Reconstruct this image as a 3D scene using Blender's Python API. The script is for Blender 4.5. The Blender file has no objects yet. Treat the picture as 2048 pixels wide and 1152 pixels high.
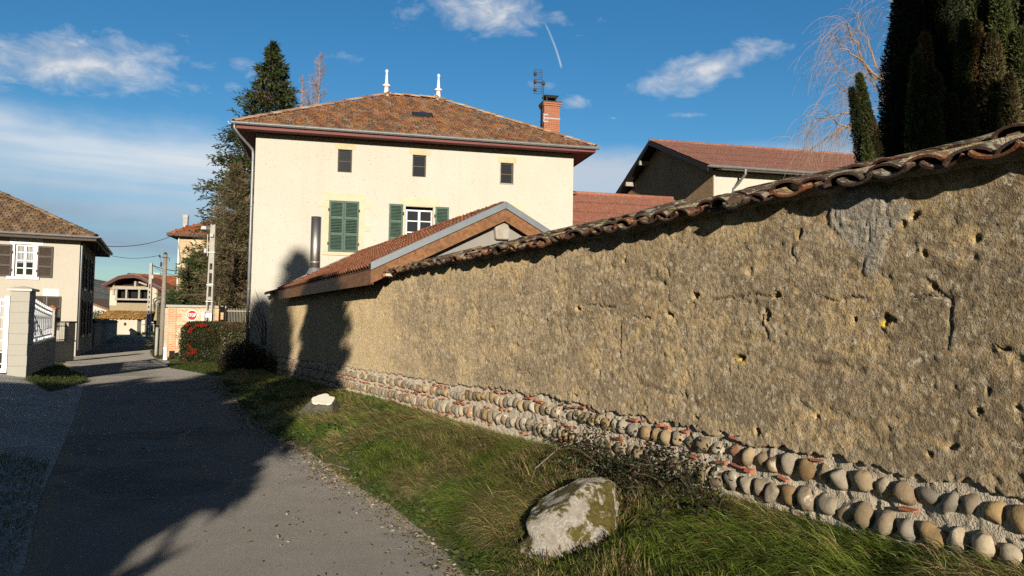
import bpy, math, random
import numpy as np
from mathutils import Vector

random.seed(7)
RNG = np.random.default_rng(11)
R = math.radians
scene = bpy.context.scene
COL = scene.collection

# ------------------------------------------------------------------ camera geometry
FPX = 1540.0
PITCH, ROLL, EYE = R(2.7), R(1.0), 1.5
_F = np.array([0, math.cos(PITCH), math.sin(PITCH)])
_U0 = np.array([0, -math.sin(PITCH), math.cos(PITCH)])
_R0 = np.array([1.0, 0, 0])
CR = math.cos(ROLL) * _R0 + math.sin(ROLL) * _U0
CU = math.cos(ROLL) * _U0 - math.sin(ROLL) * _R0
CAM = np.array([0, 0, EYE])


def ray(u, v):
    return _F + (u - 1024) / FPX * CR - (v - 576) / FPX * CU


def at(u, v, Y):
    d = ray(u, v)
    return CAM + d * (Y / d[1])


def atz(u, v, z):
    d = ray(u, v)
    return CAM + d * ((z - EYE) / d[2])


class Frame:
    """local (x along, y outward, z up) to world"""

    def __init__(s, o, x, y):
        s.o = np.array([o[0], o[1], 0.0]); s.x = np.array([x[0], x[1], 0.0]); s.y = np.array([y[0], y[1], 0.0])

    def __call__(s, x, y, z):
        return s.o + s.x * x + s.y * y + np.array([0, 0, z])

    def local(s, q):
        q = np.asarray(q) - s.o
        return q @ s.x, q @ s.y, q[2]

    def on(s, u, v, y=0.0):                # a sighting on the plane at offset y
        d = ray(u, v); t = ((s.o + s.y * y) @ s.y - CAM @ s.y) / (d @ s.y); q = CAM + d * t
        return (q - s.o) @ s.x, q[2]

    def cross(s, u, v, x=0.0):             # a sighting on the plane at x
        d = ray(u, v); t = ((s.o + s.x * x) @ s.x - CAM @ s.x) / (d @ s.x); q = CAM + d * t
        return (q - s.o) @ s.y, q[2]


def turned(o, deg):
    a = R(deg)
    return Frame(o, (math.cos(a), math.sin(a)), (math.sin(a), -math.cos(a)))


IDENT = Frame((0, 0), (1, 0), (0, 1))
WA = R(24.4); WD = 3.5
WN = np.array([math.cos(WA), math.sin(WA), 0]); WV = np.array([-math.sin(WA), math.cos(WA), 0])
WF = Frame(WN * WD, WV, -WN)               # the long earth wall: x = along it, y = out to the road
HF = turned((-9.462, 27.888), 12.383)      # the big house
# ------------------------------------------------------------------ objects


def tag(o, label=None, cat=None, group=None, kind=None):
    if label: o['label'] = label
    if cat: o['category'] = cat
    if group: o['group'] = group
    if kind: o['kind'] = kind
    return o


def thing(name, loc, label, cat, group=None):
    o = bpy.data.objects.new(name, None)
    o.empty_display_size = 0.2
    o.location = Vector([float(c) for c in loc]); COL.objects.link(o)
    return tag(o, label, cat, group)


def rootloc(o):
    while o is not None and o.parent is not None:
        o = o.parent
    return np.array(o.location) if o is not None else np.zeros(3)


def npmesh(name, V, F, mat, parent=None, col=None, smooth=False, uv=None):
    """V (N,3), F (M,k) int array"""
    V = np.asarray(V, dtype=np.float64)
    F = np.asarray(F, dtype=np.int32)
    off = rootloc(parent) if parent is not None else np.zeros(3)
    me = bpy.data.meshes.new(name)
    me.vertices.add(len(V)); me.vertices.foreach_set('co', (V - off).astype(np.float32).ravel())
    k = F.shape[1]
    me.loops.add(F.size); me.loops.foreach_set('vertex_index', F.ravel())
    me.polygons.add(len(F))
    me.polygons.foreach_set('loop_start', np.arange(0, F.size, k, dtype=np.int32))
    me.polygons.foreach_set('loop_total', np.full(len(F), k, dtype=np.int32))
    if smooth: me.polygons.foreach_set('use_smooth', np.ones(len(F), dtype=bool))
    if col is not None:
        a = me.color_attributes.new('Col', 'FLOAT_COLOR', 'POINT')
        c = np.ones((len(V), 4), dtype=np.float32); c[:, :3] = col
        a.data.foreach_set('color', c.ravel())
    me.update(); me.validate()
    me.materials.append(mat)
    o = bpy.data.objects.new(name, me); COL.objects.link(o)
    if parent is not None: o.parent = parent
    return o


class MB:
    def __init__(s):
        s.v = []; s.f = []; s.c = []; s.m = []; s.col = (1, 1, 1); s.mi = 0

    def add(s, V, F):
        b = len(s.v)
        for p in V: s.v.append((float(p[0]), float(p[1]), float(p[2]))); s.c.append(s.col)
        for f in F: s.f.append([b + i for i in f]); s.m.append(s.mi)

    def hexa(s, P):
        s.add(P, [(3, 2, 1, 0), (4, 5, 6, 7), (0, 1, 5, 4), (1, 2, 6, 5), (2, 3, 7, 6), (3, 0, 4, 7)])

    def box(s, fr, x0, x1, y0, y1, z0, z1):
        s.hexa([fr(x0, y0, z0), fr(x1, y0, z0), fr(x1, y1, z0), fr(x0, y1, z0),
                fr(x0, y0, z1), fr(x1, y0, z1), fr(x1, y1, z1), fr(x0, y1, z1)])

    def quad(s, a, b, c, d): s.add([a, b, c, d], [(0, 1, 2, 3)])

    def prism(s, poly, vec):
        n = len(poly); vec = np.asarray(vec); P = [np.asarray(p) for p in poly]
        s.add(P + [p + vec for p in P],
              [tuple(range(n))[::-1], tuple(range(n, 2 * n))] + [(i, (i + 1) % n, n + (i + 1) % n, n + i) for i in range(n)])

    def bar(s, a, b, w, h=None, up=(0, 0, 1)):
        """square bar from a to b"""
        a = np.asarray(a, float); b = np.asarray(b, float); h = w if h is None else h
        d = b - a; d = d / (np.linalg.norm(d) + 1e-9); up = np.asarray(up, float)
        x = np.cross(d, up)
        if np.linalg.norm(x) < 1e-4: x = np.cross(d, (1, 0, 0))
        x /= np.linalg.norm(x); y = np.cross(x, d)
        x = x * w / 2; y = y * h / 2
        s.hexa([a - x - y, a + x - y, a + x + y, a - x + y, b - x - y, b + x - y, b + x + y, b - x + y])

    def tube(s, pts, r, n=6, cap=True):
        P = [np.asarray(p, float) for p in pts]; m = len(P)
        rs = [r] * m if np.isscalar(r) else list(r)
        V = []; ref = None
        for i in range(m):
            d = P[min(i + 1, m - 1)] - P[max(i - 1, 0)]; d = d / (np.linalg.norm(d) + 1e-9)
            if ref is None:
                ref = np.cross(d, (0, 0, 1.0))
                if np.linalg.norm(ref) < 1e-3: ref = np.cross(d, (1.0, 0, 0))
            x = ref - d * (ref @ d); x /= (np.linalg.norm(x) + 1e-9); ref = x; y = np.cross(d, x)
            for k in range(n):
                t = 2 * math.pi * k / n
                V.append(P[i] + rs[i] * (math.cos(t) * x + math.sin(t) * y))
        F = []
        for i in range(m - 1):
            for k in range(n):
                k2 = (k + 1) % n
                F.append((i * n + k, i * n + k2, (i + 1) * n + k2, (i + 1) * n + k))
        if cap: F.append(tuple(range(n))[::-1]); F.append(tuple(range((m - 1) * n, m * n)))
        s.add(V, F)

    def lathe(s, c, prof, n=16):
        c = np.asarray(c, float); V = []; F = []; m = len(prof)
        for r, z in prof:
            for k in range(n):
                t = 2 * math.pi * k / n
                V.append(c + np.array([r * math.cos(t), r * math.sin(t), z]))
        for i in range(m - 1):
            for k in range(n):
                k2 = (k + 1) % n
                F.append((i * n + k, i * n + k2, (i + 1) * n + k2, (i + 1) * n + k))
        F.append(tuple(range(n))[::-1]); F.append(tuple(range((m - 1) * n, m * n)))
        s.add(V, F)

    def build(s, name, mat, parent=None, smooth=False, bevel=0.0):
        off = rootloc(parent) if parent is not None else np.zeros(3)
        me = bpy.data.meshes.new(name)
        me.from_pydata([(p[0] - off[0], p[1] - off[1], p[2] - off[2]) for p in s.v], [], s.f)
        mats = mat if isinstance(mat, (list, tuple)) else [mat]
        for m in mats: me.materials.append(m)
        if len(mats) > 1: me.polygons.foreach_set('material_index', s.m)
        if any(c != (1, 1, 1) for c in s.c):
            a = me.color_attributes.new('Col', 'FLOAT_COLOR', 'POINT')
            a.data.foreach_set('color', np.array([(c[0], c[1], c[2], 1) for c in s.c], dtype=np.float32).ravel())
        if smooth: me.polygons.foreach_set('use_smooth', [True] * len(s.f))
        me.update()
        o = bpy.data.objects.new(name, me); COL.objects.link(o)
        if parent is not None: o.parent = parent
        if bevel > 0:
            b = o.modifiers.new('Bevel', 'BEVEL'); b.width = bevel; b.segments = 2; b.limit_method = 'ANGLE'
        return o


def wall_open(mb, fr, x0, x1, z0, z1, opens, depth, y=0.0):
    """a wall face at y with rectangular openings (a,b,c,d) and reveals of the given depth"""
    xs = sorted({x0, x1, *[o[0] for o in opens], *[o[1] for o in opens]})
    zs = sorted({z0, z1, *[o[2] for o in opens], *[o[3] for o in opens]})
    for i in range(len(xs) - 1):
        for j in range(len(zs) - 1):
            cx, cz = (xs[i] + xs[i + 1]) / 2, (zs[j] + zs[j + 1]) / 2
            if any(o[0] < cx < o[1] and o[2] < cz < o[3] for o in opens): continue
            mb.quad(fr(xs[i], y, zs[j]), fr(xs[i + 1], y, zs[j]), fr(xs[i + 1], y, zs[j + 1]), fr(xs[i], y, zs[j + 1]))
    for a, b, c, d in opens:
        y2 = y - depth
        mb.quad(fr(a, y, c), fr(a, y, d), fr(a, y2, d), fr(a, y2, c))
        mb.quad(fr(b, y, d), fr(b, y, c), fr(b, y2, c), fr(b, y2, d))
        mb.quad(fr(a, y, d), fr(b, y, d), fr(b, y2, d), fr(a, y2, d))
        mb.quad(fr(b, y, c), fr(a, y, c), fr(a, y2, c), fr(b, y2, c))


# ------------------------------------------------------------------ numpy noise
_PERM = np.random.default_rng(3).random(65536)


def _hash(ix, iy, iz=0):
    h = (ix.astype(np.int64) * 73856093) ^ (iy.astype(np.int64) * 19349663) ^ (np.int64(iz) * 83492791)
    return _PERM[(h & 0xFFFF).astype(np.int64)]


def vnoise(x, y, seed=0):
    ix = np.floor(x); iy = np.floor(y); fx = x - ix; fy = y - iy
    fx = fx * fx * fx * (fx * (fx * 6 - 15) + 10); fy = fy * fy * fy * (fy * (fy * 6 - 15) + 10)
    a = _hash(ix, iy, seed); b = _hash(ix + 1, iy, seed); c = _hash(ix, iy + 1, seed); d = _hash(ix + 1, iy + 1, seed)
    return (a * (1 - fx) + b * fx) * (1 - fy) + (c * (1 - fx) + d * fx) * fy


def fbm(x, y, oct=4, seed=0, gain=0.5):
    t = 0; a = 1; n = 0
    for i in range(oct):
        t = t + a * vnoise(x * 2 ** i + 17.3 * i, y * 2 ** i - 9.1 * i, seed + i); n += a; a *= gain
    return t / n


def sstep(a, b, x):
    t = np.clip((x - a) / (b - a), 0, 1)
    return t * t * (3 - 2 * t)


def cells(x, y, size, seed, fill=1.0):
    """nearest random disc per point: returns distance/size, id in 0..1"""
    gx = np.floor(x / size); gy = np.floor(y / size)
    best = np.full(x.shape, 9.0); bid = np.zeros(x.shape)
    for dx in (-1, 0, 1):
        for dy in (-1, 0, 1):
            cx = gx + dx; cy = gy + dy
            px = (cx + _hash(cx, cy, seed)) * size; py = (cy + _hash(cx, cy, seed + 1)) * size
            i = _hash(cx, cy, seed + 2)
            d = np.hypot(x - px, y - py) / size
            d = np.where(i < fill, d, 9.0)
            m = d < best
            best = np.where(m, d, best); bid = np.where(m, i / max(fill, 1e-6), bid)
    return best, bid


def rot_to(d):
    d = d / np.linalg.norm(d)
    x = np.cross(d, (0, 0, 1.0))
    if np.linalg.norm(x) < 1e-3: x = np.array([1.0, 0, 0])
    x /= np.linalg.norm(x)
    return x, np.cross(x, d), d


def unit(a): return a / (np.linalg.norm(a, axis=-1, keepdims=True) + 1e-9)


def facets(P, seed, n=16, lo=.70, hi=.92):
    r = np.random.default_rng(seed); N_ = unit(r.normal(size=(n, 3)))
    for k in range(n):
        d = r.uniform(lo, hi); e = np.maximum(P @ N_[k] - d, 0)
        P = P - e[:, None] * N_[k] * .92
    return P


def leafhex(P, Dn, L, W, rng):
    """oval leaves folded along the midrib: two quads each"""
    N = len(P); Dn = unit(Dn); s = unit(np.cross(Dn, rng.normal(size=(N, 3)))); nn = np.cross(Dn, s)
    L = np.broadcast_to(L, N)[:, None]; W = np.broadcast_to(W, N)[:, None]
    up = nn * W * .18
    a, b = P + Dn * L * .28, P + Dn * L * .70
    V = np.stack([P, a + s * W * .45 + up, b + s * W * .42 + up, P + Dn * L, b - s * W * .42 + up, a - s * W * .45 + up], 1).reshape(-1, 3)
    k = np.arange(N)[:, None] * 6
    F = np.concatenate([k + np.array([[0, 1, 2, 3]]), k + np.array([[0, 3, 4, 5]])], 0)
    return V, F


def leafquads(P, Dn, L, W, rng, seedcol=None):
    """diamond leaves: P (N,3) base, Dn (N,3) direction, L, W arrays"""
    N = len(P); Dn = unit(Dn)
    s = unit(np.cross(Dn, rng.normal(size=(N, 3))))
    L = np.broadcast_to(L, N)[:, None]; W = np.broadcast_to(W, N)[:, None]
    nn = np.cross(Dn, s)
    mid = P + Dn * L * .5 + nn * (L * .08)
    V = np.stack([P, mid + s * W * .5, P + Dn * L, mid - s * W * .5], axis=1).reshape(-1, 3)
    F = np.arange(N * 4).reshape(N, 4)
    return V, F
# ------------------------------------------------------------------ materials
class G:
    """small node-graph builder"""

    def __init__(s, name):
        s.m = bpy.data.materials.new(name); s.m.use_nodes = True
        s.t = s.m.node_tree; s.t.nodes.clear(); s._co = None

    def n(s, typ, ins=None, **props):
        nd = s.t.nodes.new(typ)
        for k, v in props.items(): setattr(nd, k, v)
        for k, v in (ins or {}).items(): s.set(nd.inputs[k], v)
        return nd

    def set(s, sock, v):
        if isinstance(v, bpy.types.NodeSocket): s.t.links.new(v, sock)
        elif isinstance(v, bpy.types.Node): s.t.links.new(v.outputs[0], sock)
        else:
            if isinstance(v, (tuple, list)) and len(v) == 3 and sock.type == 'RGBA': v = (*v, 1)
            sock.default_value = v

    def co(s):
        if s._co is None: s._co = s.n('ShaderNodeTexCoord').outputs['Object']
        return s._co

    def scaled(s, sx, sy, sz):
        return s.n('ShaderNodeMapping', {'Vector': s.co(), 'Scale': (sx, sy, sz)}).outputs[0]

    def noise(s, scale, detail=4, rough=.55, vec=None, dist=0.0):
        return s.n('ShaderNodeTexNoise', {'Vector': vec if vec is not None else s.co(), 'Scale': scale, 'Detail': detail, 'Roughness': rough, 'Distortion': dist}).outputs['Fac']

    def voro(s, scale, feature='F1', vec=None, out='Distance', rnd=1.0):
        return s.n('ShaderNodeTexVoronoi', {'Vector': vec if vec is not None else s.co(), 'Scale': scale, 'Randomness': rnd}, feature=feature).outputs[out]

    def ramp(s, fac, stops):
        nd = s.n('ShaderNodeValToRGB', {'Fac': fac}); e = nd.color_ramp.elements
        while len(e) < len(stops): e.new(0.5)
        for i, (p, c) in enumerate(stops):
            e[i].position = p; e[i].color = (c, c, c, 1) if np.isscalar(c) else (*c, 1)
        return nd.outputs[0]

    def step(s, fac, a, b): return s.ramp(fac, [(a, 0.0), (b, 1.0)])

    def mix(s, fac, a, b, mode='MIX'):
        nd = s.n('ShaderNodeMix', data_type='RGBA', blend_type=mode)
        s.set(nd.inputs[0], fac); s.set(nd.inputs[6], a); s.set(nd.inputs[7], b)
        return nd.outputs[2]

    def math(s, op, a, b=None, clamp=False):
        nd = s.n('ShaderNodeMath', operation=op, use_clamp=clamp); s.set(nd.inputs[0], a)
        if b is not None: s.set(nd.inputs[1], b)
        return nd.outputs[0]

    def attr(s): return s.n('ShaderNodeAttribute', attribute_name='Col').outputs['Color']

    def bump(s, h, strength=.5, dist=.01, nrm=None):
        ins = {'Height': h, 'Strength': strength, 'Distance': dist}
        if nrm is not None: ins['Normal'] = nrm
        return s.n('ShaderNodeBump', ins).outputs[0]

    def out(s, color, rough=.9, bump=None, metal=0.0, spec=.3, diffrough=0.0, trans=None):
        b = s.n('ShaderNodeBsdfPrincipled', {'Base Color': color, 'Roughness': rough, 'Metallic': metal, 'Specular IOR Level': spec})
        if diffrough and 'Diffuse Roughness' in b.inputs: b.inputs['Diffuse Roughness'].default_value = diffrough
        if bump is not None: s.set(b.inputs['Normal'], bump)
        sh = b.outputs[0]
        if trans is not None:
            tr = s.n('ShaderNodeBsdfTranslucent', {'Color': color}).outputs[0]
            sh = s.n('ShaderNodeMixShader', {0: trans, 1: sh, 2: tr}).outputs[0]
        s.t.links.new(sh, s.n('ShaderNodeOutputMaterial').inputs[0])
        return s.m


def plain(name, c, rough=.7, var=.12, scale=6.0, bump=.15, metal=0.0, spec=.3):
    g = G(name); nz = g.noise(scale, 5, .6); nf = g.noise(scale * 9, 3)
    d = tuple(x * (1 - var) for x in c); l = tuple(min(1, x * (1 + var)) for x in c)
    col = g.mix(g.step(nz, .3, .7), d, l)
    return g.out(col, rough, g.bump(nf, bump, .01), metal, spec)


M = {}
# asphalt: aggregate speckle, worn lanes, patches
g = G('asphalt')
big = g.noise(.35, 4, .6); mid = g.noise(3, 5, .6); fine = g.voro(260.0); fine2 = g.noise(140, 3, .7)
c = g.mix(g.step(big, .35, .65), (.205, .188, .164), (.255, .236, .208))
c = g.mix(g.step(mid, .35, .75), c, g.mix(.5, c, (.28, .262, .236)))
c = g.mix(g.math('MULTIPLY', g.step(fine2, .55, .75), .38), c, (.40, .38, .345))
c = g.mix(g.math('MULTIPLY', g.step(fine2, .48, .30), .34), c, (.07, .065, .06))
c = g.mix(g.math('MULTIPLY', g.step(g.noise(300, 1), .74, .80), .3), c, (.42, .40, .36))
em = g.n('ShaderNodeSeparateColor', {0: g.attr()}).outputs[0]
c = g.mix(g.step(g.math('ADD', em, g.math('MULTIPLY', g.math('SUBTRACT', g.noise(9, 6, .72), .5), 1.3)), .50, .72), c, g.mix(g.step(g.noise(60, 4, .7), .35, .65), (.16, .125, .075), (.36, .315, .245)))
crack = g.voro(.7, 'DISTANCE_TO_EDGE', g.n('ShaderNodeMixRGB', {0: .18, 1: g.co(), 2: g.n('ShaderNodeTexNoise', {'Vector': g.co(), 'Scale': 3.0, 'Detail': 5.0}).outputs['Color']}).outputs[0])
c = g.mix(g.math('MULTIPLY', g.math('MULTIPLY', g.step(crack, .012, .004), g.step(big, .52, .62)), .55), c, (.07, .066, .06))
M['asphalt'] = g.out(c, .95, g.bump(g.math('ADD', fine, fine2), .6, .006), spec=.05, diffrough=1.0)
g = G('gravel')
v = g.voro(38.0, out='Color'); d = g.voro(38.0)
c = g.mix(g.n('ShaderNodeSeparateColor', {0: v}).outputs[0], (.21, .205, .20), (.42, .41, .385))
c = g.mix(g.step(g.noise(.6, 4), .45, .7), c, g.mix(.5, c, (.20, .19, .16)))
c = g.mix(g.math('MULTIPLY', g.step(g.noise(1.1, 6, .65), .50, .66), .55), c, (.15, .14, .115))
M['gravel'] = g.out(c, .9, g.bump(g.math('ADD', d, g.noise(90, 3)), .8, .02), diffrough=1.0)
g = G('soil')
c = g.mix(g.step(g.noise(2.5, 5), .35, .65), (.085, .11, .032), (.13, .125, .05))
c = g.mix(g.step(g.noise(30, 4, .7), .4, .75), c, (.17, .14, .075))
M['soil'] = g.out(c, .95, g.bump(g.noise(45, 5, .7), .9, .04))
g = G('field')
c = g.mix(g.step(g.noise(.15, 6), .35, .65), (.075, .10, .03), (.13, .13, .055))
c = g.mix(g.step(g.noise(3, 5, .7), .4, .75), c, (.15, .14, .07))
M['field'] = g.out(c, .95, g.bump(g.noise(20, 5, .7), .8, .08))
# rammed earth: colours come with the mesh, grain from noise
g = G('rammed_earth')
f1 = g.noise(34, 4, .74, dist=.3); f3 = g.noise(110, 1, .6); fo = g.noise(17, 5, .72, g.n('ShaderNodeMapping', {'Vector': g.co(), 'Location': (3, 5, 1)}).outputs[0]); fd = g.noise(21, 5, .72, g.n('ShaderNodeMapping', {'Vector': g.co(), 'Location': (9, 2, 7)}).outputs[0])
wob = g.n('ShaderNodeMixRGB', {0: .035, 1: g.co(), 2: g.n('ShaderNodeTexNoise', {'Vector': g.co(), 'Scale': 30.0, 'Detail': 3.0}).outputs['Color']}).outputs[0]
vs_ = g.n('ShaderNodeTexVoronoi', {'Vector': wob, 'Scale': 34.0}); rnd = g.n('ShaderNodeSeparateColor', {0: vs_.outputs['Color']}).outputs
c = g.mix(1.0, g.attr(), g.ramp(f1, [(.30, (.58, .56, .53)), (.5, (1.0, .99, .97)), (.70, (1.42, 1.38, 1.30))]), 'MULTIPLY')
c = g.mix(g.math('MULTIPLY', g.step(fo, .57, .67), .42), c, (.40, .29, .145))
c = g.mix(g.math('MULTIPLY', g.step(fd, .56, .66), .6), c, (.125, .100, .066))
st = g.math('MULTIPLY', g.step(vs_.outputs['Distance'], .30, .22), g.step(rnd[0], .80, .83))
c = g.mix(g.math('MULTIPLY', st, .8), c, g.mix(rnd[1], (.52, .46, .35), (.30, .22, .13)))
c = g.mix(g.math('MULTIPLY', g.step(f3, .60, .72), .4), c, (.50, .44, .33))
h = g.math('ADD', g.math('MULTIPLY', f1, 1.0), g.math('ADD', g.math('MULTIPLY', st, .16), g.math('MULTIPLY', f3, .22)))
M['pise'] = g.out(c, .95, g.bump(h, 1.0, .024), spec=.12, diffrough=1.0)
g = G('lime_mortar')
f1 = g.noise(34, 4, .72); f2 = g.noise(90, 2, .6)
c = g.mix(g.step(g.noise(4, 5), .35, .7), (.52, .455, .355), (.41, .35, .265))
c = g.mix(g.math('MULTIPLY', g.step(f1, .55, .75), .7), c, (.62, .56, .46))
M['mortar'] = g.out(c, .95, g.bump(g.math('ADD', f1, f2), .9, .02), diffrough=.8)
g = G('river_cobble')
c = g.mix(1.0, g.attr(), g.ramp(g.noise(14, 5, .65), [(.25, (.72, .70, .68)), (.55, (1, 1, 1)), (.8, (1.12, 1.10, 1.05))]), 'MULTIPLY')
c = g.mix(g.math('MULTIPLY', g.step(g.noise(9, 6, .7), .58, .66), .7), c, (.66, .62, .53))
c = g.mix(g.math('MULTIPLY', g.step(g.noise(34, 5, .75), .50, .68), .35), c, (.19, .155, .105))
M['cobble'] = g.out(c, .8, g.bump(g.noise(45, 6, .7), .5, .010), spec=.3)
g = G('brick_chip')
c = g.mix(g.step(g.noise(20, 4), .35, .7), (.40, .135, .068), (.28, .10, .055))
M['chip'] = g.out(c, .9, g.bump(g.noise(80, 4), .5, .006))


def tile_mat(name, lichen, specks, moss):
    g = G(name)
    c = g.mix(1.0, g.attr(), g.ramp(g.noise(16, 6, .7), [(.25, (.66, .62, .60)), (.55, (1, 1, 1)), (.8, (1.2, 1.14, 1.05))]), 'MULTIPLY')
    up = g.step(g.n('ShaderNodeSeparateXYZ', {0: g.n('ShaderNodeNewGeometry').outputs['True Normal']}).outputs[2], .45, .75)
    bl = g.noise(lichen, 5, .62, dist=.4)
    c = g.mix(g.math('MULTIPLY', up, g.math('MULTIPLY', g.step(bl, .54 - moss, .60 - moss), .80)), c, (.30, .29, .235))
    b2 = g.noise(lichen * 1.7, 4, .6, g.n('ShaderNodeMapping', {'Vector': g.co(), 'Location': (3.1, 7.7, 1.3)}).outputs[0], .5)
    c = g.mix(g.math('MULTIPLY', up, g.math('MULTIPLY', g.step(b2, .57 - specks, .63 - specks), .85)), c, (.30, .285, .11))
    b3 = g.noise(lichen * 1.2, 4, .6, g.n('ShaderNodeMapping', {'Vector': g.co(), 'Location': (13.1, 2.7, 9.3)}).outputs[0], .5)
    c = g.mix(g.math('MULTIPLY', g.step(b3, .60, .68), .7), c, (.055, .050, .022))
    return g.out(c, .9, g.bump(g.noise(60, 5, .65), .45, .012), spec=.2)


M['coping_tile'] = tile_mat('old_canal_tile', 11.0, .02, .01)
M['roof_tile'] = tile_mat('old_roof_tile', 4.5, -.01, -.02)
M['brown_tile'] = tile_mat('brown_roof_tile', 5.0, -.05, -.06)
M['red_tile'] = tile_mat('red_roof_tile', 4.0, -.10, -.10)
# roughcast render


def render_mat(name, a, b, pock, bstr=.6, scale=34.0):
    g = G(name)
    lumps = g.noise(scale, 4, .6, dist=.6); wide = g.noise(.45, 5, .6)
    c = g.mix(g.step(wide, .3, .7), a, b)
    streak = g.noise(1.0, 5, .65, g.scaled(2.2, 2.2, .16))
    c = g.mix(g.math('MULTIPLY', g.step(streak, .50, .72), .16), c, tuple(x * .72 for x in b))
    pk = g.noise(scale * .95, 2, .5, g.n('ShaderNodeMapping', {'Vector': g.co(), 'Location': (5.1, 1.7, 2.3)}).outputs[0])
    c = g.mix(g.math('MULTIPLY', g.step(pk, .64, .69), .42), c, pock)
    return g.out(c, .95, g.bump(lumps, bstr, .03), spec=.1, diffrough=.6)


M['cream'] = render_mat('cream_roughcast', (.55, .525, .465), (.52, .49, .42), (.22, .19, .14), 1.0, 20.0)
M['white_render'] = render_mat('white_roughcast', (.53, .495, .425), (.50, .46, .385), (.34, .31, .26), 1.0, 16.0)
M['barn_white'] = render_mat('whitewashed_wall', (.58, .545, .45), (.50, .46, .37), (.30, .27, .2))
M['barn_earth'] = render_mat('earth_infill', (.36, .30, .19), (.30, .25, .16), (.2, .16, .1))
M['grey_render'] = render_mat('grey_render', (.30, .285, .26), (.24, .225, .205), (.15, .14, .13))
M['shed_earth'] = render_mat('brown_earth_wall', (.42, .285, .165), (.32, .215, .125), (.14, .10, .07), .8, 9.0)
M['surround'] = plain('yellow_limestone', (.505, .44, .315), .9, .07, 3.0, .3)
M['old_lintel'] = plain('weathered_lintel', (.50, .40, .25), .9, .12, 5.0, .3)
M['green_paint'] = plain('faded_green_paint', (.048, .094, .068), .6, .26, 9.0, .2)
M['brown_paint'] = plain('brown_paint', (.062, .045, .034), .6, .2, 8.0, .2)
M['white_paint'] = plain('white_paint', (.70, .70, .69), .45, .04, 5.0, .05)
M['white_gate'] = plain('white_enamel', (.78, .79, .80), .35, .03, 3.0, .04)
M['dark_wood'] = plain('dark_window_wood', (.075, .06, .045), .7, .2, 8.0, .3)
M['zinc'] = plain('zinc', (.26, .275, .28), .5, .14, 7.0, .1, .55, .5)
M['zinc_light'] = plain('light_zinc', (.24, .265, .29), .45, .08, 5.0, .08, .5, .5)
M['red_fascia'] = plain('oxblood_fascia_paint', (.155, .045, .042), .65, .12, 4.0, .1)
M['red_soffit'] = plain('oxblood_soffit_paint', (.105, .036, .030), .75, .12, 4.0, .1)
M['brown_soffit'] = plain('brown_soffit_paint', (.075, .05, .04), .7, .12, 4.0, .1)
M['black_wood'] = plain('black_barge_board', (.030, .024, .020), .7, .2, 5.0, .2)
M['concrete'] = plain('weathered_concrete', (.36, .34, .30), .9, .14, 5.0, .4)
M['block'] = plain('concrete_block', (.36, .345, .30), .95, .06, 30.0, .5)
M['cap_stone'] = plain('pale_cap_stone', (.56, .54, .48), .9, .06, 6.0, .3)
M['dark_iron'] = plain('dark_iron', (.035, .033, .03), .6, .15, 9.0, .1, .3)
M['pale_iron'] = plain('pale_painted_iron', (.30, .28, .22), .7, .2, 9.0, .1)
M['pole_wood'] = plain('grey_pole_wood', (.235, .20, .16), .9, .2, 9.0, .4)
M['grey_wood'] = plain('grey_weathered_wood', (.33, .30, .255), .9, .2, 8.0, .4)
M['plinth'] = plain('grey_plinth_render', (.30, .275, .245), .95, .12, 4.0, .4)
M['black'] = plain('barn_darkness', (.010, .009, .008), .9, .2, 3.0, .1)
M['berry'] = plain('red_berries', (.25, .022, .012), .45, .25, 40.0, .1)
M['aluminium'] = plain('antenna_aluminium', (.32, .32, .33), .4, .1, 9.0, .05, .8, .5)
M['road_paint'] = plain('worn_road_paint', (.55, .53, .49), .8, .16, 12.0, .3)
M['bark'] = plain('dark_bark', (.085, .062, .045), .95, .25, 12.0, .7)
M['pale_bark'] = plain('pale_twigs', (.27, .215, .165), .9, .2, 10.0, .3)
M['willow'] = plain('willow_twigs', (.27, .19, .13), .85, .2, 10.0, .2)
M['rose_twig'] = plain('pinkish_twigs', (.27, .185, .15), .9, .2, 10.0, .2)
M['leaf_brown'] = plain('dry_leaf', (.22, .085, .045), .8, .3, 20.0, .2)
M['cable'] = plain('black_cable', (.02, .02, .02), .5, .1, 5.0, .05)
M['lamp_grey'] = plain('grey_lamp_shell', (.42, .42, .41), .5, .05, 5.0, .05)

g = G('stained_timber')
w = g.noise(1.0, 6, .65, g.n('ShaderNodeMapping', {'Vector': g.co(), 'Rotation': (0, 0, R(24.4)), 'Scale': (14, .9, 14)}).outputs[0], .8)
c = g.ramp(w, [(.25, (.085, .037, .017)), (.5, (.20, .092, .038)), (.75, (.30, .15, .062))])
c = g.mix(g.math('MULTIPLY', g.step(g.noise(2.0, 4), .55, .8), .5), c, (.07, .034, .018))
M['timber'] = g.out(c, .6, g.bump(w, .3, .008))
g = G('stainless_steel')
M['stainless'] = g.out(g.mix(g.noise(3, 3), (.33, .305, .27), (.42, .39, .35)), .52, g.bump(g.noise(1, 3, .5, g.scaled(2, 2, 60)), .05, .004), 1.0)
g = G('window_glass')
M['glass'] = g.out((.022, .024, .026), .06, g.bump(g.noise(2.2, 2), .06, .02), 0.0, .55)
g = G('net_curtain')
w = g.n('ShaderNodeTexWave', {'Vector': g.co(), 'Scale': 9.0, 'Distortion': 1.0}, wave_type='BANDS', bands_direction='X').outputs['Fac']
M['curtain'] = g.out(g.mix(w, (.42, .42, .42), (.66, .66, .65)), .9, g.bump(w, .5, .03))
g = G('chimney_brick')
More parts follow.
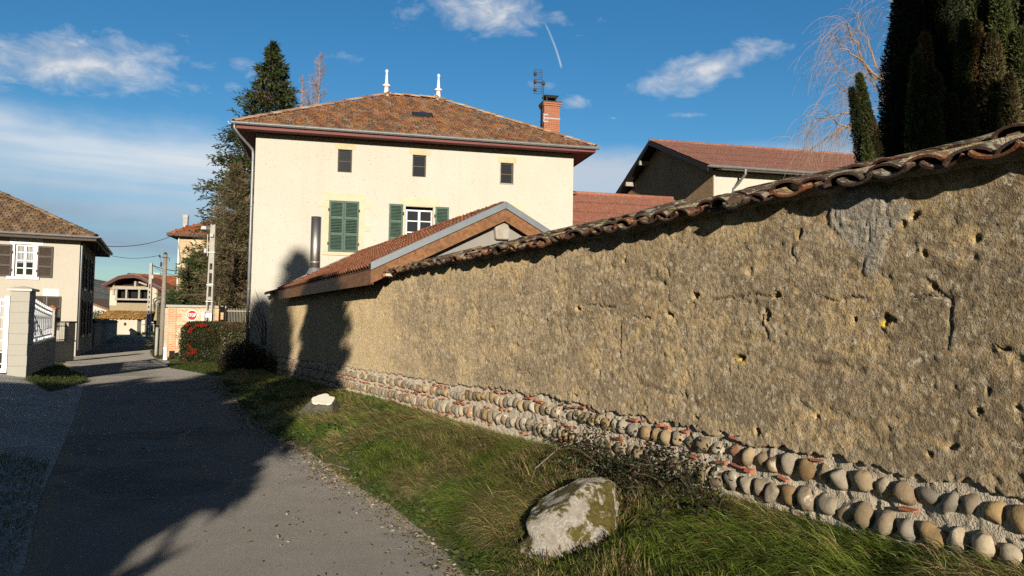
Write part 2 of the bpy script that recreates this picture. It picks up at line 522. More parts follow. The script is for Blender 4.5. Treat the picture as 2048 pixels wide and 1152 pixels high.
bk = g.n('ShaderNodeTexBrick', {'Vector': g.n('ShaderNodeMapping', {'Vector': g.co(), 'Rotation': (R(90), 0, R(0))}).outputs[0], 'Color1': (.33, .108, .054, 1), 'Color2': (.26, .085, .044, 1), 'Mortar': (.33, .22, .155, 1), 'Scale': 1.0, 'Mortar Size': .008, 'Brick Width': .22, 'Row Height': .075})
c = g.mix(g.math('MULTIPLY', g.noise(7, 4), .35), bk.outputs[0], (.24, .08, .045))
M['chimney_brick'] = g.out(c, .9, g.bump(bk.outputs[1], -.4, .01))


def corrugated(name, fr, a, b):
    g = G(name)
    c = g.mix(g.step(g.noise(2.2, 6, .7), .35, .68), a, b)
    pt = g.noise(9.0, 6, .72)
    c = g.mix(g.math('MULTIPLY', g.step(pt, .50, .60), .75), c, (.33, .235, .175))
    c = g.mix(g.math('MULTIPLY', g.step(g.noise(3.3, 5, .7), .56, .7), .5), c, (.15, .055, .04))
    return g.out(c, .9, g.bump(g.noise(40, 4), .3, .01))


M['corr_red'] = corrugated('red_fibre_cement', None, (.27, .105, .072), (.20, .082, .060))
M['corr_orange'] = corrugated('orange_fibre_cement', None, (.33, .115, .066), (.25, .092, .058))


def leaf_mat(name, trans=.25, rough=.6):
    g = G(name)
    c = g.mix(1.0, g.attr(), g.ramp(g.noise(3.0, 4), [(.3, (.75, .78, .75)), (.7, (1.2, 1.15, 1.1))]), 'MULTIPLY')
    return g.out(c, rough, None, 0, .25, 0, trans)


M['needles'] = leaf_mat('conifer_needles', .28)
M['hedge_leaf'] = leaf_mat('hedge_leaves', .2, .45)
M['grass'] = leaf_mat('grass_blades', .35, .55)
g = G('lichened_boulder')
f = g.noise(9, 7, .70, dist=.4); f2 = g.noise(5.5, 7, .68, g.n('ShaderNodeMapping', {'Vector': g.co(), 'Location': (4.2, 1.1, 8.3)}).outputs[0], .2)
c = g.mix(g.step(g.noise(28, 5, .7), .35, .7), (.21, .185, .155), (.32, .29, .245))
f = g.math('ADD', f, g.math('MULTIPLY', g.math('SUBTRACT', g.noise(70, 4, .7), .5), .16)); f2 = g.math('ADD', f2, g.math('MULTIPLY', g.math('SUBTRACT', g.noise(90, 4, .7), .5), .12))
c = g.mix(g.step(f, .48, .52), c, g.mix(g.step(g.noise(70, 4, .7), .4, .68), (.22, .20, .17), (.40, .38, .34)))
c = g.mix(g.step(f2, .47, .52), c, g.mix(g.step(g.noise(40, 5, .7), .3, .7), (.045, .038, .010), (.125, .100, .022)))
M['boulder'] = g.out(c, .95, g.bump(g.math('ADD', g.noise(30, 6, .7), g.math('MULTIPLY', g.step(f2, .5, .6), .8)), .8, .02), diffrough=.6)
g = G('grey_stone')
c = g.mix(g.step(g.noise(9, 6, .7), .35, .65), (.055, .05, .04), (.12, .11, .09))
M['grey_stone'] = g.out(c, .95, g.bump(g.noise(24, 6, .7), .9, .02))
M['painted_top'] = plain('cream_paint_on_stone', (.72, .68, .56), .8, .06, 9.0, .3)
g = G('pebble_herringbone')     # cobbles laid in slanting courses with thin brick courses between
co = g.n('ShaderNodeMapping', {'Vector': g.co(), 'Rotation': (0, 0, R(-12))}).outputs[0]
vv = g.n('ShaderNodeTexVoronoi', {'Vector': g.n('ShaderNodeMapping', {'Vector': g.co(), 'Rotation': (0, R(35), 0), 'Scale': (5.2, 5.2, 12)}).outputs[0], 'Scale': 1.0})
c = g.mix(g.n('ShaderNodeSeparateColor', {0: vv.outputs['Color']}).outputs[0], (.34, .25, .14), (.60, .50, .34))
c = g.mix(g.step(vv.outputs['Distance'], .36, .5), c, (.50, .42, .30))
c = g.mix(g.math('MULTIPLY', g.step(g.noise(1.2, 5), .56, .7), .6), c, (.40, .19, .09))
M['pebble_wall'] = g.out(c, .95, g.bump(vv.outputs['Distance'], -.7, .05))
g = G('old_brick')
bk = g.n('ShaderNodeTexBrick', {'Vector': g.n('ShaderNodeMapping', {'Vector': g.co(), 'Rotation': (R(90), 0, 0)}).outputs[0], 'Color1': (.45, .17, .075, 1), 'Color2': (.40, .21, .11, 1), 'Mortar': (.50, .40, .27, 1), 'Scale': 1.0, 'Mortar Size': .016, 'Brick Width': .3, 'Row Height': .085})
c = g.mix(g.math('MULTIPLY', g.step(g.noise(2.5, 5), .5, .72), .8), bk.outputs[0], (.52, .41, .26))
M['old_brick'] = g.out(c, .95, g.bump(bk.outputs[1], -.4, .02))
g = G('tower_stone')
bk = g.n('ShaderNodeTexBrick', {'Vector': g.n('ShaderNodeMapping', {'Vector': g.co(), 'Rotation': (R(90), 0, 0)}).outputs[0], 'Color1': (.44, .31, .16, 1), 'Color2': (.36, .25, .13, 1), 'Mortar': (.52, .44, .30, 1), 'Scale': 1.0, 'Mortar Size': .02, 'Brick Width': .42, 'Row Height': .2})
c = g.mix(g.math('MULTIPLY', g.step(g.noise(1.3, 5), .48, .66), .75), bk.outputs[0], (.55, .48, .35))
c = g.mix(g.math('MULTIPLY', g.step(g.noise(6, 5), .55, .68), .6), c, (.42, .20, .09))
M['tower_stone'] = g.out(c, .95, g.bump(bk.outputs[1], -.4, .02))
g = G('hill_forest')
c = g.mix(g.step(g.noise(.02, 6), .4, .62), (.085, .095, .085), (.14, .14, .12))
M['hill'] = g.out(c, 1.0, g.bump(g.noise(.06, 6, .7), 1.0, 6.0))
M['sign_red'] = plain('sign_red', (.56, .022, .026), .4, .04, 4.0, .02)
M['sign_white'] = plain('sign_white', (.80, .80, .78), .4, .03, 4.0, .02)
M['stone_white'] = plain('limewashed_stone', (.74, .73, .70), .8, .07, 9.0, .3)
# ------------------------------------------------------------------ terrain
def zr(Y): return np.interp(Y, [-40, 5, 34, 45, 80, 300, 1200], [.1, 0, -.40, -.42, -.20, .4, 2.0])


R_EDGE = np.array([(.9, 1.0), (.45, 2.6), (-.19, 4.659), (-.464, 5.365), (-.876, 6.316), (-1.538, 7.547), (-2.408, 9.396), (-3.249, 10.735), (-4.537, 13.54),
                   (-5.844, 16.49), (-7.372, 20.18), (-8.986, 24.06), (-10.358, 25.8), (-12.176, 28.14), (-13.75, 31.76), (-14.2, 32.6), (-15.2, 34.2), (-16.1, 35.75),
                   (-17.04, 36.92), (-24.9, 53.5), (-32.12, 70.3), (-40, 84)])
R_EDGE = np.vstack([[3.5, -12.0], [1.5, -2.0], R_EDGE])
L_EDGE = np.array([(-1.6, -12.0), (-1.75, 0.0), (-2.754, 4.52), (-3.835, 6.45), (-5.184, 9.07), (-6.38, 11.39), (-8.45, 15.3), (-11.07, 20.2), (-12.6, 23.0), (-16.3, 28.4), (-21.13, 36.9),
                   (-25.38, 46.8), (-37.06, 72.66), (-46, 84)])


def xr(Y): return np.interp(Y, R_EDGE[:, 1], R_EDGE[:, 0])
def xl(Y): return np.interp(Y, L_EDGE[:, 1], L_EDGE[:, 0])


_re_s = R_EDGE[:14, :2] @ WV[:2]; _re_o = WD - R_EDGE[:14, :2] @ WN[:2]
def o_edge(s): return np.interp(s, _re_s, _re_o)


def zbase(s):   # height of the bank at the foot of the earth wall
    return np.interp(s, [-6, 2.2, 3, 4.2, 6, 8, 12.2, 14.4, 17.5, 26.2, 30, 33], [.45, .40, .36, .33, .31, .22, .16, .10, -.02, -.28, -.34, -.40])


def gz(X, Y):
    X = np.asarray(X, float); Y = np.asarray(Y, float)
    z0 = zr(Y)
    s = X * WV[0] + Y * WV[1]; o = WD - (X * WN[0] + Y * WN[1])
    oe = o_edge(s); zb = zbase(s)
    t = np.clip(o / np.maximum(oe, .3), 0, 1)
    prof = 1 - t ** 1.35
    z = z0 + (zb - z0) * prof
    bump = (fbm(X * 1.3, Y * 1.3, 3, 21) - .5) * .16 * sstep(0, .3, t) * (1 - sstep(.75, 1, t)) * (s < 30)
    z = np.where(o > oe, z0, z + bump)
    far = sstep(29, 33, s)
    z = z * (1 - far) + z0 * far
    dl = xl(Y) - X
    z = z + np.where(dl > 0, .28 * sstep(0, 2.4, dl) * sstep(6, 14, Y) * (1 - sstep(60, 90, Y)), 0)
    return z


def ground_grid():
    def axis(a, b, fine, lo, hi, grow):
        xs = list(np.arange(a, b + 1e-6, fine)); st = fine; x = xs[-1]
        while x < hi: st *= grow; x += st; xs.append(x)
        st = fine; x = xs[0]
        while x > lo: st *= grow; x -= st; xs.insert(0, x)
        return np.array(xs)
    X = axis(-24, 6, .3, -1400, 1400, 1.22); Y = axis(-4, 50, .3, -1200, 1500, 1.2)
    XX, YY = np.meshgrid(X, Y, indexing='ij')
    Z = gz(XX, YY)
    inside = np.minimum(xr(YY) - XX, XX - xl(YY))
    Z = Z - .05 * sstep(.0, .35, inside) * (YY < 85) * (YY > -12)
    nx, ny = XX.shape
    V = np.stack([XX, YY, Z], -1).reshape(-1, 3)
    i, j = np.meshgrid(np.arange(nx - 1), np.arange(ny - 1), indexing='ij')
    a = (i * ny + j).ravel()
    F = np.stack([a, a + ny, a + ny + 1, a + 1], 1)
    return V, F


V_, F_ = ground_grid()
tag(npmesh('ground', V_, F_, M['field'], smooth=True), kind='structure')


def strip(name, ys, xa, xb, nx, zoff, mat, jag=0.0, crown=0.0):
    V = []; EC = []
    for k, y in enumerate(ys):
        a, b = xa(y), xb(y)
        ja = jag * (fbm(np.array([y * 2.1]), np.array([3.3]), 4, 5)[0] - .5); jb = jag * (fbm(np.array([y * 2.3]), np.array([8.3]), 4, 6)[0] - .5)
        for i in range(nx):
            t = i / (nx - 1); x = a + ja + (b + jb - a - ja) * t
            V.append((x, y, float(zr(y)) + zoff + crown * 4 * t * (1 - t))); EC.append((max(math.exp(-(b + jb - x) / .22), math.exp(-(x - a - ja) / .35)),) * 3)
    ny = len(ys); F = []
    for k in range(ny - 1):
        for i in range(nx - 1):
            a = k * nx + i; F.append((a, a + 1, a + nx + 1, a + nx))
    return tag(npmesh(name, V, F, mat, col=np.array(EC), smooth=True), kind='structure')


strip('road', list(np.arange(-12, 26, .12)) + list(np.arange(26, 84.1, .5)), lambda y: float(xl(y)) - .1, lambda y: float(xr(y)), 44, .012, M['asphalt'], .22)
# gravel forecourt left of the road
def gx(y): return float(xl(y)) - .04
GYS = np.arange(-12, 19.6, .25)
V = []; NXG = 24
for y in GYS:
    b = gx(y); a = b - 13.0
    for i in range(NXG):
        t = (i / (NXG - 1)) ** 1.6; x = b - 13 * t
        V.append((x, y, float(gz(x, y)) + .016))
F = []
for k in range(len(GYS) - 1):
    for i in range(NXG - 1):
        a = k * NXG + i; F.append((a, a + NXG, a + NXG + 1, a + 1))
tag(npmesh('gravel_forecourt', V, F, M['gravel'], smooth=True), kind='structure')

# give-way line: one solid white bar across the lane
def on_road(u, v):
    Y = 25.0
    for _ in range(50):
        q = atz(u, v, float(zr(Y))); Y = .5 * Y + .5 * q[1]
    return q
a, b, c, d = [on_road(*p) for p in [(258, 730.6), (352, 729.8), (352, 726.4), (258, 727.2)]]
V = []
for t in np.linspace(0, 1, 9):
    V.append(a + (b - a) * t + (0, 0, .02)); V.append(d + (c - d) * t + (0, 0, .02))
tag(npmesh('stop_line', V, [(2 * i, 2 * i + 2, 2 * i + 3, 2 * i + 1) for i in range(8)], M['road_paint']), kind='structure')

# bank of earth under the grass, finer than the ground
ss = np.concatenate([np.arange(-3, 10, .08), np.arange(10, 30.2, .16)]); NT = 34
V = []
for s in ss:
    oe = float(o_edge(s)) + .05
    for i in range(NT):
        o = -.06 + (oe + .06) * i / (NT - 1); p = WF(s, o, 0)
        V.append((p[0], p[1], 0))
V = np.array(V); V[:, 2] = gz(V[:, 0], V[:, 1]) + .022 + (fbm(V[:, 0] * 5, V[:, 1] * 5, 3, 31) - .5) * .04
F = []
for k in range(len(ss) - 1):
    for i in range(NT - 1):
        a = k * NT + i; F.append((a, a + NT, a + NT + 1, a + 1))
tag(npmesh('bank', V, F, M['soil'], smooth=True), kind='structure')

# hills on the horizon
az = np.radians(np.linspace(-75, 75, 181)); V = []
for a in az:
    deg = math.degrees(a)
    h = 12 + 30 * fbm(np.array([deg * .09 + 3]), np.array([.5]), 4, 77)[0] + 20 * math.exp(-((deg + 31.5) / 5.0) ** 2)
    for k, (r, f) in enumerate([(880, -.3), (930, .45), (1000, .85), (1100, 1.0), (1300, .5)]):
        V.append((r * math.sin(a), r * math.cos(a), h * f))
F = []
for i in range(len(az) - 1):
    for k in range(4):
        b = i * 5 + k; F.append((b, b + 5, b + 6, b + 1))
tag(npmesh('hills', V, F, M['hill'], smooth=True), kind='structure')
# ------------------------------------------------------------------ the long rammed-earth wall
S0, S1 = -6.0, 28.6
wall = thing('garden_wall', WF(12, 0, float(gz(*WF(12, .1, 0)[:2]))), 'long rammed earth wall on cobble courses, capped with lichened canal tiles', 'wall')


def h_bot(s):
    return np.interp(s, [-3, 2, 4, 5.6, 7, 8.75, 9.3, 10.5, 15.6, 24.5, 29], [.78, .775, .765, .775, .79, .76, .71, .69, .575, .355, .24])


def wpts(pts): return [WF.on(u, v) for u, v in pts]


cols = []
s = S0
while s < S1:
    cols.append(s)
    s += .06 if s < 1.9 else .0125 * max(1.0, s / 5.0)
cols.append(S1)
cols = np.array(cols); NH = 132
T = np.linspace(0, 1, NH)
SS = np.repeat(cols[:, None], NH, 1)
jag = (fbm(cols * 6, cols * 0 + 2.2, 5, 41, .62) - .5) * .125 + (vnoise(cols * 26, cols * 0, 44) - .5) * .022
HB = (h_bot(cols) + jag)[:, None]
HT = np.full_like(HB, 2.40)
HH = HB + (HT - HB) * T[None, :]
smooth_zone = sstep(11.8, 13.2, SS)                    # newer, smoother daub under the outbuilding
crustn = fbm(SS * 2.6 + 3, HH * 5.2, 5, 57, .58)
crust = sstep(.43, .49, crustn)                       # hard plates of crust standing proud of the eroded earth
disp = (fbm(SS * 1.1, HH * 1.6, 3, 51) - .5) * .030 + (fbm(SS * 5, HH * 6, 4, 52) - .5) * .010
disp += (fbm(SS * 19, HH * 21, 3, 53) - .5) * (.006 + .008 * (1 - crust)) + (fbm(SS * 27, HH * 31, 4, 54, .72) - .5) * .011
disp += crust * .007 * (1 - .6 * smooth_zone)
c1, i1 = cells(SS, HH, .062, 60, .8); c2, i2 = cells(SS, HH, .032, 64, .8); c3, i3 = cells(SS, HH, .16, 68, .28)
peb1 = np.sqrt(np.clip(1 - (c1 / (.22 + .22 * i1)) ** 2, 0, 1)); peb2 = np.sqrt(np.clip(1 - (c2 / .36) ** 2, 0, 1)); pit = np.clip(1 - (c3 / (.14 + .16 * i3)) ** 2, 0, 1)
k_ = 1 - .45 * smooth_zone
disp += peb1 * .004 * (i1 > .62) * k_ * (1 - .5 * crust) + peb2 * .0035 * k_ * (1 - .4 * crust) - pit * .012 * k_ * sstep(.5, .6, fbm(SS * 1.5, HH * 1.5, 2, 58))
er = fbm(SS * 2.2, HH * 3.2, 4, 71)
top_er = sstep(2.02, 2.26, HH + (er - .5) * .35)       # crumbled ochre zone under the tiles
disp -= top_er * .014
# lift joints and cracks seen in the photograph
def polyd(pts):
    d = np.full(SS.shape, 9.0); wob = (fbm(SS * 9, HH * 9, 3, 81) - .5) * .07; wob2 = (fbm(SS * 9, HH * 9, 3, 85) - .5) * .07
    x = SS + wob; y = HH + wob2
    for (a, b), (c, e) in zip(pts[:-1], pts[1:]):
        vx, vy = c - a, e - b; L2 = vx * vx + vy * vy + 1e-9
        t = np.clip(((x - a) * vx + (y - b) * vy) / L2, 0, 1)
        d = np.minimum(d, np.hypot(x - a - t * vx, y - b - t * vy))
    return d


cracks = [[(1906, 590), (1896, 705), (1905, 790), (1903, 960)], [(1592, 435), (1588, 505), (1596, 575)], [(1530, 615), (1535, 735)],
          [(1415, 600), (1500, 590), (1640, 598), (1780, 590), (1900, 600), (2048, 612)], [(1245, 620), (1240, 720)], [(1110, 620), (1200, 612), (1300, 640)],
          [(1110, 475), (1112, 560), (1108, 640)], [(1855, 560), (1880, 590), (1908, 600)]]
for cpts in cracks:
    d = polyd(wpts(cpts))
    gate = sstep(.44, .60, fbm(SS * 3.1, HH * 3.1, 3, 91))
    disp -= .028 * np.exp(-(d / .0065) ** 2) * gate
holes = [(1535, 633, 6, 9), (1776, 637, 11, 11), (1870, 577, 10, 8), (1632, 832, 8, 6), (1897, 893, 15, 6), (2008, 695, 16, 5), (1962, 826, 9, 7), (1980, 783, 5, 8), (2040, 820, 6, 10), (1512, 862, 6, 7),
         (1392, 836, 6, 6), (1230, 830, 6, 5), (1150, 792, 4, 5), (1340, 630, 9, 5), (1160, 618, 9, 5), (1480, 716, 12, 5), (1860, 912, 9, 5), (1710, 640, 5, 6), (1600, 470, 5, 9), (1555, 590, 9, 7),
         (1830, 432, 10, 8), (1805, 447, 7, 7), (1850, 505, 9, 7), (1950, 480, 6, 7), (1095, 640, 4, 4), (985, 655, 4, 4), (1393, 590, 7, 8), (1250, 520, 4, 5)]
holemask = np.zeros(SS.shape)
for u, v, ru, rv in holes:
    a, b = WF.on(u, v); a2, _ = WF.on(u + ru, v); _, b2 = WF.on(u, v + rv)
    rs, rh = abs(a2 - a) * .72, abs(b2 - b) * .72
    q = ((SS - a + (fbm(SS * 18, HH * 18, 3, 93) - .5) * rs * 3.0) / rs) ** 2 + ((HH - b + (fbm(SS * 18, HH * 18, 3, 94) - .5) * rh * 3.0) / rh) ** 2 + (fbm(SS * 34, HH * 34, 3, 95) - .5) * 1.6
    m = np.exp(-np.clip(q, 0, 9) ** 2)
    disp -= .050 * m; holemask = np.maximum(holemask, sstep(.02, .3, np.exp(-np.clip(q / 3.2, 0, 9))))
# shallow eroded courses
for hh0 in (1.02, 1.30, 1.86):
    disp -= .016 * np.exp(-((HH - hh0 - (fbm(SS * 1.5, SS * 0, 3, 97) - .5) * .16) / .022) ** 2) * sstep(.52, .66, fbm(SS * 2.4, HH * 2.4 + 5, 3, 98)) * (1 - smooth_zone)
# grey cement repair under the tiles
pa, pb = WF.on(1728, 425); pa2, _ = WF.on(1762, 425)
pq = ((SS - pa) / .25) ** 2 + ((HH - 2.15) / .19) ** 2 + (fbm(SS * 8, HH * 8, 4, 101) - .5) * 1.5
patch = 1 - sstep(.62, .92, pq)
pt = ((SS - pa + .05) / .09) ** 2 + ((HH - 1.92) / .13) ** 2 + (fbm(SS * 9, HH * 9, 4, 103) - .5) * 1.2
patch = np.maximum(patch, 1 - sstep(.7, 1.0, pt))
fold = fbm(SS * 20 + fbm(SS * 7, HH * 7, 2, 106) * 4, HH * 6, 4, 107)
disp = disp * (1 - .75 * patch) + patch * (.006 - np.abs(fold - .5) * .05 + .008)
disp = disp * (.80 + .20 * holemask) * np.clip((1.02 - T[None, :]) * 12 + .2, 0, 1)
V = (WN * WD)[None, None, :] + SS[..., None] * WV + (disp)[..., None] * (-WN)
V[..., 2] = HH
# albedo: brown crust, ochre where the crust has gone, pale stones
big = fbm(SS * .9, HH * 1.3, 4, 111); md = fbm(SS * 4, HH * 5, 4, 112); st = fbm(SS * 6, HH * .9, 4, 113)
col = np.array((.325, .252, .160))[None, None] * (.84 + .42 * md)[..., None]
w = sstep(.46, .62, big)[..., None]; col = col * (1 - w) + w * np.array((.37, .292, .19)) * (.85 + .3 * md)[..., None]
w = (sstep(.55, .70, st) * .45)[..., None]; col = col * (1 - w) + w * np.array((.23, .176, .112))
w = (smooth_zone * .95)[..., None]; col = col * (1 - w) + w * (np.array((.46, .352, .20)) * (.82 + .34 * md)[..., None])
w = (smooth_zone * sstep(1.5, 1.2, HH + (er - .5) * .5) * .35)[..., None]; col = col * (1 - w) + w * np.array((.40, .33, .22))
och = np.clip(top_er * .75 + holemask * .75 + (1 - crust) * .45 * sstep(.3, .6, md) + sstep(.60, .72, fbm(SS * 3.3, HH * 3.3, 4, 115)) * .35, 0, 1)[..., None]
dk = (np.clip(crust * sstep(.42, .58, fbm(SS * 1.8 + 7, HH * 2.4, 4, 116) + .10 * sstep(5.5, 2.0, SS)) * .62, 0, 1) * (1 - smooth_zone))[..., None]; col = col * (1 - dk) + dk * np.array((.19, .15, .098))
col = col * (1 - och) + och * (np.array((.46, .34, .175)) * (.8 + .4 * md)[..., None])
stone = (peb1 > .35) * (i1 > .62); sc = np.where(i1 > .84, 1.0, .62)[..., None] * np.array((.46, .40, .29))
col = np.where(stone[..., None], .45 * col + .55 * sc, col)
w = ((peb2 > .5) & (i2 > .72)).astype(float)[..., None] * .45; col = col * (1 - w) + w * np.array((.46, .41, .31))
w = ((peb2 > .3) & (i2 < .16)).astype(float)[..., None] * .5; col = col * (1 - w) + w * np.array((.16, .125, .085))
cm_, im_ = cells(SS + (fbm(SS * 14, HH * 14, 2, 117) - .5) * .06, HH + (fbm(SS * 14, HH * 14, 2, 118) - .5) * .06, .075, 119, .8)
w = (sstep(.42, .30, cm_) * (im_ < .42) * .55 * (1 - .6 * smooth_zone))[..., None]; col = col * (1 - w) + w * np.array((.12, .094, .060))
w = sstep(.10, .0, HH - HB)[..., None] * .35; col = col * (1 - w) + w * np.array((.42, .35, .25))
w = patch[..., None]; col = col * (1 - w) + w * (np.array((.33, .305, .255)) * (.85 + .3 * fold)[..., None])
for lu, lv in [(1482, 722), (1770, 650), (945, 665), (1545, 1005)]:        # yellow lichen spots
    a, b = WF.on(lu, lv); w = np.exp(-(((SS - a) / .03) ** 2 + ((HH - b) / .025) ** 2) ** 2)[..., None]; col = col * (1 - w) + w * np.array((.62, .46, .06))
nc = len(cols)
V = V.reshape(-1, 3); col = np.clip(col, .02, .85).reshape(-1, 3)
i, j = np.meshgrid(np.arange(nc - 1), np.arange(NH - 1), indexing='ij'); a = (i * NH + j).ravel()
F = np.stack([a, a + 1, a + NH + 1, a + NH], 1)
# body: bottom lip, back, ends, top
Vb = []; nb = len(V)
extra = []; cb = []
for k in range(nc):
    p = V[k * NH]; q = V[k * NH + NH - 1]
    extra += [p + WN * .11, q + WN * .45, np.array([*(WF(cols[k], -.45, 0)[:2]), -.5])]
    cb += [col[k * NH] * .9] * 3
extra = np.array(extra); V2 = np.vstack([V, extra]); col2 = np.vstack([col, np.array(cb)])
F2 = []
for k in range(nc - 1):
    a0, a1 = k * NH, (k + 1) * NH; t0, t1 = a0 + NH - 1, a1 + NH - 1; e0, e1 = nb + 3 * k, nb + 3 * (k + 1)
    F2 += [(a0, a1, e1, e0), (t0, e0 + 1, e1 + 1, t1), (e0 + 1, e0 + 2, e1 + 2, e1 + 1)]
npmesh('rammed_earth', V2, np.vstack([F, np.array(F2)]), M['pise'], wall, col2)
mb = MB(); mb.quad(WF(S1 - .01, -.02, -.6), WF(S1 - .01, -.45, -.6), WF(S1 - .01, -.45, 2.4), WF(S1 - .01, -.02, 2.4)); mb.build('end_face', M['mortar'], wall)

# mortar plinth behind the cobbles
ps = []
s = S0
while s < S1:
    ps.append(s); s += .05 if s < 1.9 else .017 * max(1.0, s / 5)
ps = np.array(ps); NP = 52
SP = np.repeat(ps[:, None], NP, 1); hb0 = (zbase(ps) - .22)[:, None]; ht0 = (h_bot(ps) + .06)[:, None]
HP = hb0 + (ht0 - hb0) * np.linspace(0, 1, NP)[None]
dp = (fbm(SP * 4, HP * 5, 4, 121) - .5) * .03 + (fbm(SP * 22, HP * 22, 4, 122) - .5) * .03
c4, i4 = cells(SP, HP, .045, 124, .8); dp += np.sqrt(np.clip(1 - (c4 / .36) ** 2, 0, 1)) * .008
V = (WN * WD)[None, None] + SP[..., None] * WV + (dp - .026)[..., None] * (-WN); V[..., 2] = HP
i, j = np.meshgrid(np.arange(len(ps) - 1), np.arange(NP - 1), indexing='ij'); a = (i * NP + j).ravel()
npmesh('mortar_plinth', V.reshape(-1, 3), np.stack([a, a + 1, a + NP + 1, a + NP], 1), M['mortar'], wall)

# courses of river cobbles
def uvs(nu, nv):
    V = []; 
    for i in range(nv + 1):
        ph = math.pi * i / nv
        for k in range(nu):
            th = 2 * math.pi * k / nu
            V.append((math.sin(ph) * math.cos(th), math.sin(ph) * math.sin(th), math.cos(ph)))
    F = [(i * nu + k, i * nu + (k + 1) % nu, (i + 1) * nu + (k + 1) % nu, (i + 1) * nu + k) for i in range(nv) for k in range(nu)]
    return np.array(V), np.array(F)


CU_, CF_ = uvs(14, 9)
COB_COLS = [(.40, .315, .195), (.34, .265, .17), (.45, .38, .275), (.30, .245, .175), (.42, .335, .22), (.47, .41, .315), (.37, .25, .12), (.27, .225, .165), (.43, .30, .15), (.48, .43, .34), (.33, .295, .245)]


def cobble_rows():
    rng = np.random.default_rng(5); VV = []; FF = []; CC = []; nb = 0
    up = lambda s: np.interp(s, [-3, 3, 8.3, 8.8, 9.2, 11.5, 14.5, 19, 28.6], [.70, .672, .645, .62, .572, .525, .462, .34, .12])
    lo = lambda s: np.interp(s, [-3, 3, 5, 8.8, 9.4, 12.4, 15, 19.6, 24.3, 28.6], [.515, .49, .488, .42, .37, .305, .232, .13, .006, -.1])
    th = lambda s: lo(s) - .17
    for row, (fn, a, b) in enumerate([(up, S0, S1 - .1), (lo, S0, S1 - .1), (th, 9.2, S1 - .1)]):
        s = a
        while s < b:
            wd = rng.uniform(.044, .076) if s < 9 else rng.uniform(.044, .072)
            s += wd
            if row == 0 and rng.random() < .03: s += wd; continue
            rh = rng.uniform(.056, .082) * (1.0 if row < 2 else .85); rw = wd * .98; ro = rng.uniform(.036, .060)
            if row == 0: rh *= .84
            tilt = rng.normal(.38 if s < 5 else .15, .30) * (1 if row else .8)
            e = rng.uniform(.75, 1.35)
            P = CU_.copy(); sg = np.sign(P)
            P = sg * np.abs(P) ** e if e < 1 else P
            P = facets(P, int(nb) + 7, 7, .70, .96)
            P = P + (fbm(P[:, 0] * 1.4 + nb, P[:, 2] * 1.4 + P[:, 1], 3, 130)[:, None] - .5) * .55 * P
            P[:, 0] *= 1 + .45 * P[:, 2] * rng.uniform(-1, 1); P[:, 2] *= 1 + .3 * P[:, 0] * rng.uniform(-1, 1)
            x = P[:, 0] * rw; z = P[:, 2] * rh; y = P[:, 1] * ro
            x2 = x * math.cos(tilt) - z * math.sin(tilt); z2 = x * math.sin(tilt) + z * math.cos(tilt)
            h = float(fn(s)) + rng.normal(0, .007)
            VV.append(WF.o + WV * (s + x2)[:, None] - WN * (y - .020 + rng.uniform(-.018, .008))[:, None] + np.array([0, 0, 1.0]) * (h + z2)[:, None])
            FF.append(CF_ + nb); nb += len(P)
            c = np.array(COB_COLS[rng.integers(len(COB_COLS))]) * np.array((1.0, .97, .92)) * rng.uniform(.55, .92)
            if rng.random() < .02: c = np.array((.36, .185, .11))
            CC.append(np.repeat(c[None], len(P), 0))
            s += wd + (rng.uniform(.0, .018) if s < 8 else rng.uniform(0, .012)) + (rng.uniform(.02, .05) if rng.random() < .07 and row == 0 and s < 8 else 0)
    npmesh('cobble_courses', np.vstack(VV), np.vstack(FF), M['cobble'], wall, np.vstack(CC), True)
    mb = MB(); rng = np.random.default_rng(9)
    for fn, a, b, pr in [(lambda s: (up(s) + lo(s)) / 2 + .0, 1.5, 8.9, .45), (lambda s: (up(s) + lo(s)) / 2 + .005, 8.9, S1, .75), (lambda s: up(s) + .082, 4.5, 8.6, .55), (lambda s: up(s) + .078, 9.0, S1, .35), (lambda s: lo(s) - .085, 6.0, S1, .4), (lambda s: up(s) + .09, 2, 4.5, .25)]:
        s = a
        while s < b:
            L = rng.uniform(.045, .105); t = rng.uniform(.007, .011)
            if rng.random() < pr:
                h = float(fn(s)) + rng.normal(0, .008); tl = rng.normal(.0, .12)
                fr = Frame(WF(s, 0, 0), WV, -WN)
                dx = L / 2; y1 = rng.uniform(-.012, .020)
                zs = lambda x, sg: h + x * tl + sg * t + (abs(x) / dx) ** 2 * rng.uniform(-.004, .008)
                mb.hexa([fr(-dx, -.06, zs(-dx, -1)), fr(dx, -.06, zs(dx, -1)), fr(dx * .9, y1, zs(dx, -1)), fr(-dx, y1 * rng.uniform(.4, 1), zs(-dx, -1)),
                         fr(-dx, -.06, zs(-dx, 1)), fr(dx, -.06, zs(dx, 1)), fr(dx * .93, y1, zs(dx, .8)), fr(-dx * .95, y1 * rng.uniform(.5, 1), zs(-dx, .7))])
            s += L + rng.uniform(.02, .09)
    mb.build('brick_chips', M['chip'], wall, bevel=.003)


cobble_rows()


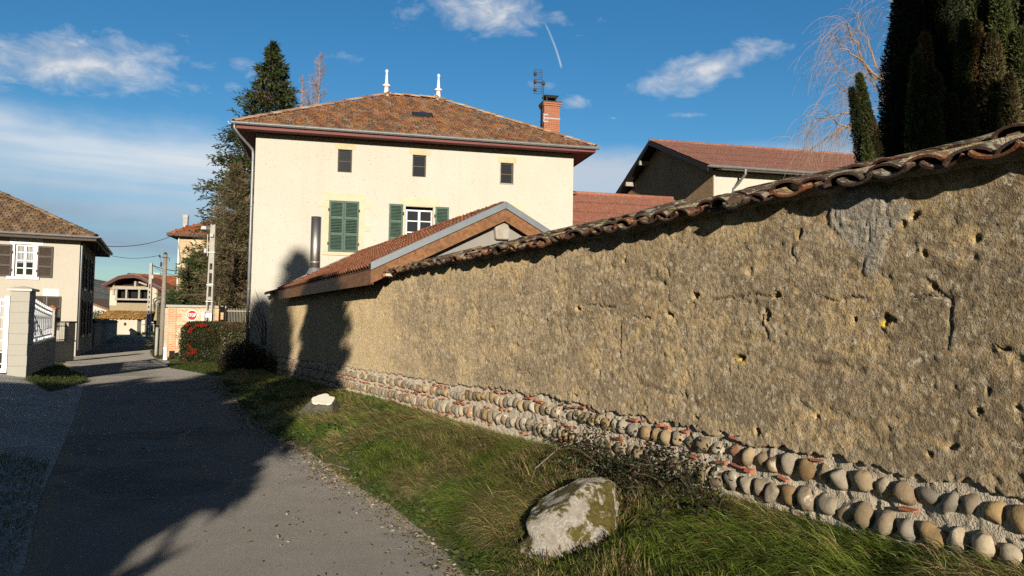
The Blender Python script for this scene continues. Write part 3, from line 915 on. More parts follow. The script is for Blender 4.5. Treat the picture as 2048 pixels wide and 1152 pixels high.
# coping of canal tiles
def canal_tile(P0, along, cross, L, r0, r1, arch, thick, up, mb, col, sag=0.0, n=9, m=4):
    """half pipe from P0 in direction 'along'; up=+1 cover, -1 pan; r0 lower end half width, r1 upper end"""
    nrm = np.cross(cross, along); nrm = nrm / np.linalg.norm(nrm)
    if nrm[2] < 0: nrm = -nrm
    V = []
    for layer in (0, 1):
        for i in range(m + 1):
            t = i / m; r = r0 + (r1 - r0) * t; hgt = arch * (r / r0)
            for k in range(n + 1):
                a = math.pi * (.06 + .88 * k / n)
                x = -math.cos(a) * (r - layer * thick * .8); z = up * (math.sin(a) * hgt - layer * thick)
                V.append(P0 + along * (L * t) + cross * x + nrm * (z + sag * math.sin(math.pi * t)))
    q = (m + 1) * (n + 1); F = []
    for i in range(m):
        for k in range(n):
            a = i * (n + 1) + k
            F.append((a, a + 1, a + n + 2, a + n + 1)); F.append((q + a, q + a + n + 1, q + a + n + 2, q + a + 1))
    for k in range(n):
        F.append((k, q + k, q + k + 1, k + 1)); b = m * (n + 1) + k; F.append((b, b + 1, q + b + 1, q + b))
    for i in range(m):
        a = i * (n + 1); F.append((a, a + n + 1, q + a + n + 1, q + a)); b = a + n; F.append((b, q + b, q + b + n + 1, b + n + 1))
    mb.col = col; mb.add(V, F)


TILE_COLS = [(.110, .052, .032), (.082, .044, .030), (.135, .060, .032), (.070, .043, .032), (.170, .066, .032), (.095, .058, .042), (.066, .046, .036)]


def coping(sa, sb, z0, o0, seed, tone=1.0):
    rng = np.random.default_rng(seed); mb = MB(); sl = .30
    al0 = unit(np.array(WN * 1.0 + np.array([0, 0, sl])))          # up the slope, away from the road
    s = sa
    pitch = .236
    while s < sb:
        jt = lambda q: rng.normal(0, q)
        c = lambda: tuple(float(x) for x in np.array(TILE_COLS[rng.integers(len(TILE_COLS))]) * rng.uniform(.8, 1.2) * tone)
        for course in (0, 1):
            back = .0 if course == 0 else .34
            lift = course * .014
            # pan
            yaw = jt(.05); al = unit(al0 + WV * yaw); cr = unit(np.cross(al, (0, 0, 1.0))); pr = jt(.022)
            P = WF(s + jt(.016), o0 - back + pr, z0 + back * sl - pr * sl + lift + .047 + jt(.008))
            canal_tile(P, al, cr, .44, .119, .098, .052, .013, -1, mb, c())
            # cover
            yaw = jt(.09); al = unit(al0 + WV * yaw + np.array([0, 0, jt(.035)]) + 0); cr = unit(np.cross(al, (0, 0, 1.0)) + np.array([0, 0, jt(.06)])); pr = jt(.03) - .04
            P = WF(s + pitch / 2 + jt(.020), o0 - back + pr, z0 + back * sl - pr * sl + lift + .012 + jt(.009))
            canal_tile(P, al, cr, .45, .124, .094, .064, .013, 1, mb, c())
            if rng.random() < (.30 if course == 0 else .12):      # a slipped or doubled cover
                pr2 = pr - rng.uniform(.06, .14)
                P = WF(s + pitch / 2 + jt(.02), o0 - back + pr2, z0 + back * sl - pr2 * sl + lift + .030 + jt(.008))
                canal_tile(P, unit(al + WV * jt(.08)), cr, .42, .118, .09, .056, .014, 1, mb, c())
        # a ridge piece lying along the top
        s += pitch * rng.uniform(.93, 1.09)
    s = sa
    while s < sb:
        P = WF(s, o0 - .70 + rng.normal(0, .01), z0 + .205 + rng.normal(0, .006)); al = unit(WV + np.array([0, 0, rng.normal(0, .02)]))
        canal_tile(P, al, unit(np.cross(al, (0, 0, 1.0))), .42, .115, .09, .08, .015, 1, mb, tuple(np.array(TILE_COLS[rng.integers(7)]) * tone))
        s += .36
    mb.build('tile_coping', M['coping_tile'], wall, smooth=False)
    bed = MB(); bed.col = (1, 1, 1)
    pr = [0, WF(sa, .03, z0 + .075), WF(sa, .03, z0 + .105), WF(sa, -.52, z0 + .25), WF(sa, -.60, z0 - .1), WF(sa, -.02, z0 - .02)]
    bed.prism(pr[1:], WV * (sb - sa)); bed.build('mortar_bed', M['mortar'], wall)


coping(S0, 12.25, 2.280, .155, 15)
coping(24.5, S1 + .1, 2.40, .22, 16, .8)
mb = MB(); fr = Frame(WF(12.36, 0, 0), WV, -WN)
mb.col = (.46, .15, .07); mb.box(fr, -.02, .10, -.2, .22, 2.245, 2.30); mb.col = (.5, .45, .36); mb.box(fr, -.10, -.025, -.2, .2, 2.25, 2.295); mb.col = (.13, .075, .05); mb.box(fr, -.09, .09, -.2, .20, 2.305, 2.335)
mb.build('end_brick', M['coping_tile'], wall, bevel=.006)
# ------------------------------------------------------------------ roofs
def inpoly(u, v, P):
    r = False; n = len(P); j = n - 1
    for i in range(n):
        (a, b), (c, d) = P[i], P[j]
        if (b > v) != (d > v) and u < (c - a) * (v - b) / (d - b) + a: r = not r
        j = i
    return r


INTERLOCK = [(0, .0), (.06, .030), (.17, .040), (.28, .030), (.34, .004), (.55, -.004), (.8, .002), (1.0, .0)]
WAVE = [(0, .0), (.15, .035), (.32, .046), (.48, .03), (.62, .0), (.8, -.012), (1.0, .0)]


def tile_slope(mb, O, ex, ey, poly, tw, th, lift, prof, rng, cols, jit=.006, offset=True, ragged=.02):
    en = unit(np.cross(ex, ey))
    if en[2] < 0: en = -en
    us = [p[0] for p in poly]; vs = [p[1] for p in poly]
    nr = int((max(vs) - min(vs)) / th) + 1; ncl = int((max(us) - min(us)) / tw) + 2
    for j in range(nr):
        v0 = min(vs) + j * th
        for i in range(ncl):
            u0 = min(us) + (i - (0.5 if offset and j % 2 else 0)) * tw
            if not inpoly(u0 + tw / 2, v0 + th * .5, poly): continue
            a = rng.normal(0, jit); dv = rng.normal(0, ragged) * th; b = rng.normal(0, jit * .6)
            mb.col = tuple(float(x) for x in np.array(cols[rng.integers(len(cols))]) * rng.uniform(.8, 1.22))
            k = len(prof); V = []
            for (fu, fz) in prof: V.append(O + ex * (u0 + fu * tw) + ey * (v0 + dv) + en * (fz + lift + a + b * fu))
            for (fu, fz) in prof: V.append(O + ex * (u0 + fu * tw) + ey * (v0 + th * 1.12 + dv) + en * (fz + a * .3))
            for (fu, fz) in prof: V.append(O + ex * (u0 + fu * tw) + ey * (v0 + dv + .004) + en * (fz - .01))
            F = []
            for q in range(k - 1):
                F.append((q, q + 1, k + q + 1, k + q)); F.append((2 * k + q, 2 * k + q + 1, q + 1, q))
            mb.add(V, F)


def ridge_tiles(mb, A, B, r, step, rng, cols, lay=.03):
    A = np.asarray(A); B = np.asarray(B); d = B - A; L = np.linalg.norm(d); d = d / L
    cr = unit(np.cross(d, (0, 0, 1.0)))
    s = 0
    while s < L:
        c = tuple(float(x) for x in np.array(cols[rng.integers(len(cols))]) * rng.uniform(.8, 1.25))
        P = A + d * s + np.array([0, 0, lay + rng.normal(0, .008)])
        canal_tile(P, unit(d + np.array([0, 0, -.03]) + rng.normal(0, .012, 3)), cr, step * 1.15, r, r * .86, r * .72, .018, 1, mb, c, n=6, m=2)
        s += step


def hip_house(name, label, fr, w, d, zg, zw, over, ze, rise, mats, tile, opens, rng, ridge=None, wall_parts=True, tile_sides=('front',)):
    """hipped house: front face on y=0 of the frame from x=0..w, depth d behind (negative y); ze = eave height, rise per metre"""
    th = thing(name, fr(w / 2, -d / 2, zg), label, 'house')
    mb = MB(); wall_open(mb, fr, 0, w, zg - .6, zw, opens, .22)
    for a, b in (((0, 0), (0, -d)), ((0, -d), (w, -d)), ((w, -d), (w, 0))):
        mb.quad(fr(a[0], a[1], zg - .6), fr(b[0], b[1], zg - .6), fr(b[0], b[1], zw), fr(a[0], a[1], zw))
    mb.build('wall', mats['wall'], th)
    core = MB(); core.box(fr, .25, w - .25, -.26, -d + .3, zg, zw - .05); core.build('interior', M['black'], th)
    # eaves corners
    E = [(-over, over), (w + over, over), (w + over, -d - over), (-over, -d - over)]
    half = (d + 2 * over) / 2; zr_ = ze + half * rise
    RL, RR = (-over + half, over - half), (w + over - half, over - half)
    if ridge: RL, RR = ridge
    C = [fr(x, y, ze) for x, y in E]; A = fr(*RL, zr_); B = fr(*RR, zr_)
    dn = np.array([0, 0, -.05])
    mb = MB()
    mb.col = tuple(tile['cols'][0])
    mb.add([C[0] + dn, C[1] + dn, B + dn, A + dn], [(0, 1, 2, 3)]); mb.add([C[1] + dn, C[2] + dn, B + dn], [(0, 1, 2)])
    mb.add([C[2] + dn, C[3] + dn, A + dn, B + dn], [(0, 1, 2, 3)]); mb.add([C[3] + dn, C[0] + dn, A + dn], [(0, 1, 2)])

    def slope(P0, P1, top):
        ex = unit(P1 - P0); n = np.cross(ex, top[0] - P0); ey = unit(np.cross(n, ex))
        if ey[2] < 0: ey = -ey
        poly = [(0, 0), (np.linalg.norm(P1 - P0), 0)] + [((q - P0) @ ex, (q - P0) @ ey) for q in top]
        tile_slope(mb, P0, ex, ey, poly, tile['w'], tile['h'], tile['lift'], tile['prof'], rng, tile['cols'], tile.get('jit', .006))
    if 'front' in tile_sides: slope(C[0], C[1], [B, A])
    if 'right' in tile_sides: slope(C[1], C[2], [B])
    if 'left' in tile_sides: slope(C[3], C[0], [A])
    roof = mb.build('roof', mats['tile'], th)
    mb = MB()
    for p, q in ((C[0], A), (C[1], B), (A, B), (C[2], B), (C[3], A)): ridge_tiles(mb, p, q, tile.get('rr', .13), .36, rng, tile.get('rcols', tile['cols']), tile.get('lay', .03))
    mb.build('ridge_tiles', mats['tile'], roof)
    # soffit, fascia
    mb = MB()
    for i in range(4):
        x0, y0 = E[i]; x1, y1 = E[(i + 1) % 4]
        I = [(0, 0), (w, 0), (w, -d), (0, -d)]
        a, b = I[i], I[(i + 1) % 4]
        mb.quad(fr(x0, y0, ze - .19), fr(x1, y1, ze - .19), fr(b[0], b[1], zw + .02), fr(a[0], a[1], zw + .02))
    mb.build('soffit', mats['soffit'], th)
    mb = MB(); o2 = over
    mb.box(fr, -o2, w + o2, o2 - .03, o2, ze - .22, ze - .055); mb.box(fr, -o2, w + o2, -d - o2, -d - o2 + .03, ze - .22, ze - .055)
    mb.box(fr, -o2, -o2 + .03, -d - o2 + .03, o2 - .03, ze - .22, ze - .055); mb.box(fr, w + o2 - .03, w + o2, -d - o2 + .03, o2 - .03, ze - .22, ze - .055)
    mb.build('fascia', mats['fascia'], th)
    return th, roof, (C, A, B)


def half_gutter(mb, a, b, r, outv, n=8):
    a = np.asarray(a); b = np.asarray(b); V = []; outv = unit(np.asarray(outv, float)); z = np.array([0, 0, 1.0])
    for lay in (1.0, .86):
        for P in (a, b):
            for k in range(n + 1):
                t = math.pi * k / n
                V.append(P + outv * (math.cos(t) * r * lay) - z * (math.sin(t) * r * lay))
    q = n + 1; F = []
    for k in range(n):
        F += [(k, k + 1, q + k + 1, q + k), (2 * q + k, 3 * q + k, 3 * q + k + 1, 2 * q + k + 1)]
        F += [(k, 2 * q + k, 2 * q + k + 1, k + 1), (q + k, q + k + 1, 3 * q + k + 1, 3 * q + k)]
    for e in (0, n): F.append((e, q + e, 3 * q + e, 2 * q + e))
    mb.add(V, F)
    L = np.linalg.norm(b - a); d = (b - a) / L
    mb.tube([a + outv * r - z * .0, b + outv * r], .014, 6)
    s = .6
    while s < L:
        P = a + d * s
        pts = [P + outv * (math.cos(t) * r * 1.06) - z * (math.sin(t) * r * 1.06) for t in np.linspace(0, math.pi, 7)]
        mb.tube(pts, .012, 4); s += 1.9


def shutter(parent, fr, x0, x1, z0, z1, y, mat, panels=3, hinge_side=None, label=None):
    mb = MB(); t = .04; st = .065
    mb.box(fr, x0, x0 + st, y, y + t, z0, z1); mb.box(fr, x1 - st, x1, y, y + t, z0, z1)
    zs = np.linspace(z0, z1 - .08, panels + 1)
    for i, z in enumerate(list(zs)):
        hgt = .09 if 0 < i < panels else .08
        mb.box(fr, x0 + st, x1 - st, y + .002, y + t - .002, z, z + hgt)
    for i in range(panels):
        a = zs[i] + .09; b = zs[i + 1]; n = max(3, int((b - a) / .052))
        for k in range(n):
            z = a + (k + .5) * (b - a) / n
            mb.hexa([fr(x0 + st, y + .006, z - .004), fr(x1 - st, y + .006, z - .004), fr(x1 - st, y + t - .004, z - .026), fr(x0 + st, y + t - .004, z - .026),
                     fr(x0 + st, y + .006, z + .010), fr(x1 - st, y + .006, z + .010), fr(x1 - st, y + t - .004, z - .012), fr(x0 + st, y + t - .004, z - .012)])
    s = mb.build('shutter', mat, parent)
    if label: s['label'] = label
    if hinge_side is not None:
        xh = x0 if hinge_side < 0 else x1
        for z in (z0 + .3, z1 - .35):
            hb = MB(); hb.box(fr, xh - .035, xh + .035, y + t, y + t + .012, z - .04, z + .04); hb.tube([fr(xh + .03 * hinge_side, y + t * .5, z - .06), fr(xh + .03 * hinge_side, y + t * .5, z + .06)], .016, 6)
            hb.build('hinge', M['dark_iron'], s)
    return s


def casement(parent, fr, x0, x1, z0, z1, y, mat, cols, rows, fw=.06, bar=.035, pane=True, split=None, name='window'):
    """frame proud of the glass at depth y (inside the wall), panes laid as one child"""
    mb = MB(); t = .05
    mb.box(fr, x0, x0 + fw, y, y + t, z0, z1); mb.box(fr, x1 - fw, x1, y, y + t, z0, z1)
    mb.box(fr, x0 + fw, x1 - fw, y, y + t, z0, z0 + fw); mb.box(fr, x0 + fw, x1 - fw, y, y + t, z1 - fw, z1)
    for i in range(1, cols):
        x = x0 + (x1 - x0) * i / cols; b = bar * (2.2 if split and i == cols // 2 else 1)
        mb.box(fr, x - b / 2, x + b / 2, y + .004, y + t - .004 + (.012 if split else 0), z0 + fw, z1 - fw)
    for r in rows:
        z = z0 + (z1 - z0) * r
        mb.box(fr, x0 + fw, x1 - fw, y + .008, y + t - .010, z - bar / 2, z + bar / 2)
    w = mb.build(name, mat, parent, bevel=.004)
    gl = MB(); gl.quad(fr(x0 + fw * .5, y + .016, z0 + fw * .5), fr(x1 - fw * .5, y + .016, z0 + fw * .5), fr(x1 - fw * .5, y + .016, z1 - fw * .5), fr(x0 + fw * .5, y + .016, z1 - fw * .5))
    gl.build('pane', M['glass'], w)
    return w


# ------------------------------------------------------------------ the big cream house
rng = np.random.default_rng(21)
HW, HD = 12.11, 9.8
ZG = -.38
attic = [(2.94, 3.46, 7.07, 7.93), (5.72, 6.24, 7.06, 7.90), (9.15, 9.65, 7.00, 7.81)]
w1 = (2.68, 3.77, 4.08, 5.99); w2 = (5.50, 6.55, 3.95, 5.91); w3 = (8.86, 9.92, 3.95, 5.91)
low = [(2.6, 3.7, .7, 2.6), (8.9, 9.9, .6, 2.6)]
ROOFC = [(.235, .100, .050), (.19, .086, .046), (.29, .120, .054), (.155, .080, .048), (.225, .128, .075), (.27, .165, .105), (.14, .086, .058), (.30, .135, .05)]
HIPC = [(.36, .24, .17), (.30, .14, .08), (.40, .33, .26), (.26, .15, .10), (.42, .27, .16)]
house, roof, (HC_, HA_, HB_) = hip_house('farmhouse', 'large cream roughcast house with green shutters and hipped tile roof', HF, HW, HD, ZG, 8.33, .70, 8.52, .545,
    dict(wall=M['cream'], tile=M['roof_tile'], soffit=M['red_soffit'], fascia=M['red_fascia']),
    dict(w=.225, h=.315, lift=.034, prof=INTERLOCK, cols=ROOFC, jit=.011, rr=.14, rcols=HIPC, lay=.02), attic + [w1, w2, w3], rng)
for i, (a, b, c, d) in enumerate(attic):
    wn = casement(house, HF, a, b, c, d, -.16, M['dark_wood'], 1, (.5,) if i < 2 else (.47,), .045, .04)
    mb = MB(); mb.box(HF, a - .13 + (0 if i < 2 else .03), b + .13, -.05, .012, d + .01, d + .235 if i != 0 else d + .22); mb.build('lintel', M['old_lintel'], house)
    if i == 2:
        mb = MB(); mb.box(HF, a - .03, a, -.1, .022, c - .03, d); mb.box(HF, b, b + .03, -.1, .022, c - .03, d); mb.box(HF, a, b, -.1, .022, c - .04, c); mb.build('frame', M['grey_wood'], wn)
# stone surrounds
def surround(x0, x1, z0, z1, ears):
    mb = MB(); p = .014
    mb.box(HF, x0 - .19, x1 + .20, -.05, p, z1 + .004, z1 + .30)
    mb.box(HF, x0 - .19, x0 - .002, -.05, p, z0, z1 + .001); mb.box(HF, x1 + .002, x1 + .20, -.05, p, z0, z1 + .001)
    for sx, za, zb in ears:
        if sx < 0: mb.box(HF, x0 - .43, x0 - .188, -.05, p, za, zb)
        else: mb.box(HF, x1 + .198, x1 + .44, -.05, p, za, zb)
    mb.box(HF, x0 - .22, x1 + .22, -.05, .045, z0 - .13, z0 - .01)
    mb.build('surround', M['surround'], house)
surround(*w1, [(-1, 5.74, 5.95), (1, 5.74, 5.95), (1, 4.89, 5.08)])
def lintel(x0, x1, z, h=.30):
    mb = MB(); mb.box(HF, x0, x1, -.05, .014, z, z + h); mb.build('lintel', M['surround'], house)
lintel(5.27, 6.78, 5.93, .31); lintel(8.63, 10.16, 5.93, .27); lintel(10.17, 10.40, 5.72, .2)
mid = (w1[0] + w1[1]) / 2
shutter(house, HF, w1[0] + .005, mid - .004, w1[2], w1[3], -.012, M['green_paint'], 3, -1, 'left leaf of the closed green louvred shutters')
shutter(house, HF, mid + .004, w1[1] - .005, w1[2], w1[3], -.012, M['green_paint'], 3, 1, 'right leaf of the closed green louvred shutters')
shutter(house, HF, 4.88, 5.40, 3.98, 5.97, .03, M['green_paint'], 3, 1, 'left open green shutter folded back against the wall')
shutter(house, HF, 6.63, 7.15, 3.98, 5.94, .03, M['green_paint'], 3, -1, 'right open green shutter folded back against the wall')
wn = casement(house, HF, 5.52, 6.53, 3.97, 5.80, -.15, M['white_paint'], 2, (.30, .53, .765), .055, .04, split=True)
for xa_ in (5.44, 6.551): mb = MB(); mb.box(HF, xa_, xa_ + .059, -.03, .02, 3.95, 5.92); mb.build('jamb', M['surround'], house)
casement(house, HF, 8.88, 9.90, 3.97, 5.89, -.15, M['white_paint'], 2, (.30, .53, .765), .055, .04, split=True)
# gutters and downpipe
mb = MB(); og = .70
half_gutter(mb, HF(-og - .06, og + .085, 8.50), HF(HW + og + .10, og + .085, 8.47), .085, HF.y)
half_gutter(mb, HF(-og - .085, og + .06, 8.50), HF(-og - .085, -HD - og, 8.50), .085, -HF.x)
mb.build('gutter', M['zinc'], house, smooth=False)
mb = MB()
mb.tube([HF(-.66, .76, 8.42), HF(-.66, .76, 8.30), HF(-.50, .62, 8.08), HF(-.22, .22, 7.82), HF(-.09, .12, 7.68), HF(-.07, .10, 7.5), HF(-.07, .10, 5.2), HF(-.07, .10, ZG)], .048, 8)
for z in (7.3, 5.6, 4.0, 2.6, 1.2): mb.tube([HF(-.07, .10, z - .02), HF(-.07, .10, z + .02)], .058, 8)
mb.build('downpipe', M['zinc'], house, smooth=True)
# finials
for P in (HA_, HB_):
    mb = MB()
    mb.lathe(P + np.array([0, 0, -.06]), [(.14, 0), (.12, .04), (.088, .38), (.10, .40), (.165, .43), (.175, .47), (.165, .50), (.10, .53), (.075, .56), (.048, .98), (.036, 1.02), (.06, 1.06), (.072, 1.11), (.06, 1.16), (.025, 1.20)], 12)
    mb.build('finial', M['white_paint'], house, smooth=False)
# roof light
hx0, hz0 = None, None
fn = np.array([0, 0, 0.0])
def on_roof(u, v):        # sighting on the front roof slope
    P0 = HC_[0]; nn = np.cross(HC_[1] - P0, HA_ - P0); d = ray(u, v); t = ((P0 - CAM) @ nn) / (d @ nn); return CAM + d * t
P = on_roof(845, 232); exr = HF.x; eyr = unit(HF.y * -1 + np.array([0, 0, .545])); enr = unit(np.cross(exr, eyr)); enr = enr if enr[2] > 0 else -enr
sk = lambda x, y, z: P + exr * x + eyr * y + enr * z
mb = MB(); mb.box(sk, -.42, .42, -.36, .32, .02, .085); s_ = mb.build('skylight', M['dark_iron'], house)
mb = MB(); mb.box(sk, -.23, -.01, -.10, .24, .085, .10); mb.box(sk, .01, .25, -.10, .24, .085, .10); mb.build('pane', M['glass'], s_)
# chimney on the right hip
t = 3.0
def _u(q):
    w_ = (q - CAM) @ _F; return 1024 + FPX * ((q - CAM) @ CR) / w_
while _u(HF(HW + .7 - t, .7 - t - .45, 8.52 + .545 * t)) < 1099: t -= .01
cb = HF(HW + .7 - t, .7 - t - .45, 0)
chx = Frame(cb, HF.x, HF.y); DZ = at(1098, 208, cb[1])[2] - 11.58
_ch = Frame(cb, HF.x, HF.y); chx = lambda x, y, z: _ch(x, y, z + DZ)
mb = MB(); mb.box(chx, -.33, .33, -.30, .30, 9.0 - DZ, 11.42); mb.box(chx, -.37, .37, -.34, .34, 11.42, 11.50); mb.box(chx, -.40, .40, -.37, .37, 11.50, 11.56)
ch = mb.build('chimney', M['chimney_brick'], house)
mb = MB(); mb.box(chx, -.41, .41, -.38, .38, 11.56, 11.60); mb.box(chx, -.26, .26, -.22, .22, 11.60, 11.64)
mb.hexa([chx(-.24, .2, 11.78), chx(.24, .2, 11.78), chx(.24, -.2, 11.78), chx(-.24, -.2, 11.78), chx(-.31, .26, 11.88), chx(.31, .26, 11.88), chx(.31, -.26, 11.88), chx(-.31, -.26, 11.88)])
for x in (-.2, .2):
    for y in (-.17, .17): mb.box(chx, x - .02, x + .02, y - .02, y + .02, 11.64, 11.78)
mb.build('cowl', M['dark_iron'], ch)
mb = MB(); mb.box(chx, -.345, .345, .302, .312, 10.875, 10.915); mb.box(chx, -.345, -.333, -.30, .30, 10.875, 10.915)
for z in (10.75, 11.03): mb.box(chx, -.345, -.16, .302, .325, z - .022, z + .022); mb.bar(chx(-.38, .30, z), chx(-.38, .42, z), .03)
mb.box(chx, -.36, -.33, .302, .33, 10.72, 11.06); mb.build('bracket', M['zinc_light'], ch)
# aerial strapped to the chimney
ant = MB(); mx = (-.40, .36)
ant.tube([chx(*mx, 10.62), chx(*mx, 12.42)], .020, 7)
an = ant.build('antenna', M['dark_iron'], ch)
ant = MB(); x0 = -.62
for xo in (-.22, .08):
    ant.tube([chx(mx[0] - .16 + xo, .42, 11.82), chx(mx[0] - .16 + xo, .42, 12.84)], .012, 5)
for z in np.linspace(11.84, 12.82, 11): ant.tube([chx(mx[0] - .42, .42 + .02 * math.sin(z * 9), z), chx(mx[0] - .06, .42, z)], .008, 4)
ant.tube([chx(mx[0] + .02, .38, 12.30), chx(mx[0] - .30, .44, 12.30)], .016, 5); ant.box(chx, mx[0] - .06, mx[0] + .06, .30, .44, 12.24, 12.36)
for z in (12.0, 12.33, 12.66): ant.box(chx, mx[0] - .40, mx[0] - .30, .30, .46, z - .05, z + .06)
ant.build('dipole_rack', M['dark_iron'], ch)

# ------------------------------------------------------------------ outbuilding behind the wall
AX0, AX1 = 12.72, 24.1; EO, EZ = .33, 2.415; SLP = .505; RO = -2.08; RZ = EZ + (EO - RO) * SLP
ann = thing('outbuilding', WF(18, -2, 0), 'low outbuilding with brown tile roof and timber barge boards behind the earth wall', 'shed')
rng = np.random.default_rng(31)
ex = WV; ey = unit(-np.array(-WN) * 1.0 + np.array([0, 0, SLP])); L_ = math.hypot(EO - RO, RZ - EZ)
ANC = [(.235, .090, .045), (.20, .080, .042), (.265, .105, .052), (.225, .10, .056)]
mb = MB(); P0 = WF(AX0, EO, EZ)
tile_slope(mb, P0, ex, ey, [(0.0, 0), (AX1 - AX0, 0), (AX1 - AX0, L_), (0, L_)], .205, .345, .032, WAVE, rng, ANC, .003, False, .004)
mb.col = (.1, .045, .03); dn = np.array([0, 0, -.03])
mb.quad(P0 + dn, WF(AX1, EO, EZ) + dn, WF(AX1, RO, RZ) + dn, WF(AX0, RO, RZ) + dn)
P1 = WF(AX1, 2 * RO - EO, EZ); ey2 = unit(np.array(-WN) + np.array([0, 0, SLP]))
tile_slope(mb, P1, -WV, ey2, [(0, 0), (AX1 - AX0, 0), (AX1 - AX0, L_), (0, L_)], .205, .345, .032, WAVE, rng, ANC, .003, False, .004)
mb.quad(P1 + dn, WF(AX0, 2 * RO - EO, EZ) + dn, WF(AX0, RO, RZ) + dn, WF(AX1, RO, RZ) + dn)
ridge_tiles(mb, WF(AX0, RO, RZ), WF(AX1, RO, RZ), .12, .38, rng, ANC, .01)
aroof = mb.build('roof', M['red_tile'], ann)
mb = MB(); fr = WF
mb.box(fr, AX0 - .02, AX1, EO - .04, EO - .012, EZ - .285, EZ - .015); mb.build('fascia', M['timber'], ann)
def slanted(mb, x0, x1, oa, za, ob, zb, h0, h1):
    mb.hexa([WF(x0, oa, za + h0), WF(x1, oa, za + h0), WF(x1, ob, zb + h0), WF(x0, ob, zb + h0), WF(x0, oa, za + h1), WF(x1, oa, za + h1), WF(x1, ob, zb + h1), WF(x0, ob, zb + h1)])
mb = MB(); slanted(mb, AX0 - .06, AX0 - .022, EO + .02, EZ - .01, RO, RZ - .0, -.27, -.02); mb.build('barge_board', M['timber'], ann)
mb = MB(); slanted(mb, AX0 - .06, AX0 - .022, RO - .004, RZ - .002, 2 * RO - EO, EZ, -.27, -.02); mb.build('barge_board', M['timber'], ann)
mb = MB(); slanted(mb, AX0 - .10, AX0 + .10, EO + .03, EZ, RO, RZ + .005, .055, .075); slanted(mb, AX0 - .10, AX0 - .088, EO + .03, EZ, RO, RZ + .005, -.05, .056)
slanted(mb, AX0 - .10, AX0 + .10, RO - .003, RZ + .005, 2 * RO - EO, EZ, .055, .075); slanted(mb, AX0 - .10, AX0 - .088, RO - .003, RZ + .005, 2 * RO - EO, EZ, -.05, .056)
mb.build('verge_flashing', M['zinc_light'], ann)
mb = MB(); slanted(mb, AX1 - .05, AX1 + .14, EO, EZ, RO, RZ + .005, .05, .085); slanted(mb, AX1 + .128, AX1 + .14, EO, EZ, RO, RZ, -.2, .05); mb.build('edge_flashing', M['zinc_light'], ann)
mb = MB()
mb.prism([WF(AX0 + .14, -.46, 0), WF(AX0 + .14, 2 * RO + .3, 0), WF(AX0 + .14, 2 * RO + .3, EZ - .0), WF(AX0 + .14, RO, RZ - .20), WF(AX0 + .14, -.46, EZ + .12)], WV * .2)
mb.box(WF, AX0 + .62, AX1 - .2, 2 * RO + .1, 2 * RO + .3, 0, EZ)
mb.box(WF, AX0 + .4, AX1 - .05, -.44, -.02, 2.39, EZ - .12)
mb.prism([WF(AX1 - .25, -.46, 0), WF(AX1 - .25, 2 * RO + .3, 0), WF(AX1 - .25, 2 * RO + .3, EZ), WF(AX1 - .25, RO, RZ - .1), WF(AX1 - .25, -.46, EZ + .25)], WV * .2)
mb.build('wall', M['grey_render'], ann)
mb = MB()
b0 = [(-.13, -.26), (.12, -.27), (.15, -.04), (.05, .04), (-.1, .03), (-.16, -.1)]
mb.prism([WF(AX0 + .03, RO - .0 + x, RZ - .33 + z) for x, z in b0], WV * .6); mb.build('ridge_beam', M['grey_wood'], ann, bevel=.02)
FS, FO = 23.85, -.70; fb = WF(FS, FO, 2.75); ftop = WF.cross(636, 434, FS)[1]
mb = MB(); mb.lathe(fb, [(.15, 0), (.15, ftop - 2.75), (.14, ftop - 2.75), (.14, ftop - 3.2)], 32); pp = mb.build('flue_pipe', M['stainless'], ann, smooth=False); pp.data.polygons.foreach_set('use_smooth', [abs(p_.normal[2]) < .3 for p_ in pp.data.polygons])
mb = MB(); mb.lathe(fb + np.array([0, 0, .52]), [(.156, 0), (.156, .035)], 24); mb.lathe(fb + np.array([0, 0, .16]), [(.26, 0), (.20, .12), (.158, .2)], 24); mb.build('collar', M['zinc'], pp)
# ------------------------------------------------------------------ white house on the left
LF0 = Frame((-20.85, 37.0), (math.cos(WA), math.sin(WA)), (math.sin(WA), -math.cos(WA)))
lw = 9.6
LF = Frame(LF0(-lw, 0, 0), LF0.x, LF0.y)          # x=0 left end, x=lw the corner by the street
X_ = lambda u, v: LF.on(u, v)[0]
Zl = lambda u, v: LF.on(u, v)[1]
lz = Zl(156, 481)
wx0, wx1, wz0, wz1 = X_(29, 520), X_(70, 520), Zl(50, 553), Zl(50, 488.5)
rng = np.random.default_rng(41)
LC = [(.20, .125, .072), (.165, .105, .063), (.24, .155, .09), (.14, .09, .058), (.28, .19, .115)]
gq = LF.on(181, 470.5, .7)
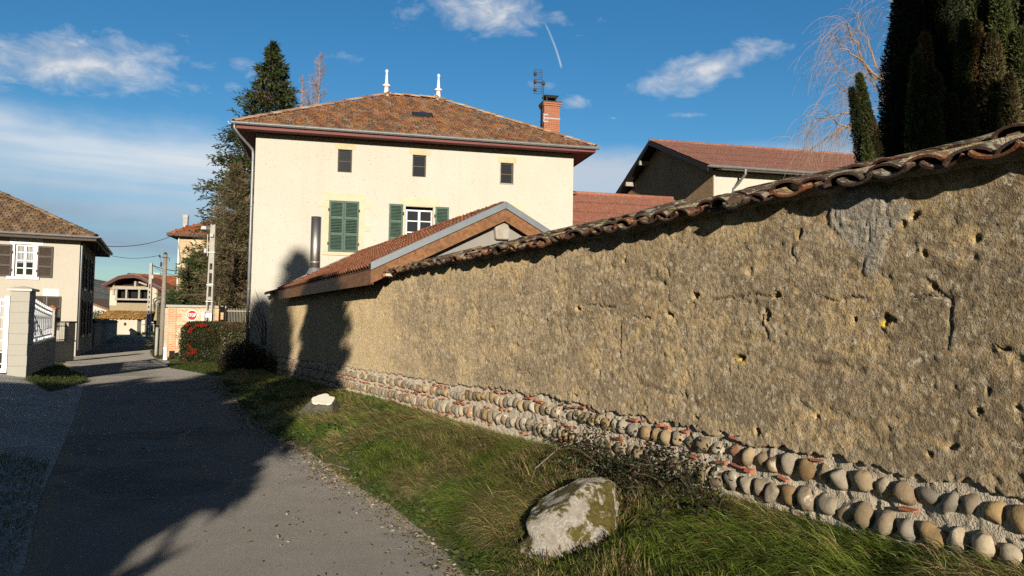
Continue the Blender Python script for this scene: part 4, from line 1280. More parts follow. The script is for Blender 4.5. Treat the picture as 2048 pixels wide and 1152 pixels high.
# ground floor window behind the fence
gx0, gx1, gz1 = X_(70, 610), X_(112, 610), Zl(90, 592)
lh, lroof, LCc = hip_house('village_house', 'white roughcast house with brown shutters beside the street', LF, lw, 9.3, -.1, lz + .05, .72, gq[1] - .05, .50,
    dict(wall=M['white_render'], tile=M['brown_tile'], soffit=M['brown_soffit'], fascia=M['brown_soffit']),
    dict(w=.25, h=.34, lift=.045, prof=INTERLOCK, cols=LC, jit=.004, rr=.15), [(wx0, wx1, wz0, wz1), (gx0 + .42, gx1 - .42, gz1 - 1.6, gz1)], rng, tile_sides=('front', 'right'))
casement(lh, LF, wx0 + .02, wx1 - .02, wz0 + .02, wz1 - .02, -.14, M['white_paint'], 2, (.26, .50, .76), .07, .05, split=True)
mb = MB()
for k in range(2):
    a = wx0 + .09 + k * (wx1 - wx0) / 2; b = a + (wx1 - wx0) / 2 - .13
    n = 14; V = []
    for i in range(n + 1):
        x = a + (b - a) * i / n; y = -.175 + .012 * math.sin(i * 2.4)
        V += [LF(x, y, wz0 + (wz1 - wz0) * (.42 + .02 * k)), LF(x, y, wz1 - .1)]
    mb.add(V, [(2 * i, 2 * i + 2, 2 * i + 3, 2 * i + 1) for i in range(n)])
# the curtain hangs just before the panes so it reads through the glass
mb2 = MB(); mb2.v = [tuple(np.array(p) + LF.y * .055) for p in mb.v]; mb2.f = mb.f; mb2.c = mb.c; mb2.m = mb.m
mb2.build('curtain', M['curtain'], [o for o in lh.children if o.name.startswith('window')][0])
mb = MB(); p = .015
mb.box(LF, wx0 - .22, wx1 + .30, -.05, p, wz1 + .003, wz1 + .40)
mb.box(LF, wx0 - .13, wx0 - .002, -.05, p, wz0, wz1); mb.box(LF, wx1 + .002, wx1 + .13, -.05, p, wz0, wz1); mb.box(LF, wx0 - .28, wx1 + .20, -.05, .07, wz0 - .13, wz0 - .005)
mb.box(LF, gx0 + .3, gx1 + .1, -.05, p, gz1 + .003, gz1 + .34); mb.build('surround', M['white_paint'], lh)
shw = (X_(20.5, 520) - X_(2, 520))
shutter(lh, LF, wx0 - .13 - .60, wx0 - .11, wz0 - .02, wz1 - .05, .03, M['brown_paint'], 3, 1)
shutter(lh, LF, wx1 + .11, wx1 + .13 + .60, wz0 - .02, wz1 - .05, .03, M['brown_paint'], 3, -1)
shutter(lh, LF, gx0 - .2, gx0 + .40, gz1 - 1.6, gz1, .03, M['brown_paint'], 3, None); shutter(lh, LF, gx1 - .40, gx1 + .2, gz1 - 1.6, gz1, .03, M['brown_paint'], 3, None)
casement(lh, LF, gx0 + .43, gx1 - .43, gz1 - 1.59, gz1 - .01, -.14, M['white_paint'], 2, (.33, .66), .06, .04)
SF = Frame(LF(lw, 0, 0), -LF.y, LF.x)             # its street side
for sx in (2.6, 6.2):
    for z0_, z1_ in ((2.95, 4.6), (.55, 2.35)):
        mb = MB(); mb.box(SF, sx, sx + 1.0, -.05, .018, z0_, z1_); mb.box(SF, sx - .1, sx + 1.1, -.05, .05, z0_ - .1, z0_ - .005); fr_ = mb.build('surround', M['white_paint'], lh)
        gl = MB(); gl.quad(SF(sx + .1, .022, z0_ + .08), SF(sx + .9, .022, z0_ + .08), SF(sx + .9, .022, z1_ - .08), SF(sx + .1, .022, z1_ - .08)); gl.build('pane', M['glass'], fr_)
        shutter(lh, SF, sx - .62, sx - .02, z0_, z1_, .03, M['brown_paint'], 3, None); shutter(lh, SF, sx + 1.02, sx + 1.62, z0_, z1_, .03, M['brown_paint'], 3, None)
mb = MB(); ez = gq[1] - .05
half_gutter(mb, LF(-.8, .72 + .08, ez), LF(lw + .82, .72 + .08, ez - .02), .08, LF.y); half_gutter(mb, LF(lw + .80, .72, ez), LF(lw + .80, -10.0, ez), .08, LF.x); mb.build('gutter', M['zinc'], lh)
mb = MB(); mb.tube([LF(lw + .05, -.12, ez - .2), LF(lw + .07, -.12, ez - .5), LF(lw + .07, -.12, -.1)], .045, 7); mb.build('downpipe', M['zinc'], lh, smooth=True)

# ------------------------------------------------------------------ gate, pillars, railings
PF = turned((-11.95, 18.62), 14)
px, py = -11.93, 18.80; pz = float(gz(px, py))
pl = thing('gate_pillar', (px, py, pz), 'tall grey concrete block gate pillar with pale pyramid cap', 'pillar')
PF = Frame((px, py), (math.cos(R(14)), math.sin(R(14))), (math.sin(R(14)), -math.cos(R(14))))
pt_ = at(45, 582, 18.6)[2]
mb = MB(); hb = (pt_ - pz + .25) / 9
for i in range(9):
    z = pz - .25 + i * hb; j = .006 * ((i * 37) % 3 - 1)
    mb.box(PF, -.205 + j * .5, .205 + j, -.205, .205 + j, z + .004, z + hb - .004)
    if i: mb.box(PF, -.198, .198, -.198, .198, z - .004, z + .004)
mb.build('blockwork', M['block'], pl, bevel=.006)
mb = MB(); mb.box(PF, -.27, .27, -.27, .27, pt_, pt_ + .055); mb.add([PF(-.27, -.27, pt_ + .055), PF(.27, -.27, pt_ + .055), PF(.27, .27, pt_ + .055), PF(-.27, .27, pt_ + .055), PF(0, 0, pt_ + .13)], [(0, 1, 4), (1, 2, 4), (2, 3, 4), (3, 0, 4)])
mb.build('cap', M['cap_stone'], pl, bevel=.006)
# gate leaf
GF = Frame(PF(-.25, .02, 0), -PF.x, PF.y)         # x runs left from the pillar
gt = thing('gate', GF(.8, 0, pz), 'white metal gate leaf with scroll cut-outs', 'gate')
g0, g1 = pz + .10, at(18, 597, 18.7)[2]
mb = MB()
mb.box(GF, .02, .13, -.03, .03, g0, g1 + .06); mb.box(GF, .13, 3.0, -.025, .025, g0, g0 + .10); mb.box(GF, .13, 3.0, -.025, .025, g1 - .07, g1)
mb.box(GF, .21, .27, -.02, .02, g0 + .1, g1 - .07); mb.box(GF, 2.9, 3.0, -.03, .03, g0 + .1, g1 - .07)
for z in np.linspace(g0 + .2, g1 - .2, 6): mb.box(GF, .13, .21, -.015, .015, z, z + .03)
mb.build('frame', M['white_gate'], gt, bevel=.006)
mb = MB()
for kx in range(4):
    for zc in (.42, .78, 1.18, 1.55):
        cx = .33 + .09 + kx * .62 + (.12 if int(zc * 10) % 2 else 0)
        pts = [GF(cx + (.05 + .13 * t) * math.cos(4.6 * t + zc * 3), 0, g0 + zc + (.05 + .15 * t) * math.sin(4.6 * t + zc * 3)) for t in np.linspace(0, 1.5, 16)]
        mb.tube(pts, .026, 6)
for k in range(5):
    mb.bar(GF(.27 + k * .6, 0, g0 + .1), GF(.55 + k * .6, 0, g0 + .62), .05); mb.bar(GF(.27 + k * .6, 0, g1 - .1), GF(.55 + k * .6, 0, g1 - .6), .05)
mb.build('scrolls', M['white_gate'], gt, smooth=False)
mb = MB(); mb.box(GF, .27, 2.9, -.016, -.008, g0 + .1, g0 + .55); mb.build('sheet', M['white_gate'], gt)
for z in (g0 + .25, g1 - .25): mb = MB(); mb.tube([GF(.0, 0, z - .05), GF(.0, 0, z + .05)], .02, 6); mb.bar(GF(.02, 0, z), GF(-.05, 0, z), .02); mb.build('hinge', M['dark_iron'], gt)

# fence: plinth with cast white railing running back to the second pillar
fa = np.array([*PF(.16, -.2, 0)[:2], 0]); fbx = at(110, 680, 26.0); fbx[2] = 0
FX = unit(fbx - fa); FNn = np.array([FX[1], -FX[0], 0]); FF_ = Frame(fa, FX, FNn if FNn[0] > 0 else -FNn); FL = np.linalg.norm(fbx - fa)
fp = thing('plinth_wall', FF_(FL / 2, 0, float(gz(*FF_(FL / 2, 0, 0)[:2]))), 'low grey rendered wall in shade under the white railing', 'wall')
mb = MB(); mb.box(FF_, 0, FL, -.2, .0, -.35, .76); mb.build('body', M['plinth'], fp); mb = MB(); mb.box(FF_, 0, FL, -.24, .04, .762, .82); mb.build('coping', M['cap_stone'], fp, bevel=.008)
rl = thing('railing', FF_(FL / 2, -.1, .82), 'ornate white railing of looped bars on the low wall by the gate pillar', 'railing')
ztop = lambda x: 1.92 - .28 * (x / FL) - .03 * math.sin(math.pi * x / FL)
mb = MB()
mb.tube([FF_(x, -.1, ztop(x)) for x in np.linspace(.05, FL - .3, 24)], .028, 6); mb.tube([FF_(x, -.1, ztop(x) - .14) for x in np.linspace(.05, FL - .3, 24)], .018, 6); mb.box(FF_, .05, FL - .3, -.125, -.075, .90, .94); mb.build('rail', M['white_gate'], rl)
nb = 13
for i in range(nb):
    x = .15 + (FL - .6) * i / (nb - 1); mb = MB(); zt = ztop(x)
    mb.tube([FF_(x, -.1, .82), FF_(x, -.1, zt + .09)], .022, 6)
    for zz in (.9, 1.12, zt - .14, zt + .09): mb.lathe(FF_(x, -.1, zz - .03), [(.012, 0), (.04, .03), (.012, .06)], 8)
    w = (FL - .6) / (nb - 1)
    if i < nb - 1:
        for sg in (-1, 1):
            mb.tube([FF_(x + w / 2 + sg * w * .42 * math.cos(t), -.1, 1.35 + (zt - 1.45) * math.sin(t)) for t in np.linspace(-1.5, 1.5, 9)], .013, 5)
            mb.tube([FF_(x + w / 2 + sg * w * .40 * math.sin(t), -.1, .94 + .3 * t / 1.57) for t in np.linspace(0, 3.1, 8)], .013, 5)
        for q in (.25, .5, .75): mb.tube([FF_(x + w * q, -.1, .93), FF_(x + w * q, -.1, ztop(x + w * q) - .14)], .011, 5)
    mb.build('baluster', M['white_gate'], rl)
p2 = FF_(FL + .05, -.12, 0); p2z = float(gz(p2[0], p2[1])); P2 = Frame(p2, PF.x, PF.y)
t2 = at(108, 618, 26)[2]
pp2 = thing('boundary_pillar', (p2[0], p2[1], p2z), 'pillar with terracotta pyramid cap at the far end of the white railing', 'pillar')
mb = MB(); mb.box(P2, -.12, .12, -.12, .12, -.4, t2); mb.build('shaft', M['concrete'], pp2, bevel=.01)
mb = MB(); mb.box(P2, -.17, .17, -.17, .17, t2, t2 + .03); mb.add([P2(-.17, -.17, t2 + .03), P2(.17, -.17, t2 + .03), P2(.17, .17, t2 + .03), P2(-.17, .17, t2 + .03), P2(0, 0, t2 + .14)], [(0, 1, 4), (1, 2, 4), (2, 3, 4), (3, 0, 4)]); mb.build('cap', M['chip'], pp2, bevel=.006)
mb = MB(); mb.tube([P2(.12, .08, t2 - .25), P2(.22, .12, t2 - .3)], .02, 6); mb.lathe(P2(.22, .12, t2 - .46), [(.02, 0), (.07, .03), (.08, .14), (.03, .2)], 9); mb.build('lamp', M['dark_iron'], pp2)
# dark railing facing the road further back
a = at(112, 660, 31.0); b = at(150, 660, 33.2); a[2] = b[2] = 0
RX = unit(b - a); RF = Frame(a, RX, np.array([RX[1], -RX[0], 0])); RL_ = np.linalg.norm(b - a)
z0r = float(gz(a[0], a[1])); zt0 = at(130, 682, 32)[2]; zt1 = at(130, 645, 32)[2]
lw2 = thing('garden_plinth', RF(RL_ / 2, 0, z0r), 'short cream wall with pier in front of the white house corner', 'wall')
mb = MB(); mb.box(RF, -.1, RL_, -.22, 0, -.5, zt0 - .06); mb.build('body', M['barn_white'], lw2); mb = MB(); mb.box(RF, -.14, RL_ + .04, -.26, .04, zt0 - .058, zt0); mb.build('coping', M['concrete'], lw2)
xa, xb = RF.on(135, 660)[0], RF.on(149, 660)[0]
mb = MB(); mb.box(RF, xa, xb, -.3, .03, zt0 + .002, zt1 - .02); mb.build('pier', M['concrete'], lw2); mb = MB(); mb.box(RF, xa - .03, xb + .05, -.34, .07, zt1 - .018, zt1 + .05); mb.build('pier_cap', M['dark_iron'], lw2)
r2 = thing('railing', RF(xa / 2, -.1, zt0), 'small dark iron railing with plain upright bars by the house corner', 'railing')
mb = MB(); mb.box(RF, -.1, xa - .002, -.115, -.085, zt0 + .04, zt0 + .07); mb.build('rail', M['dark_iron'], r2); mb = MB(); mb.box(RF, -.1, xa - .002, -.115, -.085, zt1 - .16, zt1 - .13); mb.build('rail', M['dark_iron'], r2)
for x in np.linspace(-.02, xa - .06, 8):
    mb = MB(); mb.tube([RF(x, -.1, zt0), RF(x, -.1, zt1 - .02)], .013, 5); mb.lathe(RF(x, -.1, zt1 - .03), [(.012, 0), (.02, .02), (.002, .08)], 6); mb.build('bar', M['pale_iron'], r2)

# long wall along the left of the far street
a = at(188, 690, 48.0); b = at(234, 665, 74.0); a[2] = b[2] = 0
X = unit(b - a); BF = Frame(a, X, np.array([X[1], -X[0], 0])); BL = np.linalg.norm(b - a)
sw = thing('street_wall', BF(BL / 2, 0, -.3), 'long shaded grey wall with tile coping along the far street', 'wall')
h0, h1 = at(188, 645, 48)[2], at(230, 644.5, 74)[2]
mb = MB(); mb.hexa([BF(0, -.3, -1), BF(BL, -.3, -1), BF(BL, 0, -1), BF(0, 0, -1), BF(0, -.3, h0), BF(BL, -.3, h1), BF(BL, 0, h1), BF(0, 0, h0)]); mb.build('body', M['grey_render'], sw)
mb = MB(); mb.hexa([BF(-.05, -.42, h0), BF(BL + .1, -.42, h1), BF(BL + .1, .12, h1), BF(-.05, .12, h0), BF(-.05, -.2, h0 + .22), BF(BL + .1, -.2, h1 + .22), BF(BL + .1, -.1, h1 + .22), BF(-.05, -.1, h0 + .22)]); mb.build('coping', M['brown_tile'], sw)

# ------------------------------------------------------------------ barn at the end of the street
BY = 80.0
zb_ = float(zr(80)); bx0, bx1 = at(218, 640, BY)[0], at(313, 640, BY)[0]
NF = Frame((bx0, BY), (1, 0), (0, -1))
u2x = lambda u: at(u, 620, BY)[0] - bx0
v2z = lambda u, v: at(u, v, BY)[2]
barn = thing('barn', NF(u2x(265), -5, zb_), 'old barn with open hay loft and lean-to roof at the end of the street', 'barn')
W_ = bx1 - bx0
ox0, ox1, oz0, oz1 = u2x(232), u2x(297), v2z(265, 606), v2z(265, 577)
mb = MB(); zfl = v2z(265, 572)
wall_open(mb, NF, 0, W_, v2z(265, 640), zfl, [(ox0, ox1, oz0, oz1)], .3)
mb.quad(NF(0, 0, zb_), NF(0, -12, zb_), NF(0, -12, zfl), NF(0, 0, zfl)); mb.quad(NF(W_, -12, zb_), NF(W_, 0, zb_), NF(W_, 0, zfl), NF(W_, -12, zfl))
mb.build('wall', M['barn_earth'], barn)
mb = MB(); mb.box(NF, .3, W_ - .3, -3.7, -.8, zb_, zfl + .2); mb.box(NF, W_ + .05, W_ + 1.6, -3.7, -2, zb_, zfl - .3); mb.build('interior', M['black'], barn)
mb = MB(); mb.box(NF, 0, u2x(233), -.02, .05, oz0 - .3, zfl - .5); mb.build('post', M['barn_white'], barn); mb = MB(); mb.box(NF, u2x(300), u2x(312), -.02, .05, oz0 - .1, zfl - .1); mb.build('post', M['barn_white'], barn)
mb = MB(); zq = .16
mb.box(NF, ox0 - .15, ox1 + .15, .06, .22, oz1 - .1, oz1 + .15); mb.box(NF, ox0 - .1, ox1 + .1, .06, .2, oz0 + .28, oz0 + .46)
for u in (233, 253, 278.5, 297): x = u2x(u); mb.box(NF, x - .09, x + .09, .05, .19, oz0 + .3, oz1 + .02)
mb.box(NF, u2x(267), u2x(271), -.5, .1, oz1 + .15, oz1 + .75)
mb.build('loft_frame', M['grey_wood'], barn)
# roof: long ridge running away, clipped gable in front
prof = [(211, 573), (243, 555.5), (256, 553.2), (275, 552.5), (287, 555.5), (318, 573), (346, 586)]
prof = [(u2x(u), v2z(u, v)) for u, v in prof]
mb = MB(); mb.col = (.32, .11, .05)
back = [(u2x(211) + .0, prof[0][1]), (u2x(222), v2z(222, 543.5) + .9), (u2x(355), v2z(355, 550) + .9), (u2x(372), prof[-1][1])]
fr0 = [NF(x, .9, z) for x, z in prof]
rid0 = NF(u2x(262), -3.2, v2z(262, 545) + .25); 
A_ = [NF(u2x(216), -9, v2z(216, 545) + .7), NF(u2x(380), -9, v2z(380, 552) + .8)]
th_ = .10
for i in range(len(prof) - 1):
    p, q = fr0[i], fr0[i + 1]; up = np.array([0, 0, th_])
    mb.hexa([p, q, q + NF.y * -4.5, p + NF.y * -4.5, p + up, q + up, q + NF.y * -4.5 + up, p + NF.y * -4.5 + up])
rngb = np.random.default_rng(3)
BC = [(.36, .115, .045), (.30, .10, .045), (.42, .145, .055), (.26, .10, .05)]
pa_, pb_ = at(216, 582, BY + 3.9), at(372, 592, BY + 3.9)
exb = unit(pb_ - pa_); topL = at(217, 543.5, BY + 8.0)
eyb = unit(topL - pa_ - exb * ((topL - pa_) @ exb)); hh = (topL - pa_) @ eyb; ll = np.linalg.norm(pb_ - pa_)
tile_slope(mb, pa_, exb, eyb, [(0, 0), (ll, 0), (ll, hh), (0, hh)], .3, .42, .04, INTERLOCK, rngb, BC)
mb.quad(pa_, pb_, pb_ + eyb * hh, pa_ + eyb * hh); mb.quad(pa_ + eyb * hh, pb_ + eyb * hh, pb_ + NF.y * -9, pa_ + NF.y * -9)
mb.build('roof', M['red_tile'], barn)
mb = MB()
for i in range(len(prof) - 1):
    p, q = prof[i], prof[i + 1]
    mb.hexa([NF(p[0], .905, p[1] - .22), NF(q[0], .905, q[1] - .22), NF(q[0], .96, q[1] - .22), NF(p[0], .96, p[1] - .22), NF(p[0], .905, p[1] + .02), NF(q[0], .905, q[1] + .02), NF(q[0], .96, q[1] + .02), NF(p[0], .96, p[1] + .02)])
mb.build('barge_board', M['red_soffit'], barn)
mb = MB()
for i in range(len(prof) - 1):
    p, q = prof[i], prof[i + 1]; mb.tube([NF(p[0], 1.0, p[1] + .1), NF(q[0], 1.0, q[1] + .1)], .05, 5)
mb.tube([NF(u2x(345), .95, prof[-1][1] - .25), NF(u2x(318), .95, v2z(318, 597)), NF(u2x(311), .6, v2z(311, 600)), NF(u2x(310), .2, v2z(310, 620))], .07, 6); mb.build('gutter', M['zinc'], barn)
mb = MB(); mb.bar(NF(u2x(313), 0, v2z(313, 612)), NF(u2x(322), .3, v2z(322, 597)), .2); mb.build('brace', M['grey_wood'], barn); mb = MB(); mb.bar(NF(u2x(227), .1, v2z(227, 590)), NF(u2x(227), .1, v2z(227, 563)), .18); mb.build('brace', M['grey_wood'], barn); mb = MB(); mb.bar(NF(u2x(284), .85, v2z(284, 565)), NF(u2x(300), .85, v2z(300, 571)), .16); mb.build('brace', M['grey_wood'], barn)
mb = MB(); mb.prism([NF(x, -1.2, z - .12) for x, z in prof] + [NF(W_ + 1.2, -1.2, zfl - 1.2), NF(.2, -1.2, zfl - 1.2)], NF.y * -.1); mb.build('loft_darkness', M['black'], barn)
# lean-to below
lx0, lx1 = u2x(219), u2x(311); za, zc = v2z(265, 622.5), v2z(265, 637.5)
mb = MB(); mb.col = (.36, .17, .05); pa_ = NF(lx0, 2.6, zc); pb_ = NF(lx1, 2.6, zc); tp = NF(lx0, .06, za); eyb = unit(tp - pa_); hh = np.linalg.norm(tp - pa_)
LTC = [(.34, .19, .05), (.26, .14, .05), (.22, .12, .05), (.40, .24, .06)]
tile_slope(mb, pa_, NF.x, eyb, [(0, 0), (lx1 - lx0, 0), (lx1 - lx0, hh), (0, hh)], .24, .40, .05, WAVE, rngb, LTC, .01); mb.quad(pa_, pb_, pb_ + eyb * hh, pa_ + eyb * hh)
mb.build('lean_to_roof', M['brown_tile'], barn)
lwx0, lwx1 = u2x(242), u2x(296)
mb = MB(); wall_open(mb, NF, lwx0, lwx1, zb_ - .3, zc + .15, [(u2x(270), u2x(275), v2z(272, 651), v2z(272, 645.5))], .2, 2.2); mb.quad(NF(lwx0, 2.2, zb_ - .3), NF(lwx0, 0, zb_ - .3), NF(lwx0, 0, za - .1), NF(lwx0, 2.2, zc + .1)); mb.quad(NF(lwx1, 0, zb_ - .3), NF(lwx1, 2.2, zb_ - .3), NF(lwx1, 2.2, zc + .1), NF(lwx1, 0, za - .1))
mb.box(NF, u2x(304), u2x(311), 1.8, 2.2, zb_ - .3, zc + .1)
mb.build('lean_to_wall', M['barn_white'], barn)
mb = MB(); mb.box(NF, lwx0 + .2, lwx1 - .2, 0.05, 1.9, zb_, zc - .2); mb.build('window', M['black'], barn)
for x in np.linspace(lx0 + .3, lx1 - .3, 11): mb = MB(); mb.box(NF, x - .05, x + .05, 1.9, 2.5, zc - .08, zc + .02); mb.build('rafter', M['dark_wood'], barn)
mb = MB(); mb.prism([NF(u2x(218), 1.2, zb_ - .3), NF(u2x(242), 1.2, zb_ - .3), NF(u2x(242), 1.2, zc), NF(u2x(222), 1.2, v2z(222, 628)), NF(u2x(216), 1.2, v2z(216, 634))], NF.y * -.3); mb.build('side_wall', M['barn_white'], barn)
gp = thing('board_gate', NF(u2x(317), 1, zb_), 'grey boarded gate standing beside the old barn', 'gate')
mb = MB()
for i, u in enumerate(np.linspace(313.5, 321, 5)):
    x = u2x(u); mb.box(NF, x - .13, x + .13, 1.5, 1.56, zb_ - .1, v2z(317, 648 + (i % 2) * 1.2))
mb.build('boards', M['grey_wood'], gp); mb = MB(); mb.box(NF, u2x(313), u2x(321.5), 1.44, 1.5, zb_ + .5, zb_ + .62); mb.build('rail', M['grey_wood'], gp); mb = MB(); mb.box(NF, u2x(313), u2x(321.5), 1.44, 1.5, zb_ + 1.2, zb_ + 1.32); mb.build('rail', M['grey_wood'], gp)

# white cottage far behind
a = at(186, 628, 105); WHF = Frame((a[0] - 6, 105), (1, 0), (0, -1)); wx = at(216, 612, 105)[0] - a[0] + 6
wh = thing('cottage', WHF(5, -4, 0), 'distant low white cottage with shallow tile roof between white house and barn', 'house')
ze_, zp_ = at(216, 631, 105)[2], at(190, 611, 105)[2]
mb = MB(); xa_ = 0; xp = at(186, 611, 105)[0] - a[0] + 6 - 2; xb_ = at(221, 621, 105)[0] - a[0] + 6
mb.prism([WHF(0, 0, -1), WHF(xb_ - .4, 0, -1), WHF(xb_ - .4, 0, at(218, 621, 105)[2]), WHF(xp, 0, zp_ + .8), WHF(0, 0, zp_ - .5)], WHF.y * -7); mb.build('wall', M['white_render'], wh)
mb = MB(); mb.col = (.2, .12, .075); mb.hexa([WHF(xp, .4, zp_ + .85), WHF(xb_, .4, at(222, 622, 105)[2]), WHF(xb_, -7.4, at(222, 622, 105)[2]), WHF(xp, -7.4, zp_ + .85), WHF(xp, .4, zp_ + 1.1), WHF(xb_, .4, at(222, 622, 105)[2] + .25), WHF(xb_, -7.4, at(222, 622, 105)[2] + .25), WHF(xp, -7.4, zp_ + 1.1)]); mb.build('roof', M['brown_tile'], wh)

# ------------------------------------------------------------------ stone tower house behind the trees
TY = 56.0; a = at(360, 480, TY); TFm = turned((a[0], TY), 10)
tw = thing('stone_house', TFm(2.5, -2.5, -.4), 'narrow ochre stone and brick house with overhanging hipped roof behind the conifer', 'house')
tz = at(362, 474, TY)[2]; tww = 4.6
mb = MB(); mb.box(TFm, 0, tww, -5, 0, -.6, tz); mb.build('wall', M['tower_stone'], tw)
mb = MB(); e0 = .75; ez_ = at(347, 466, TY - .7)[2]
mb.col = (.34, .13, .06)
Cs = [TFm(-e0, e0, ez_), TFm(tww + e0, e0, ez_), TFm(tww + e0, -5 - e0, ez_), TFm(-e0, -5 - e0, ez_)]; Ap = TFm(tww / 2, -2.5, ez_ + 1.7)
rngt = np.random.default_rng(8)
for i in range(4): mb.add([Cs[i], Cs[(i + 1) % 4], Ap], [(0, 1, 2)])
exb = TFm.x; eyb = unit((Cs[0] + Cs[1]) / 2 * -1 + Ap); tile_slope(mb, Cs[0], exb, eyb, [(0, 0), (tww + 2 * e0, 0), (tww / 2 + e0, np.linalg.norm(Ap - (Cs[0] + Cs[1]) / 2))], .28, .38, .04, INTERLOCK, rngt, BC)
mb.build('roof', M['red_tile'], tw)
mb = MB()
for i in range(4):
    I = [TFm(0, 0, tz - .0), TFm(tww, 0, tz), TFm(tww, -5, tz), TFm(0, -5, tz)]; mb.quad(Cs[i] - (0, 0, .2), Cs[(i + 1) % 4] - (0, 0, .2), I[(i + 1) % 4], I[i]); mb.quad(Cs[i] - (0, 0, .2), Cs[(i + 1) % 4] - (0, 0, .2), Cs[(i + 1) % 4], Cs[i])
mb.build('soffit', M['brown_soffit'], tw)
cq = at(371.5, 445, TY + 1.5); CFm = Frame((cq[0], cq[1]), TFm.x, TFm.y); ct = at(371.5, 437, TY + 1.5)[2]
mb = MB(); mb.box(CFm, -.16, .16, -.16, .16, ez_ - .2, ct); ch2 = mb.build('chimney', M['concrete'], tw)
mb = MB()
for k in range(3): mb.box(CFm, -.19, .19, -.19, .19, ct + .03 + k * .085, ct + .075 + k * .085)
mb.box(CFm, -.1, .1, -.1, .1, ct, ct + .2); mb.build('cowl', M['cap_stone'], ch2)
mb = MB(); mb.tube([TFm(-.06, .06, ez_ - .1), TFm(-.06, .06, -.5)], .05, 6); mb.build('downpipe', M['white_paint'], tw)

# ------------------------------------------------------------------ brick and pebble wall at the junction
QF = turned((at(333, 700, 36.9)[0], 36.9), 8)
qx = lambda u, v=680: QF.on(u, v)[0]; qz = lambda u, v: QF.on(u, v)[1]
bw = thing('boundary_wall', QF(2, -.2, -.4), 'cobble and brick boundary wall with brick piers behind the stop sign', 'wall')
zt = qz(400, 613)
mb = MB(); mb.box(QF, qx(351), qx(426), -.4, -.03, -.8, zt - .06); mb.build('pebble_panel', M['pebble_wall'], bw)
mb = MB(); mb.box(QF, qx(333), qx(351), -.5, 0, -.8, zt - .06)
for i in range(14):
    if i % 3 == 0: mb.box(QF, qx(351) + .003, qx(351) + .22 + .1 * (i % 2), -.35, -.005, -.5 + i * .17, -.5 + i * .17 + .2)
mb.build('brick_pier', M['old_brick'], bw)
mb = MB(); mb.box(QF, qx(427), qx(449), -.5, 0, -.8, zt - .07); mb.build('brick_pier', M['old_brick'], bw)
mb = MB(); mb.box(QF, qx(327), qx(333), -.45, -.06, -.8, zt - .1); mb.build('quoin', M['mortar'], bw)
mb = MB(); mb.box(QF, qx(330), qx(427) - .01, -.6, .08, zt - .058, zt + .06); mb.box(QF, qx(427) + .01, qx(451), -.6, .08, zt - .068, zt + .05); mb.build('coping', M['concrete'], bw, bevel=.02)
mb = MB(); xm = qx(344)
mb.box(QF, xm - .1, xm + .14, .002, .03, -.45, -.05); mb.build('meter_door', M['black'], bw)
yl = thing('railing', QF(qx(470), -.2, -.4), 'pale green iron railing between brick pier and cream house', 'railing')
mb = MB(); zt2 = qz(470, 621); mb.box(QF, qx(449) + .02, qx(500), -.24, -.2, zt2 - .05, zt2); mb.build('rail', M['pale_iron'], yl); mb = MB(); mb.box(QF, qx(449) + .02, qx(500), -.24, -.2, zt2 - 1.6, zt2 - 1.55); mb.build('rail', M['pale_iron'], yl)
for x in np.linspace(qx(453), qx(500), 16): mb = MB(); mb.tube([QF(x, -.22, -.5), QF(x, -.22, zt2 + .1)], .012, 5); mb.build('bar', M['pale_iron'], yl)
# ------------------------------------------------------------------ poles, sign, bollard, cables
def gpt(u, v, Y): q = at(u, v, Y); return q

def road_pt(u, Y, dz=0.0):
    q = at(u, 700, Y); return np.array([q[0], Y, float(gz(q[0], Y)) + dz])

LY = 35.2
b = road_pt(415.5, LY); t = at(428, 449, LY); t[0] = at(427, 449, LY)[0]
cp = thing('lamp_pole', b, 'square slotted concrete pole carrying a street lamp', 'pole')
mb = MB(); fr = lambda x, y, z: b + (t - b) * ((z - b[2]) / (t[2] - b[2])) + np.array([x, y, 0])
H_ = t[2] - b[2]
def taper(z0, z1, xa, xb, ya, yb):
    k0 = 1 - .38 * (z0 - b[2]) / H_; k1 = 1 - .38 * (z1 - b[2]) / H_
    mb.hexa([fr(xa * k0, ya * k0, z0), fr(xb * k0, ya * k0, z0), fr(xb * k0, yb * k0, z0), fr(xa * k0, yb * k0, z0), fr(xa * k1, ya * k1, z1), fr(xb * k1, ya * k1, z1), fr(xb * k1, yb * k1, z1), fr(xa * k1, yb * k1, z1)])
taper(b[2] - .3, t[2], -.175, -.085, -.11, .11); taper(b[2] - .3, t[2], .085, .175, -.11, .11)
z = b[2] + .9
n_ = 0
while z < t[2] - 1.9: taper(z, z + .16, -.085, .085, -.10, .10); z += .62
taper(t[2] - 1.8, t[2] - .02, -.085, .085, -.10, .10); taper(b[2] - .3, b[2] + .8, -.085, .085, -.10, .10)
pole = mb.build('shaft', M['concrete'], cp, bevel=.008)
for v in (505, 570, 603): z = at(420, v, LY)[2]; mb = MB(); mb.box(lambda x, y, zz: fr(x, y, zz), -.16, .16, -.13, .13, z - .015, z + .015); mb.build('steel_band', M['stone_white'], cp)
mb = MB(); z0 = at(418, 622, LY)[2]; z1 = at(418, 650, LY)[2]
mb.box(lambda x, y, zz: fr(x, y, zz), -.27, -.12, -.28, -.06, z1 + .1, z0 - .05); mb.box(lambda x, y, zz: fr(x, y, zz), -.10, .12, -.20, -.13, z1 - .1, z1 + .12); mb.box(lambda x, y, zz: fr(x, y, zz), -.10, .12, -.20, -.13, z0 - .3, z0 - .12); mb.box(lambda x, y, zz: fr(x, y, zz), .12, .18, -.20, -.13, z1 - .1, z0 - .1); mb.build('service_box', M['stone_white'], cp, bevel=.01)
mb = MB(); lz_ = at(416, 456, LY)[2]; lp = at(416, 456, LY)
